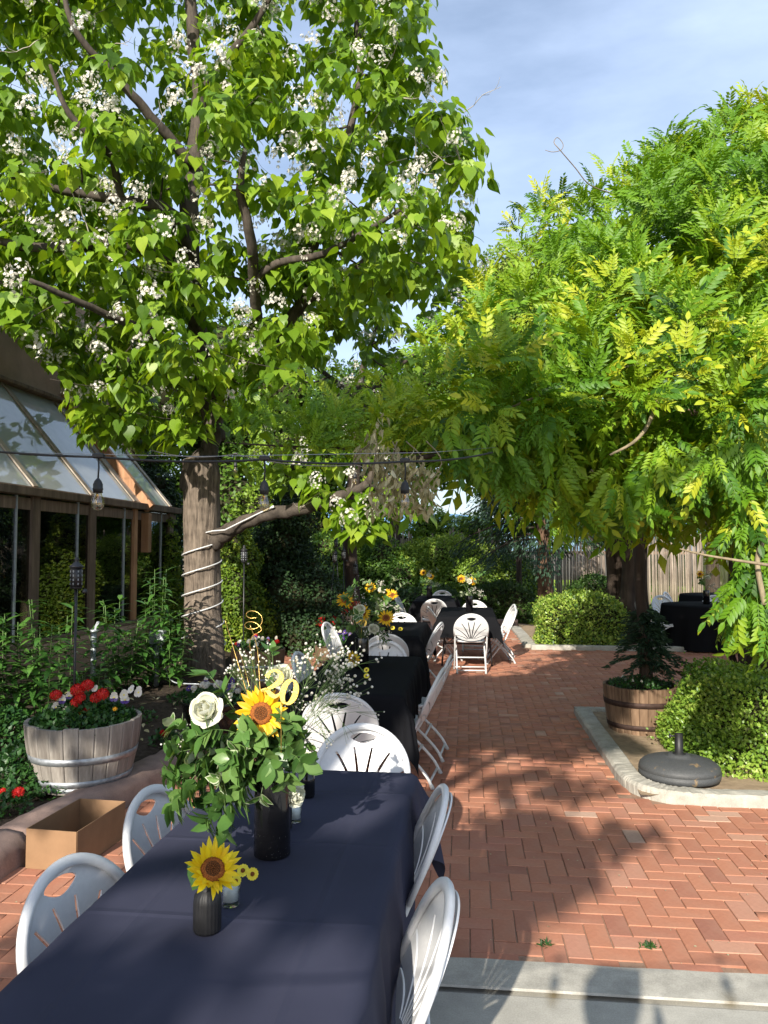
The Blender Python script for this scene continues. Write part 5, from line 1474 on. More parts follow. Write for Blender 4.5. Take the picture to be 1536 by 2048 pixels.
def ribbon2(strokes,th,M0,name,mat,parent):
    """flat numerals cut from card: strokes of (x,y,halfwidth)"""
    mb=MB()
    for st_ in strokes:
        pts=[Vector((a,b,0)) for a,b,_ in st_]; sp=smoothpath(pts,5); ww=[]
        n=len(sp); base_=[w for _,_,w in st_]; ww=lerpn(base_,n); vs=[]
        for i,p in enumerate(sp):
            t=(sp[min(i+1,n-1)]-sp[max(i-1,0)]).normalized(); s=Vector((-t.y,t.x,0))*ww[i]
            vs+=[p+s+Vector((0,0,th)),p-s+Vector((0,0,th)),p-s-Vector((0,0,th)),p+s-Vector((0,0,th))]
        fs=[(i*4+j,i*4+(j+1)%4,(i+1)*4+(j+1)%4,(i+1)*4+j) for i in range(n-1) for j in range(4)]+[(0,3,2,1),((n-1)*4,(n-1)*4+1,(n-1)*4+2,(n-1)*4+3)]
        mb.add(vs,fs,M0)
    return mb.build(name,M[mat],parent)
def twenty(parent,base,p,n,h):
    """gold glitter number 20 on its pick"""
    Mx=axisM(Vector(p)-base,n); 
    # local x to the right, y up as seen from the front
    zax=Vector(n).normalized(); yax=(Vector((0,0,1))-zax*zax.z).normalized(); xax=yax.cross(zax)
    B=Matrix(((xax.x,yax.x,zax.x,0),(xax.y,yax.y,zax.y,0),(xax.z,yax.z,zax.z,0),(0,0,0,1)))
    Mx=Matrix.Translation(Vector(p)-base)@B@Matrix.Rotation(R(-16),4,'Z')@Matrix.Scale(h,4)
    two=[[(-.80,.62,.10),(-.72,.86,.05),(-.50,.98,.05),(-.26,.86,.09),(-.24,.66,.11),(-.42,.40,.08),(-.66,.18,.045),(-.84,.04,.03)],
         [(-.86,.06,.05),(-.66,.16,.07),(-.46,.06,.09),(-.26,.02,.08),(-.14,.14,.04),(-.11,.24,.02)]]
    zero=[]
    lp=[]
    for i in range(17):
        a=2*math.pi*i/16; lp.append((.24+.25*math.cos(a),.36+.46*math.sin(a),.03+.085*abs(math.cos(a))))
    ribbon2(two+[lp],.03,Mx,'number_twenty','gold',parent)
    tubeobj('pick',[Vector(p),Vector(p)+Vector((0,.01,-.25))],.0016,'gold_wire',parent,5,base)
def vase_cyl(name,lab,x,y,r,h,mat='black_gloss',z=.742,prof=None,rf=None,cat='vase',group=None):
    t=thing(name,lab,cat,(x,y,z),0,group)
    mb=MB(); pr=prof or [(r*.92,0),(r,.004),(r,h-.003),(r*.985,h),(r*.93,h-.002),(r*.93,.02),(.001,.02)]
    mb.lathe(pr,40,rfun=rf); mb.build('vase_body',M[mat],t); return t

# ---- centrepiece of the nearest table
vb=GZ(536,1722,.742)
v1=vase_cyl('vase','tall glossy black cylinder vase holding the big bouquet on the nearest table',vb.x,vb.y+.05,.056,.235)
# pinpricks of glitter round the foot of the vase
M['glitter']=simple('glitter',(.8,.78,.7),.2,.8,.9)
n=70; a=nrs.uniform(0,6.28,n); zz=.01+.07*nrs.rand(n)**1.8; Pg=np.stack([.0564*np.cos(a),.0564*np.sin(a),zz],1); Ng=np.stack([np.cos(a),np.sin(a),0*a],1)
stuff(scatter('glitter_specks',T_QUAD,frames(Pg,Ng*0+np.array([0,0,1]),Ng,nrs.uniform(.0012,.003,n)),M['glitter'],v1,nrs.rand(n)))
mouth=Vector((vb.x,vb.y+.05,.742+.23)); bq=thing('bouquet','large bouquet with a big sunflower, white roses, greenery and a gold number 20','flowers',mouth)
DV=(_inv@(mouth-Vector((0,0,CAMZ)))).z*-1
Bp=lambda x,y,dd=0: AT(x,y,DV+dd)
tocam=Vector((0.1,-1,.12)).normalized()
sunflower(bq,Bp(523,1427,-.03),Vector((.12,-1,.28)),.083,seed=3,base=mouth)
rose(bq,Bp(410,1418,-.08),Vector((-.25,-1,.55)),.066,1,mouth)
rose(bq,Bp(562,1352,.08),Vector((.2,-.8,.8)),.058,2,mouth)
rose(bq,Bp(592,1590,.02),Vector((.8,-.55,.1)),.050,4,mouth)
twenty(bq,mouth,Bp(562,1398,-.06),Vector((-.05,-1,.1)),.078)
for x,y,dd,l in ((523,1440,0,0),(412,1450,-.05,0),(562,1380,.05,0)):
    tubeobj('flower_stem',[mouth+Vector((0,0,-.15)),mouth.lerp(Bp(x,y,dd),.5)+Vector((0,0,-.02)),Bp(x,y,dd+.02)],[.0045,.004,.0035],'stem',bq,8,mouth)
q=random.Random(9)
G=[('ob',(345,1500),(-.05,16,.052)),('ob',(350,1600),(-.1,14,.05)),('edge',(380,1520),(-.08,14,.045)),('ob',(415,1640),(-.1,16,.05)),('edge',(440,1560),(-.1,14,.042)),('ob',(470,1600),(-.05,12,.05)),
   ('edge',(470,1500),(-.1,12,.04)),('lance',(415,1345),(.02,10,.07)),('lance',(405,1500),(.0,12,.05)),('edge',(345,1450),(.03,12,.045)),('ob',(330,1545),(-.02,10,.05)),
   ('lance',(575,1560),(-.08,12,.045)),('lance',(600,1480),(.02,14,.05)),('lance',(590,1540),(.0,12,.045)),('edge',(520,1600),(-.08,8,.042)),('lance',(480,1530),(.0,12,.05)),('lance',(545,1300),(.06,9,.05)),
   ('lance',(630,1500),(.06,12,.035)),('ob',(450,1400),(.05,12,.04)),('edge',(500,1480),(.05,10,.04)),('lance',(560,1500),(-.05,12,.05)),('lance',(490,1400),(.06,8,.05))]
G+= [(q.choice(('ob','edge','lance','ob')),(q.uniform(350,610),q.uniform(1430,1600)),(q.uniform(-.12,.06),13,q.uniform(.045,.06))) for _ in range(26)]
G+= [(q.choice(('ob','edge')),(q.uniform(340,470),q.uniform(1470,1640)),(q.uniform(-.14,.0),14,.055)) for _ in range(10)]
for i,(k,(x,y),(dd,n,s)) in enumerate(G):
    e=Bp(x,y,dd); m=mouth.lerp(e,.5)+Vector((0,0,.05 if y>1450 else .02))
    sprig(bq,mouth,[mouth+Vector((q.uniform(-.02,.02),q.uniform(-.02,.02),-.04)),m,e],n,s,k,i,1.0,True)
# drooping clusters
for i,(x,y) in enumerate(((370,1590),(345,1610),(415,1660),(440,1680),(395,1530),(450,1650))):
    e=Bp(x,y,-.08); sprig(bq,mouth,[mouth+Vector((0,0,.03)),mouth.lerp(e,.6)+Vector((0,0,.10)),e],9,.058,'ob',40+i,.7,True)
breath(bq,mouth,mouth,[Bp(680,1330,.05),Bp(640,1310,.06),Bp(700,1370,.02),Bp(620,1350,.05),Bp(655,1400,.03),Bp(700,1330,.0)],15,.034,.0044,1)
breath(bq,mouth,mouth,[Bp(640,1440,.05),Bp(600,1420,.05),Bp(610,1470,.05),Bp(680,1420,.06)],9,.04,.0028,2)
breath(bq,mouth,mouth,[Bp(505,1320,.08),Bp(480,1340,.06),Bp(540,1320,.08)],12,.03,.0036,3)
breath(bq,mouth,mouth,[Bp(370,1480,-.03),Bp(360,1490,-.05)],14,.022,.003,4)
for i,(x,y) in enumerate(((450,1240),(500,1250),(478,1300))):
    e=Bp(x,y,.08); tubeobj('gold_twig',[mouth,mouth.lerp(e,.5),Bp(x+15,y+50,.08),e],[.0016,.0014,.0012,.001],'gold_wire',bq,5,mouth)
cc=Bp(505,1262,.08)
tubeobj('gold_curl',[mouth,Bp(508,1340,.08),Bp(500,1280,.08)]+[cc+Vector((.028*math.cos(a*.75),0.006*a*.3,.020*math.sin(a*.75)+.004*a)) for a in range(0,16)],.0012,'gold_wire',bq,5,mouth,3)
# strap like grass blades hanging over the mouth
for i,(x0,y0,x1,y1) in enumerate(((462,1590,462,1685),(450,1610,452,1685),(485,1560,498,1650),(478,1580,500,1648))):
    tubeobj('grass_blade',[mouth+Vector((-.02,-.02,0)),Bp(x0,y0-40,-.07),Bp(x0,y0,-.08),Bp(x1,y1,-.08)],[.003,.003,.0025,.0008],'stem',bq,4,mouth)

# ---- small things on the nearest table
def ribbed(name,lab,px,py,r,h,mat='black_matte',n=22,group=None,off=.03):
    p=GZ(px,py,.742); p=Vector((p.x,p.y+off,.742))
    prof=[(r*.9,0),(r,.006),(r,h*.62),(r*.93,h*.76),(r*.66,h*.87),(r*.52,h*.93),(r*.56,h),(r*.46,h),(r*.42,h*.9),(.001,h*.85)]
    mb=MB(); mb.lathe(prof,n*4,rfun=lambda a,z:1+.035*abs(math.sin(a*n/2))-.02 if z<h*.86 else 1)
    t=thing(name,lab,'vase',p,0,group); mb.build('vase_body',M[mat],t); return t,p
t,p=ribbed('bud_vase','small matt black ribbed bud vase in front of the candle on the nearest table',406,1873,.034,.115)
top=p+Vector((0,0,.115)); fl=thing('sunflower_stem','single yellow sunflower leaning out of the small ribbed vase','flower',top)
hd=AT(425,1740,(_inv@(top-Vector((0,0,CAMZ)))).z*-1-.03)
sunflower(fl,hd,Vector((.40,-.70,.75)),.073,True,21,.25,7,top)
tubeobj('flower_stem',[top+Vector((0,0,-.06)),top.lerp(hd,.5),hd+Vector((0,.02,-.01))],.0042,'stem',fl,8,top)
for i,(x,y) in enumerate(((378,1735),(375,1755),(398,1790))):
    e=AT(x,y,1.95); d=(e-top); xx=d.cross(Vector((0,-1,.3))).normalized(); dd=d.normalized(); zz=xx.cross(dd)
    B=Matrix(((xx.x,dd.x,zz.x,0),(xx.y,dd.y,zz.y,0),(xx.z,dd.z,zz.z,0),(0,0,0,1))); inst('leaf',OB[i%2],Matrix.Translation(Vector((-.005,-.01,.01)))@B@Matrix.Scale(d.length*1.05,4),fl)
t,p=ribbed('glass_bottle','small smoked glass bottle with a white rose behind the big vase',612,1598,.027,.10,'black_gloss',16,None,.03)
rs=thing('white_rose','white rose with green leaves in the smoked glass bottle behind the bouquet','flower',p+Vector((0,0,.10)))
rose(rs,AT(606,1520,2.92),Vector((-.3,-.7,.7)),.055,8,p+Vector((0,0,.10)))
for k in range(7):
    a=k*.9; d=Vector((math.cos(a),math.sin(a),.5)).normalized(); xx=d.cross(Vector((0,0,1))).normalized(); zz=xx.cross(d)
    inst('leaf',LV[k%3],Matrix.Translation((0,0,.01))@Matrix(((xx.x,d.x,zz.x,0),(xx.y,d.y,zz.y,0),(xx.z,d.z,zz.z,0),(0,0,0,1)))@Matrix.Scale(.045,4),rs)
pb=GZ(563,1668,.742); vase_cyl('bud_vase','plain black bud vase half hidden directly behind the tall black cylinder',pb.x-.008,pb.y+.05,.031,.125,'black_matte',prof=[(.028,0),(.031,.004),(.031,.095),(.024,.115),(.017,.125),(.012,.12)])
def candle(px,py,lab,r=.026,h=.068):
    p=GZ(px,py,.742); p=Vector((p.x,p.y+r,.742))
    t=thing('candle_glass',lab,'candle',p,0,'votive candles in clear glasses')
    mb=MB(); mb.lathe([(r*.88,0),(r*.93,.002),(r,h),(r*.95,h),(r*.88,.012),(.0005,.010)],36); mb.build('glass',M['clear_glass'],t)
    mb=MB(); mb.lathe([(r*.5,.0125),(r*.83,.013),(r*.86,h*.62),(r*.78,h*.70),(.001,h*.68)],28,rfun=lambda a,z:1+.01*math.sin(a*5)); mb.build('wax',M['candle'],t)
    mb=MB(); mb.tube([(0,0,h*.66),(.001,0,h*.82)],.0008,5); mb.build('wick',M['cord'],t)
    return p
candle(455,1818,'clear glass votive candle beside the small ribbed vase on the nearest table')
candle(586,1648,'clear glass votive candle to the right of the tall black cylinder vase',.025,.065)
M['daisy']=leafmat('daisy',[(.85,.66,.03),(.88,.78,.08)],.2,.5,(1,1,.8))
def daisymesh():
    vs=[(0,0,.003)];fs=[];n=7
    for i in range(n):
        a=2*math.pi*i/n;k=len(vs); w=math.pi/n*.74
        for (rr,da) in ((.45,-w),(.88,-w*.8),(1.0,0),(.88,w*.8),(.45,w)): vs.append((rr*math.cos(a+da),rr*math.sin(a+da),.06*rr))
        fs.append((0,k,k+1,k+2,k+3,k+4))
    mb=MB(); mb.add(vs,fs); return mb.mesh('petals',M['daisy'])
DM=daisymesh()
mb=MB(); mb.lathe([(.34,.0),(.34,.12),(.22,.2),(.001,.2)],12); DC=mb.mesh('centre',M['sun_disc_ring'])
def daisy(px,py,d,n,r,lab,zt=None):
    p=AT(px,py,d) if zt is None else GZ(px,py,zt)
    t=thing('yellow_daisy',lab,'flower',p,0,'small yellow paper daisies scattered on the tables')
    Mx=axisM((0,0,0),n)@Matrix.Scale(r,4)
    inst('petals',DM,Mx,t); inst('petals',DM,Mx@Matrix.Rotation(.45,4,'Z')@Matrix.Translation((0,0,-.05)),t); inst('centre',DC,Mx,t); return t
dc=(_inv@(GZ(455,1818,.742)+Vector((0,.04,.04))-Vector((0,0,CAMZ)))).z*-1
daisy(486,1741,dc-.02,Vector((-.1,-1,.7)),.017,'small yellow daisy above the candle glass, next to the sunflower petals')
daisy(505,1748,dc-.03,Vector((.1,-1,.5)),.0165,'small yellow daisy with a dark centre at the right rim of the candle glass')
daisy(472,1762,dc-.04,Vector((-.1,-1,.9)),.015,'small yellow daisy resting in the mouth of the candle glass')
daisy(573,1692,2.5,Vector((-.8,-.6,.4)),.017,'small yellow daisy standing against the foot of the tall black vase')
# ---- arrangements on the other tables
def arrangement(x,y,z,h,lab,vlab,seed,sc=1.0,nsun=2,roses=1,twentyn=False,nleaf=120,vr=.055):
    q=random.Random(seed)
    vase_cyl('vase',vlab,x,y,vr,h,'black_gloss',z,group='tall black vases along the tables')
    m=Vector((x,y,z+h)); t=thing('bouquet',lab,'flowers',m,0)
    tc=Vector((-x,-y,.35*y)).normalized()
    for i in range(nsun):
        a=-.5+i*.8; e=m+Vector((-.10+.13*i*q.uniform(.6,1.1),-.06,.20+.06*q.random()-.05*i))*sc
        sunflower(t,e,tc+Vector((q.uniform(-.3,.3),0,.2)),.072,False,15,0,seed+i,m); tubeobj('flower_stem',[m,e],.004,'stem',t,6,m)
    for i in range(roses):
        e=m+Vector((.0+.09*i,-.10,.19-.12*i))*sc; rose(t,e,tc+Vector((0,0,.4)),.055,seed+i,m)
    k=max(1,nleaf//12)
    for i in range(k):
        a=q.uniform(0,6.28); rr=q.uniform(.08,.26)*sc; e=m+Vector((rr*math.cos(a),rr*math.sin(a),q.uniform(-.03,.30)*sc))
        sprig(t,m,[m+Vector((0,0,-.03)),m.lerp(e,.5)+Vector((0,0,.05)),e],12,.055,q.choice(('lance','ob','edge')),seed+i,1,True)
    breath(t,m,m,[m+Vector((.05,-.1,.06))*sc,m+Vector((.14,-.05,.02))*sc,m+Vector((-.02,0,.24))*sc],16,.03,.005,seed)
    if twentyn: twenty(t,m,m+Vector((.0,-.03,.10)),Vector((0,-1,.1)),.06)
p=GZ(722,1338,.742)
arrangement(p.x,p.y+.05,.742,.24,'bouquet on the second table with two sunflowers above a white rose','glossy black vase on the second table',21,1.25,3,2,True,200)
p=GZ(765,1262,.742)
arrangement(p.x,p.y+.05,.742,.22,'leafy bouquet with small orange flowers behind the second bouquet','black vase on the third table hidden in leaves',31,1.35,3,1,False,190)
arrangement(.02,11.9,.742,.24,'bouquet with a sunflower and drooping greens on the table with metal legs','black vase on the table with metal legs',41,1.2,2,1,False,120)
arrangement(-.75,15.1,.742,.24,'pale bouquet on the furthest table','black vase on the furthest table',51,1.1,2,1,False,90)
arrangement(4.1,13.9,.742,.24,'bouquet with a sunflower on the shaded round table','black vase on the shaded round table',61,1.2,1,1,False,80)
candle(742,1352,'votive candle on the second table',.026,.068) if 0 else None
daisy(733,1340,0,Vector((-.2,-1,.6)),.022,'small yellow daisy on the second table, the upper of two beside the vase',.765)
daisy(733,1352,0,Vector((-.1,-1,.6)),.022,'small yellow daisy on the second table, the lower of two beside the vase',.755)
daisy(785,1256,0,Vector((0,-1,.8)),.028,'small yellow daisy lying on the third table, left of two',.76)
daisy(801,1258,0,Vector((0,-1,.8)),.028,'small yellow daisy lying on the third table, right of two',.76)
p=GZ(705,1395,.742) 
fs_=thing('sunflower_stem','short sunflower leaning by the vase on the second table','flower',(p.x,p.y+.6,.80)); sunflower(fs_,AT(706,1318,5.9),Vector((.6,-.8,.3)),.06,False,15,0,77,fs_.location); tubeobj('flower_stem',[fs_.location,AT(706,1318,5.9)],.004,'stem',fs_,6,fs_.location)

for k_,(c_,l_,p_) in EXTRA.items():
    if l_: stuff(scatter('leaves',lance(.3,.22,.2),np.array(l_),M['bouquet_leaf'],p_,nrs.rand(len(l_))))
# ================================================================== barrels, pots, planting
def half_barrel(x,y,z,rb,rt,h,lab,mat,bandmat,bands,ns=24,rough=0.0,group=None,dmg=False):
    t=thing('half_barrel',lab,'barrel planter',(x,y,z),0,group); q=random.Random(ns)
    sm=[]
    for v in range(3):
        mb=MB(); nz=8; hw=math.pi/ns*.965; vs=[]; hh=h*(1-(.008*v*rough))
        for j in range(nz+1):
            s=j/nz; r=rb+(rt-rb)*math.sin(s*1.35)/math.sin(1.35); zz=hh*s
            for (rr,a) in ((r-.004,-hw),(r,-hw*.85),(r,hw*.85),(r-.004,hw),(r-.026,hw),(r-.026,-hw)): vs.append((rr*math.cos(a),rr*math.sin(a),zz))
        fs=[(j*6+i,j*6+(i+1)%6,(j+1)*6+(i+1)%6,(j+1)*6+i) for j in range(nz) for i in range(6)]+[(5,4,3,2,1,0),tuple(nz*6+i for i in range(6))]
        mb.add(vs,fs); sm.append(mb.mesh('stave',M[mat]))
    for i in range(ns):
        T=Matrix.Rotation(2*math.pi*i/ns,4,'Z')@Matrix.Translation((q.uniform(-.002,.002),0,q.uniform(-.003,.003)))
        inst('stave',sm[q.randrange(3)],T,t)
    for (f0,w) in bands:
        mb=MB(); vs=[]; pr=[]
        for dz in (0,w):
            s=(f0*h+dz)/h; r=rb+(rt-rb)*math.sin(s*1.35)/math.sin(1.35)+.0035; pr.append((r,f0*h+dz))
        mb.lathe([(pr[0][0]-.002,pr[0][1])]+pr+[(pr[1][0]-.002,pr[1][1])],48,capb=False); mb.build('iron_band',M[bandmat],t)
    mb=MB(); mb.lathe([(rt-.03,h*.86),(rt*.5,h*.9),(.001,h*.92)],24,capb=False); mb.build('potting_soil',M['soil'],t)
    return t
def pansy_mesh(mats):
    mb=MB(); T=[(0,.75,.62,1),(1.15,.55,.5,1),(-1.15,.55,.5,1),(2.3,.6,.55,0),(-2.3,.6,.55,0)]
    for a,l,w,mi in T:
        dx,dy=math.sin(a),math.cos(a); sx,sy=dy,-dx; vs=[(0,0,.02)]
        for (u,v) in ((.35,-w*.8),(.75,-w),(1.0,-w*.45),(1.04,0),(1.0,w*.45),(.75,w),(.35,w*.8)): vs.append((dx*l*u*1.2+sx*v*.8,dy*l*u*1.2+sy*v*.8,.10*u*u+.02*mi))
        mb.add(vs,[tuple(range(8))],mi=mi)
    mb.lathe([(.14,.05),(.001,.09)],6,mi=2,capb=False)
    return mb.mesh('pansy',[M[m] for m in mats])
PAN_WV=pansy_mesh(('violet','petal_white','daisy')); PAN_W=pansy_mesh(('petal_white','petal_white','daisy')); PAN_V=pansy_mesh(('violet','violet','daisy'))
def gera_mesh(mat,n=26,seed=0):
    q=np.random.RandomState(seed); th=np.arange(n)*2.4; zz=1-1.5*(np.arange(n)+.5)/n; rr=np.sqrt(1-zz**2)
    P3=np.stack([rr*np.cos(th),rr*np.sin(th),zz*.75],1)
    o=scatter('bloom',T_FLW,frames(P3*.75,np.cross(P3,sphrand(n)),P3,q.uniform(.62,.8,n)),M[mat],None,q.rand(n)); me=o.data; bpy.data.objects.remove(o); return me
GR=gera_mesh('red_petal'); GO=gera_mesh('orange_petal',20,1); GWh=gera_mesh('petal_white',22,2)
def planting(lab,x,y,z,r,nl,fl,seed,leaf=.035,hump=.10,mat='herb_leaf',group=None,cat='flowers',name='flower_planting'):
    q=random.Random(seed); t=thing(name,lab,cat,(x,y,z),0,group)
    k=nl; a=nrs.uniform(0,6.28,k); rr=r*np.sqrt(nrs.rand(k)); hh=hump*(1-(rr/r)**2)+nrs.uniform(-.02,.03,k)
    Pn=np.stack([rr*np.cos(a),rr*np.sin(a),hh],1); Nn=np.stack([np.cos(a)*.5,np.sin(a)*.5,np.ones(k)],1)
    leafcloud('foliage',Pn,Nn,T_QUAD,leaf,M[mat],t,-.2,.9)
    for kind,ang,rad,hz,s in fl:
        me={'wv':PAN_WV,'w':PAN_W,'v':PAN_V,'r':GR,'o':GO,'g':GWh}[kind]; nm={'wv':'pansy','w':'pansy','v':'pansy','r':'geranium_bloom','o':'marigold_bloom','g':'white_bloom'}[kind]
        p=Vector((rad*math.cos(ang),rad*math.sin(ang),hz)); 
        n=Vector((q.uniform(-.4,.4),-1,q.uniform(.2,.8))) if kind in('wv','w','v') else Vector((q.uniform(-.2,.2),-.3,1))
        Mx=axisM(p,n,0)
        if kind in ('wv','w','v'):
            zax=n.normalized(); yax=(Vector((0,0,1))-zax*zax.z).normalized(); xax=yax.cross(zax); Mx=Matrix.Translation(p)@Matrix(((xax.x,yax.x,zax.x,0),(xax.y,yax.y,zax.y,0),(xax.z,yax.z,zax.z,0),(0,0,0,1)))
        o=inst(nm,me,Mx@Matrix.Scale(s,4),t)
    return t
bx,by,bz=-2.60,5.05,.115
half_barrel(bx,by,bz,.30,.375,.43,'weathered silvery grey half barrel planter at the left edge of the bed','grey_stave','steel_band',((.44,.045),(.10,.04),(.02,.03)),24,1.0)
def F(px,py,kind,s,cx,cy,zt):
    # place a flower seen at px,py above the barrel centre plane
    d=(_inv@(Vector((cx,cy,zt))-Vector((0,0,CAMZ)))).z*-1; p=AT(px,py,d-.12); return (kind,math.atan2(p.y-cy,p.x-cx),math.hypot(p.x-cx,p.y-cy),p.z-zt,s)
zt=bz+.40
fl=[F(112,1390,'r',.042,bx,by,zt),F(155,1380,'r',.05,bx,by,zt),F(175,1370,'r',.045,bx,by,zt),F(205,1388,'r',.045,bx,by,zt),F(192,1395,'r',.042,bx,by,zt),F(152,1405,'r',.04,bx,by,zt),F(176,1420,'r',.032,bx,by,zt),F(160,1395,'r',.04,bx,by,zt),
    F(145,1422,'o',.028,bx,by,zt),F(160,1425,'o',.030,bx,by,zt),F(112,1415,'wv',.032,bx,by,zt),F(125,1400,'wv',.03,bx,by,zt),F(110,1420,'wv',.03,bx,by,zt),F(130,1422,'wv',.026,bx,by,zt),F(120,1438,'v',.024,bx,by,zt),F(138,1392,'wv',.025,bx,by,zt),
    F(228,1395,'wv',.032,bx,by,zt),F(248,1390,'w',.032,bx,by,zt),F(262,1380,'w',.03,bx,by,zt),F(277,1385,'w',.036,bx,by,zt),F(250,1400,'wv',.034,bx,by,zt),F(190,1378,'w',.024,bx,by,zt),F(230,1418,'o',.016,bx,by,zt)]
planting('red geraniums with white, violet and orange pansies filling the grey barrel','x' and bx,by,zt-.02,.34,2600,[(k,a,r_,h+.02,s*(1.25 if k in('wv','w','v') else 1)) for k,a,r_,h,s in fl],5,.038,.15)
# black pot with violet and white flowers behind the bouquet
px_,py_=-1.98,6.15
pt=thing('black_pot','round glossy black plastic pot half hidden behind the bouquet','pot',(px_-.05,py_,.12)); 
mb=MB(); mb.lathe([(.17,0),(.20,.03),(.27,.25),(.285,.33),(.30,.335),(.30,.35),(.28,.35),(.26,.30),(.001,.29)],36); mb.build('pot_body',M['black_gloss'],pt)
q=random.Random(2); fl=[(q.choice(('wv','v','g','g','w')),q.uniform(0,6.28),q.uniform(.0,.27),q.uniform(.05,.16),q.uniform(.022,.034)) for _ in range(34)]
planting('white alyssum with violet pansies overflowing the black pot',px_-.05,py_,.44,.27,900,fl,6,.03)
# second pair of planters further back
half_barrel(-2.55,9.25,.06,.27,.33,.42,'half barrel planter right of the catalpa trunk behind the bouquet','brown_stave','steel_band',((.5,.04),(.12,.04)),22,.4)
q=random.Random(3); fl=[(q.choice(('wv','v','r','w','w')),q.uniform(0,6.28),q.uniform(0,.28),q.uniform(.05,.16),q.uniform(.026,.038)) for _ in range(26)]
planting('mixed pansies in the half barrel right of the catalpa trunk',-2.55,9.25,.46,.30,800,fl,7)
half_barrel(-1.72,10.25,.0,.27,.32,.40,'half barrel planter behind the sideways chair of the third table','brown_stave','rust_band',((.5,.04),(.12,.04)),22,.4)
q=random.Random(4); fl=[(q.choice(('wv','v','w')),q.uniform(0,6.28),q.uniform(0,.26),q.uniform(.05,.18),q.uniform(.028,.038)) for _ in range(18)]
planting('violet and white pansies in the barrel behind the sideways chair',-1.72,10.25,.40,.28,900,fl,8)
# white urn with red geraniums
ug=AT(695,1200,13.6); ur=thing('white_urn','pale urn with red geraniums under the second catalpa','pot',(ug.x,ug.y,.05))
mb=MB(); mb.lathe([(.14,0),(.15,.04),(.07,.10),(.09,.18),(.22,.42),(.27,.50),(.27,.53),(.23,.53),(.2,.48),(.001,.46)],28); mb.build('urn_body',M['white_paint'],ur)
q=random.Random(5); fl=[('r',q.uniform(0,6.28),q.uniform(0,.33),q.uniform(.05,.2),q.uniform(.04,.06)) for _ in range(16)]
planting('red geraniums spilling over the pale urn',ug.x,ug.y,.56,.3,700,fl,9,.04)
ug=AT(640,1240,12.6); q=random.Random(6); fl=[('r',q.uniform(0,6.28),q.uniform(0,.3),q.uniform(.15,.35),q.uniform(.05,.07)) for _ in range(7)]
planting('red geranium blooms in the shade left of the pale urn',ug.x,ug.y,.25,.35,900,fl,10,.05,.3)
# right hand barrel with its little conifer
rb_=(1.58,7.42)
half_barrel(rb_[0],rb_[1],.02,.285,.335,.42,'brown half barrel with rusty bands beside the kerb at right','brown_stave','rust_band',((.60,.05),(.12,.045)),26,.3)
planting('dark pansy leaves with tiny white blooms in the brown barrel',rb_[0],rb_[1],.42,.28,900,[('w',2.6+i*.5,.16,.07,.016) for i in range(5)],11,.03,.06,'herb_leaf')
cf=thing('young_conifer','dark slender tree growing out of the brown barrel up into the wisteria','tree',(rb_[0]+.06,rb_[1]+.05,.40))
mb=MB(); mb.tube(smoothpath([(0,0,-.05),(.01,0,.4),(-.03,.02,.9),(-.02,0,1.6),(.05,0,2.3)],5),lerpn([.065,.05,.045,.035],21),12,rib=lambda j,i:1+.08*math.sin(j*2.1+i*.3)); mb.build('trunk',M['dark_bark'],cf)
P_=[];Y_=[]
for i in range(64):
    a=rnd.uniform(0,6.28); z=rnd.uniform(.18,.72); L_=rnd.uniform(.22,.42)*(1.2-z)
    for k in range(70):
        t=rnd.random(); P_.append((math.cos(a)*L_*t+rnd.gauss(0,.012),math.sin(a)*L_*t+rnd.gauss(0,.012),z+.12*t-.22*t*t-rnd.random()*.03)); Y_.append((math.cos(a)+rnd.uniform(-.7,.7),math.sin(a)+rnd.uniform(-.7,.7),-.2))
n=len(P_); stuff(scatter('needles',quadleaf(.12),frames(P_,Y_,sphrand(n)+np.array([0,0,1]),nrs.uniform(.04,.075,n)),M['spruce_leaf'],cf,nrs.rand(n)))

# umbrella base
def ubmat():
    m,nt,out=newmat('umbrella_base'); n=noise(nt,7,6,.7); n2=noise(nt,120,3,.6)
    c=mix(nt,ramp(nt,n,[(.60,(0,0,0)),(.68,(.8,.8,.8))]),ramp(nt,n2,[(.3,(.045,.048,.05)),(.7,(.075,.078,.08))]),(.34,.22,.09))
    b=pbsdf(nt,c,.6,.4,0,n2,.2,.002); nt.links.new(b.outputs[0],out.inputs[0]); return m
M['umbrella_base']=ubmat()
ub=thing('umbrella_base','round black plastic umbrella base smeared with dried mud by the kerb','umbrella stand',(1.50,5.80,.06))
mb=MB(); mb.lathe([(.255,0),(.275,.008),(.281,.045),(.275,.048),(.275,.056),(.280,.060),(.272,.085),(.25,.105),(.22,.118),(.17,.132),(.12,.142),(.08,.147),(.075,.156),(.06,.160),(.001,.162)],72,rfun=lambda a,z:1+(.012*math.sin(a*30) if .10<z<.15 else 0)); mb.build('base_body',M['umbrella_base'],ub)
mb=MB(); mb.lathe([(.05,.145),(.045,.165),(.030,.17),(.028,.30),(.028,.302),(.022,.302),(.022,.2)],24); o=mb.build('tube',M['black_matte'],ub)
mb=MB(); mb.tube([(-.03,0,.285),(-.055,0,.285)],.006,8); mb.lathe([(.015,0),(.015,.012)],10,Matrix.Translation((-.055,0,.285))@Matrix.Rotation(R(-90),4,'Y'),capt=True); mb.build('knob',M['black_metal'],o)
mb=MB(); mb.lathe([(.03,.128),(.03,.14),(.022,.143),(.001,.143)],16,Matrix.Translation((.13,-.03,-.012))); mb.build('fill_cap',M['black_matte'],ub)

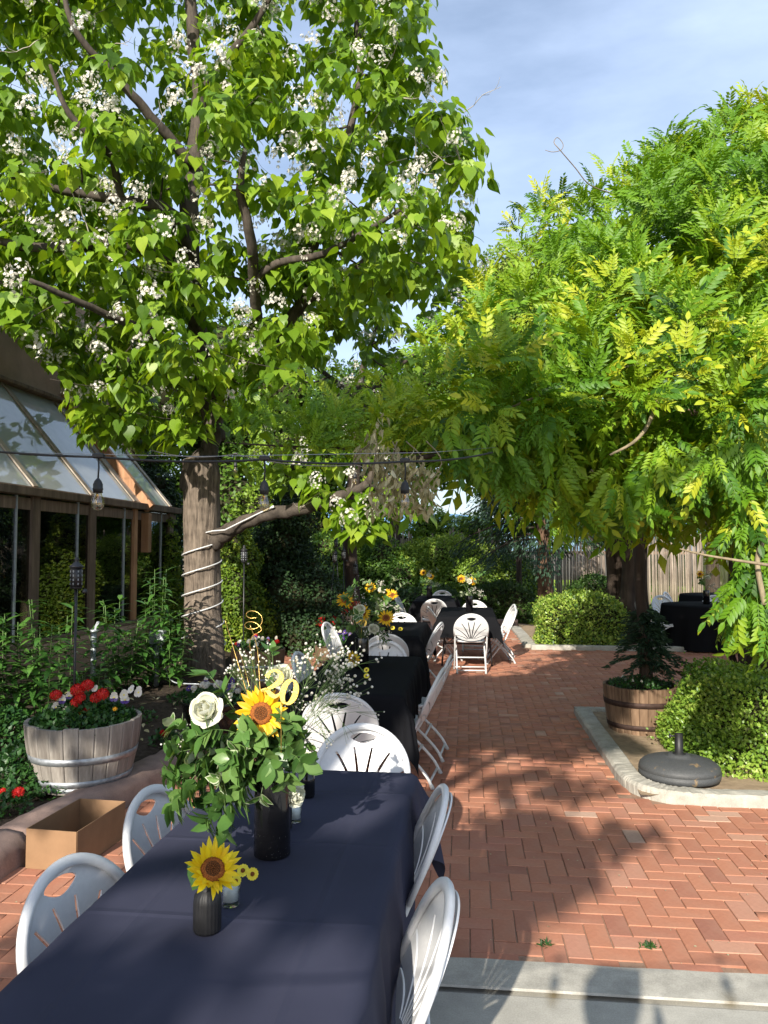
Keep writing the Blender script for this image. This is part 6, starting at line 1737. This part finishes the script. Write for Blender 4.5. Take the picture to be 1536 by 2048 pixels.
# cardboard box
cbx=thing('cardboard_box','open empty brown cardboard box on the bricks by the stone kerb','box',(-2.165,4.16,0),R(-4))
w,l,h,th=.29,.50,.205,.004
for nm,c,s in (('front_panel',(0,-l/2,h/2+.004),(w,th,h)),('back_panel',(0,l/2,h/2+.004),(w,th,h)),('side_panel',(-w/2-.0,0,h/2+.004),(th,l-th*2-.002,h)),('side_panel',(w/2,0,h/2+.004),(th,l-th*2-.002,h)),('bottom_panel',(0,0,.006),(w-.01,l-.01,th))):
    mb=MB(); mb.box(c,s); mb.build(nm,M['card'],cbx)
mb=MB()
for k in range(5): mb.add(*T_LANCE,M=Matrix.Translation((rnd.uniform(-.08,.08),rnd.uniform(-.1,.2),.012))@Matrix.Rotation(rnd.uniform(0,6),4,'Z')@Matrix.Scale(.06,4))
tag(mb.build('leaf_scraps',M['herb_leaf'],None,(-2.165,4.16,0.0)),'few cut leaf scraps at the bottom of the cardboard box','scraps',kind='stuff')

# lantern torch standing in the barrel
def torch(x,y,z,h,lab,tilt=(0,0),s=1.0,group='black lantern torches on poles'):
    t=thing('garden_torch',lab,'garden torch',(x,y,z),0,group); t.rotation_euler=(tilt[0],tilt[1],0)
    mb=MB(); mb.tube([(0,0,-.2),(0,0,h)],.008*s,8); mb.build('pole',M['black_metal'],t)
    mb=MB(); mb.lathe([(.034*s,h),(.038*s,h+.005),(.038*s,h+.012)],10); mb.lathe([(.036*s,h+.012),(.036*s,h+.145)],10,capt=True); l=mb.build('lantern',M['black_metal'],t)
    mb=MB(); mb.lathe([(.045*s,h+.145),(.042*s,h+.155),(.02*s,h+.175),(.012*s,h+.19),(.018*s,h+.20),(.008*s,h+.215)],12,capt=True); mb.build('lantern_cap',M['black_metal'],l)
    mb=MB()
    for k in range(8):
        for j in range(4):
            a=k*.785; mb.box((.0368*s*math.cos(a),.0368*s*math.sin(a),h+.035+j*.028),(.002,.009,.014),Matrix.Rotation(a,3,'Z'))
    stuff(mb.build('pierced_holes',M['grey_paint'],l))
    mb=MB(); mb.tube([(0,0,h-.01),(.05*s,0,h-.01)],.002,5); mb.lathe([(.016,0),(.018,.01),(.012,.03)],10,Matrix.Translation((.056*s,0,h-.03)),capt=True); mb.build('snuffer',M['black_metal'],t)
    return t
tz=GZ(168,1400,bz+.4)
torch(-2.66,5.02,bz+.36,.94,'black pierced lantern torch on a tall pole standing in the grey barrel',(0,0),1.1)
for i,(x,yb,yt,xt,d,l) in enumerate(((655,1200,1125,668,12.6,'leaning lantern torch far left of the group under the second catalpa'),(683,1230,1095,671,12.9,'tallest thin lantern torch of the far group'),(686,1235,1120,686,12.5,'upright lantern torch in the middle of the far group'),(710,1230,1150,710,12.2,'lower lantern torch right of the far group'))):
    b=AT(x,yb,d); tp_=AT(xt,yt,d); torch(b.x,b.y,.3,max(.5,tp_.z-.3),l,(0,math.atan2(tp_.x-b.x,tp_.z-.3)),.9)
b=AT(487,1250,9.5); torch(b.x,b.y,.4,AT(487,1125,9.5).z-.4,'thin dark torch pole in front of the golden conifer')

# electrical box on its conduit, path light, pipe, small white lamp
e=GZ(312,1372,.1); eb=thing('outlet_box','grey weatherproof outlet box on a metal post left of the catalpa','outlet',(e.x,e.y,.1))
mb=MB(); mb.tube([(0,0,-.05),(0,0,.47)],.032,12); mb.build('conduit',M['zinc'],eb)
mb=MB(); mb.box((-.02,0,.56),(.10,.11,.15),bev=.008); mb.build('box_body',M['grey_paint'],eb)
mb=MB(); mb.box((.06,-.01,.57),(.09,.10,.16),bev=.02); mb.build('cover',M['clear_glass'] if 0 else M['zinc'],eb)
mb=MB(); mb.tube(smoothpath([(.05,0,.49),(.09,.0,.3),(.2,-.05,.08),(.45,-.1,.05),(1.0,-.1,.06)],5),.008,6); mb.build('cable',M['zinc'],eb)
e=GZ(162,1400,.1); pl=thing('path_light','low round garden light with a pale disc cap behind the grey barrel','garden light',(-3.15,5.9,.1))
mb=MB(); mb.lathe([(.06,0),(.06,.22),(.05,.24)],20,capt=True); mb.build('light_body',M['black_metal'],pl)
mb=MB(); mb.lathe([(.10,.25),(.105,.262),(.05,.28),(.02,.285),(.02,.30),(.001,.30)],24); mb.build('light_cap',M['zinc'],pl)
e=AT(187,1305,8.3); pv=thing('standpipe','short white pipe with a tilted spray head in front of the sunroom glass','pipe',(e.x,e.y,.1))
mb=MB(); mb.tube([(0,0,0),(0,0,e.z+.12)],.03,12); mb.build('pipe_body',M['zinc'],pv)
mb=MB(); mb.lathe([(.045,0),(.045,.02),(.025,.03)],14,Matrix.Translation((0,0,e.z+.12)),capt=True); mb.box((.03,0,e.z+.18),(.03,.03,.11),Matrix.Rotation(R(25),3,'Y'),bev=.005); mb.build('spray_head',M['zinc'],pv)

# tall leafy stems in the bed
LLM=[m1(lance(w,.1,c),'leaf','lily_leaf') for w,c in ((.17,.45),(.20,.3),(.16,.6))]
def lilies(px,py,d,h,ns,lab,seed,rad=.22,group=None):
    q=random.Random(seed); g=AT(px,py,d); t=thing('leafy_perennial',lab,'plant',(g.x,g.y,.1))
    nl=0; Pz=[];Yz=[];Zz=[];Sz=[]
    for s in range(ns):
        a=q.uniform(0,6.28); r0=q.uniform(0,rad); b=Vector((r0*math.cos(a),r0*math.sin(a),0)); hh=h*q.uniform(.7,1.05); e=b*1.5+Vector((q.uniform(-.05,.05),q.uniform(-.05,.05),hh))
        mb=MB(); mb.tube(smoothpath([b,b.lerp(e,.5),e],3),.004,5); mb.build('stem',M['stem'],t)
        for k in range(int(30*hh)+8):
            tt=.12+.88*k/(int(30*hh)+8); p=b.lerp(e,tt); aa=k*2.4+s; dr=q.uniform(-.1,.55) if tt<.9 else q.uniform(.3,.9)
            Pz.append(p); Yz.append(Vector((math.cos(aa),math.sin(aa),dr))); Zz.append(Vector((-math.cos(aa)*dr,-math.sin(aa)*dr,1))); Sz.append(q.uniform(.15,.22)*(1.0-.12*tt))
    Mx=frames(Pz,Yz,Zz,Sz)
    for i in range(min(110,len(Mx))): inst('leaf',LLM[i%3],mat4(Mx[-1-i]),t)
    if len(Mx)>110: stuff(scatter('leaves',lance(.14,.1,.4),Mx[:-110],M['lily_leaf'],t,nrs.rand(len(Mx)-110)))
for i,(x,y,d,h,ns,l) in enumerate(((122,1330,7.6,1.15,5,'tall leafy perennial to the left of the lantern pole, tips in the sun'),(240,1330,8.4,1.05,6,'tall leafy perennial between the lantern pole and the outlet box'),(305,1300,9.2,1.30,6,'tall leafy perennial behind the outlet box with bright tips'),(345,1320,9.0,.95,6,'leafy perennial touching the left side of the catalpa trunk'),
    (75,1380,6.6,1.0,7,'dark leafy perennial behind the grey barrel on its left'),(15,1380,6.4,1.0,7,'dark leafy perennial at the left edge of the picture'),(180,1380,7.0,.6,4,'low leafy perennial behind the geraniums'),(275,1350,8.8,.85,6,'shorter leafy perennial left of the outlet box'))):
    lilies(x,y,d,h,ns,l,60+i)
def herb(px,py,r,h,lab,seed,n=1500,leaf=.04,fl=()):
    g=GZ(px,py,.1); return planting(lab,g.x,g.y,.1,r,n,list(fl),seed,leaf,h,'herb_leaf',None,'plant','leafy_herb')
herb(50,1575,.28,.26,'bushy mint like herb left of the grey barrel',70,1500,.045)
herb(8,1500,.3,.3,'dark herb clump at the left edge behind the mint',71,1200,.045)
herb(20,1625,.12,.10,'low plant with a red flower at the left edge by the stone kerb',72,200,.04,[('r',0,.05,.12,.04),('r',2.5,.12,.1,.025)])
herb(110,1590,.13,.10,'low pale seedling with a red bloom by the kerb in front of the barrel',73,160,.04,[('r',1.5,.03,.12,.03)])
herb(330,1490,.12,.10,'small plant with one red bloom beside the black pot',74,160,.04,[('r',4.5,.02,.10,.035)])
herb(250,1440,.3,.06,'patch of low weeds between the grey barrel and the catalpa',75,350,.035)
herb(400,1400,.35,.08,'low weeds round the foot of the catalpa trunk',76,500,.04)

# white rope light round the trunk
mb=MB(); pts=[]
def tr(z): return float(np.interp(z,[.1,.6,1.5,2.6],[.285,.262,.245,.245]))
def tc_(z):
    a=AT(405,1200,D0); b=AT(403,1050,D0); c=cb
    if z<a.z: t=max(0,(z-c.z)/(a.z-c.z)); return c.lerp(a,t)
    t=min(1.2,(z-a.z)/(b.z-a.z)); return a.lerp(b,t)
for i in range(0,int(6.1*24)):
    th=i/24*2*math.pi; z=.36+i/24*.27
    if z>1.88: break
    c=tc_(z); r=tr(z)+.012; pts.append(Vector((c.x+r*math.cos(th-1.2),c.y+r*math.sin(th-1.2),z+.035*math.sin(th))))
lastz=pts[-1].z
pts+= [AT(425,1062,10.0),AT(450,1060,9.93),AT(480,1045,9.9),AT(515,1028,9.82),AT(545,1014,9.75)]
pre=[AT(340,1400,9.9),AT(400,1345,9.85),AT(430,1330,9.9)]; 
rl=thing('rope_light','white rope light wound six times round the catalpa trunk and out along its limb','light rope',(cb.x,cb.y,0))
mb.tube([p-rl.location for p in pts],.0095,8); mb.build('light_tube',M['rope_light'],rl)
mb=MB(); mb.tube([AT(543,1015,9.75)-rl.location,AT(548,1013,9.74)-rl.location],.018,8); mb.build('end_cap',M['white_plastic'],rl)

# string lights
def bulb(root,p,hang=.075,s=1.0):
    b=MB(); b.tube([p,p+Vector((.002,0,-hang*.5)),p+Vector((0,0,-hang))],.0032,6); b.box(p+Vector((0,0,.004)),(.040,.016,.018),bev=.004); b.build('drop_cord',M['cord'],root)
    T=Matrix.Translation(p+Vector((0,0,-hang)))
    b=MB(); b.lathe([(.004,0),(.012,-.010),(.0165,-.022),(.0165,-.034),(.0180,-.036),(.0180,-.040),(.0165,-.042),(.0165,-.052)],18,T,capt=True); k=b.build('socket',M['cord'],root)
    b=MB(); b.lathe([(.0125,-.052),(.014,-.058),(.0205,-.075),(.0225,-.088),(.0205,-.101),(.013,-.111),(.001,-.1145)],20,T,capb=False); b.build('bulb',M['bulb_glass'],k)
    b=MB(); b.tube([p+Vector((0,0,-hang-.05)),p+Vector((0,0,-hang-.072))],[.006,.004],6); b.tube([p+Vector((x_,0,-hang-z_)) for x_,z_ in ((-.004,.072),(-.005,.092),(0,.095),(.005,.092),(.004,.072))],.0007,4); b.build('filament',M['gold_wire'],k)
sl_=thing('string_lights','black cable of hanging clear bulbs stretched across the patio in front of the catalpa','string lights',AT(200,920,2.75))
def cabsag(pts,root,sag=.02,r=.0042):
    out=[]
    for a,b in zip(pts,pts[1:]):
        for k in range(8): t=k/8; out.append(a.lerp(b,t)+Vector((0,0,-sag*4*t*(1-t))))
    out.append(pts[-1]); mb=MB(); mb.tube([p-root.location for p in out],r,7); return mb.build('cable',M['cord'],root)
bp_=[AT(-200,880,2.66),AT(197,914,2.72),AT(529,919,2.80),AT(810,923,3.05),AT(985,905,3.5)]
cabsag(bp_,sl_,.012)
for p in bp_[1:4]: bulb(sl_,p-sl_.location)
gw=MB(); gw.tube([AT(-200,900,2.75),AT(400,913,2.82),AT(860,905,3.2),AT(990,895,3.6)],.0012,4); tag(gw.build('guy_wire',M['wire']),'thin pale steel wire running just above the string light cable','wire')
s2=thing('string_lights','black cable of clear bulbs strung behind the photographer','string lights',(0,0,2.1))
def above(px,py,z): g=GZ(px,py,0); return shadeP(g.x,g.y,z)
b2=[above(800,1945,2.05),above(1118,1918,2.02),above(1440,1920,2.02),above(1760,1925,2.05)]
d=b2[1]-b2[0]; b2=[b2[0]-d*4+Vector((0,0,.3))]+b2+[b2[-1]+d*4+Vector((0,0,.3))]
cabsag(b2,s2,.03)
for p in b2[2:4]: bulb(s2,p-s2.location,.06,1.1)
# small far bulbs seen through the leaves
sl3=thing('string_lights','second run of tiny bulbs far behind the first, seen through leaves','string lights',AT(470,915,7.5))
b3=[AT(300,900,7.6),AT(471,908,7.5),AT(710,930,7.2),AT(900,935,7.0)]
cabsag(b3,sl3,.05,.005)
for p in b3[1:3]: bulb(sl3,p-sl3.location)

# fallen leaves and petals on the bricks and beds
n=420; gx=nrs.uniform(-2.2,5,n); gy=3.3+nrs.rand(n)**1.3*7
lit=scatter('fallen_petals',quadleaf(.4),frames(np.stack([gx,gy,np.full(n,.012)+nrs.rand(n)*.004],1),np.stack([nrs.normal(size=n),nrs.normal(size=n),nrs.normal(size=n)*.1],1),np.tile([0,0,1.0],(n,1))+sphrand(n)*.2,nrs.uniform(.006,.016,n)),M['cream_edge'],None,nrs.rand(n)); struct(lit); tag(lit,kind='stuff',label='tiny fallen petals and leaf bits scattered over the red bricks',cat='petals')
n=500; gx=nrs.uniform(-5,-2.3,n); gy=nrs.uniform(3,11,n)
lit=scatter('leaf_litter',T_LANCE,frames(np.stack([gx,gy,np.full(n,.135)+nrs.rand(n)*.01],1),np.stack([nrs.normal(size=n),nrs.normal(size=n),nrs.normal(size=n)*.15],1),np.tile([0,0,1.0],(n,1))+sphrand(n)*.3,nrs.uniform(.03,.08,n)),M['dry_leaf'],None,nrs.rand(n)); tag(lit,kind='stuff',label='dry leaf litter lying on the dark soil of the left bed',cat='leaf litter')
def tuft(px,py,lab,n=26):
    g=GZ(px,py,0); t=scatter('weed_tuft',lance(.12,.1,.5),frames(np.tile([0,0,.004],(n,1))+nrs.normal(size=(n,3))*np.array([.02,.008,0]),sphrand(n)*.8+np.array([0,0,.7]),sphrand(n),nrs.uniform(.015,.035,n)),M['herb_leaf'],None,nrs.rand(n)); t.location=g; tag(t,lab,'weed',kind='stuff')
tuft(1090,1893,'small green weed in the joint between bricks and slab, left one'); tuft(1300,1896,'wider green weed patch in the joint at the slab edge',60); tuft(1410,1592,'tiny weed at the crack of the concrete kerb',20)

# ================================================================== the person taking the picture (their shadow falls on the slab)
M['shirt']=simple('shirt',(.12,.14,.20),.8); M['trousers']=simple('trousers',(.05,.05,.06),.8); M['skin']=simple('skin',(.45,.27,.19),.5); M['hair']=simple('hair',(.03,.02,.015),.6,.3,0,200,.4,.5)
def skinned(name,verts,edges,radii,mat,parent,root=0,sub=2):
    me=bpy.data.meshes.new(name); me.from_pydata([Vector(v) for v in verts],edges,[]); me.materials.append(mat)
    o=bpy.data.objects.new(name,me); COL.objects.link(o); o.parent=parent
    sk=o.modifiers.new('skin','SKIN'); o.modifiers.new('sub','SUBSURF').levels=sub; o.modifiers['sub'].render_levels=sub
    for i,r_ in enumerate(radii):
        d=me.skin_vertices[0].data[i]; d.radius=(r_,r_) if not hasattr(r_,'__len__') else r_; d.use_root=(i==root)
    return o
ph=thing('person','person in a dark shirt standing behind the camera holding up a phone with both hands','person',(-.12,-.27,0),R(-4)); ph.scale=(1.04,1.0,1.01)
V_=[(0,0,.95),(0,0,1.12),(0,-.01,1.30),(0,0,1.44),(0,.01,1.53),  (-.10,0,.90),(-.11,.01,.50),(-.12,-.02,.09),(-.12,.12,.04), (.10,0,.90),(.11,.01,.50),(.12,-.02,.09),(.12,.12,.04),
    (-.19,-.02,1.41),(-.27,-.02,1.14),(-.06,.13,1.36),(.04,.17,1.47), (.19,-.02,1.41),(.27,-.02,1.14),(.20,.13,1.36),(.18,.17,1.47)]
E_=[(0,1),(1,2),(2,3),(3,4),(0,5),(5,6),(6,7),(7,8),(0,9),(9,10),(10,11),(11,12),(3,13),(13,14),(14,15),(15,16),(3,17),(17,18),(18,19),(19,20)]
R_=[(.15,.11),(.125,.095),(.155,.11),(.11,.08),(.055,.055),.085,.062,.042,.035,.085,.062,.042,.035,.06,.045,.034,.027,.06,.045,.034,.027]
skinned('body',V_,E_,R_,M['shirt'],ph)
mb=MB(); mb.lathe([(.001,-.125),(.045,-.115),(.068,-.07),(.076,-.01),(.080,.04),(.070,.085),(.04,.112),(.001,.12)],24,Matrix.Translation((0,.03,1.655))@Matrix.Diagonal((.95,1.15,1,1)),capb=False); hd_=mb.build('head',M['skin'],ph)
mb=MB(); mb.lathe([(.001,-.13),(.07,-.10),(.098,-.02),(.095,.06),(.06,.115),(.001,.135)],24,Matrix.Translation((0,.0,1.67)),capb=False); mb.build('hair',M['hair'],ph)
for s in (-1,1):
    mb=MB(); mb.lathe([(.001,0),(.018,.004),(.02,.012),(.001,.02)],10,Matrix.Translation((s*.074,.03,1.65))@Matrix.Rotation(s*R(90),4,'Y')); mb.build('ear',M['skin'],hd_)
    mb=MB(); mb.lathe([(.001,-.009),(.009,0),(.001,.009)],8,Matrix.Translation((s*.03,.108,1.67))); mb.build('eye',M['black_gloss'],hd_)
mb=MB(); mb.tube([(0,.112,1.675),(0,.135,1.64)],[.008,.014],8); mb.build('nose',M['skin'],hd_)
for s in (-1,1):
    x0=.11+s*.07
    hv=[(x0,.17,1.475),(x0,.175,1.51)]; he=[(0,1)]; hr=[.022,.026]
    for k in range(4):
        b=len(hv); z=1.515+k*.018; hv+=[(x0+s*.006,.185,z),(x0+s*.008,.205,z+.003),(x0-s*.012,.215,z+.004)]; he+=[(1,b),(b,b+1),(b+1,b+2)]; hr+=[.0095,.0085,.0075]
    b=len(hv); hv+=[(x0-s*.012,.17,1.50),(x0-s*.03,.18,1.525)]; he+=[(1,b),(b,b+1)]; hr+=[.011,.009]
    skinned('hand',hv,he,hr,M['skin'],ph,0,1)
phn=thing('phone','black phone held upright by the photographer','phone',(.0,-.045,1.63)); mb=MB(); mb.box((0,0,0),(.072,.008,.148),bev=.003); mb.build('phone_body',M['black_gloss'],phn)
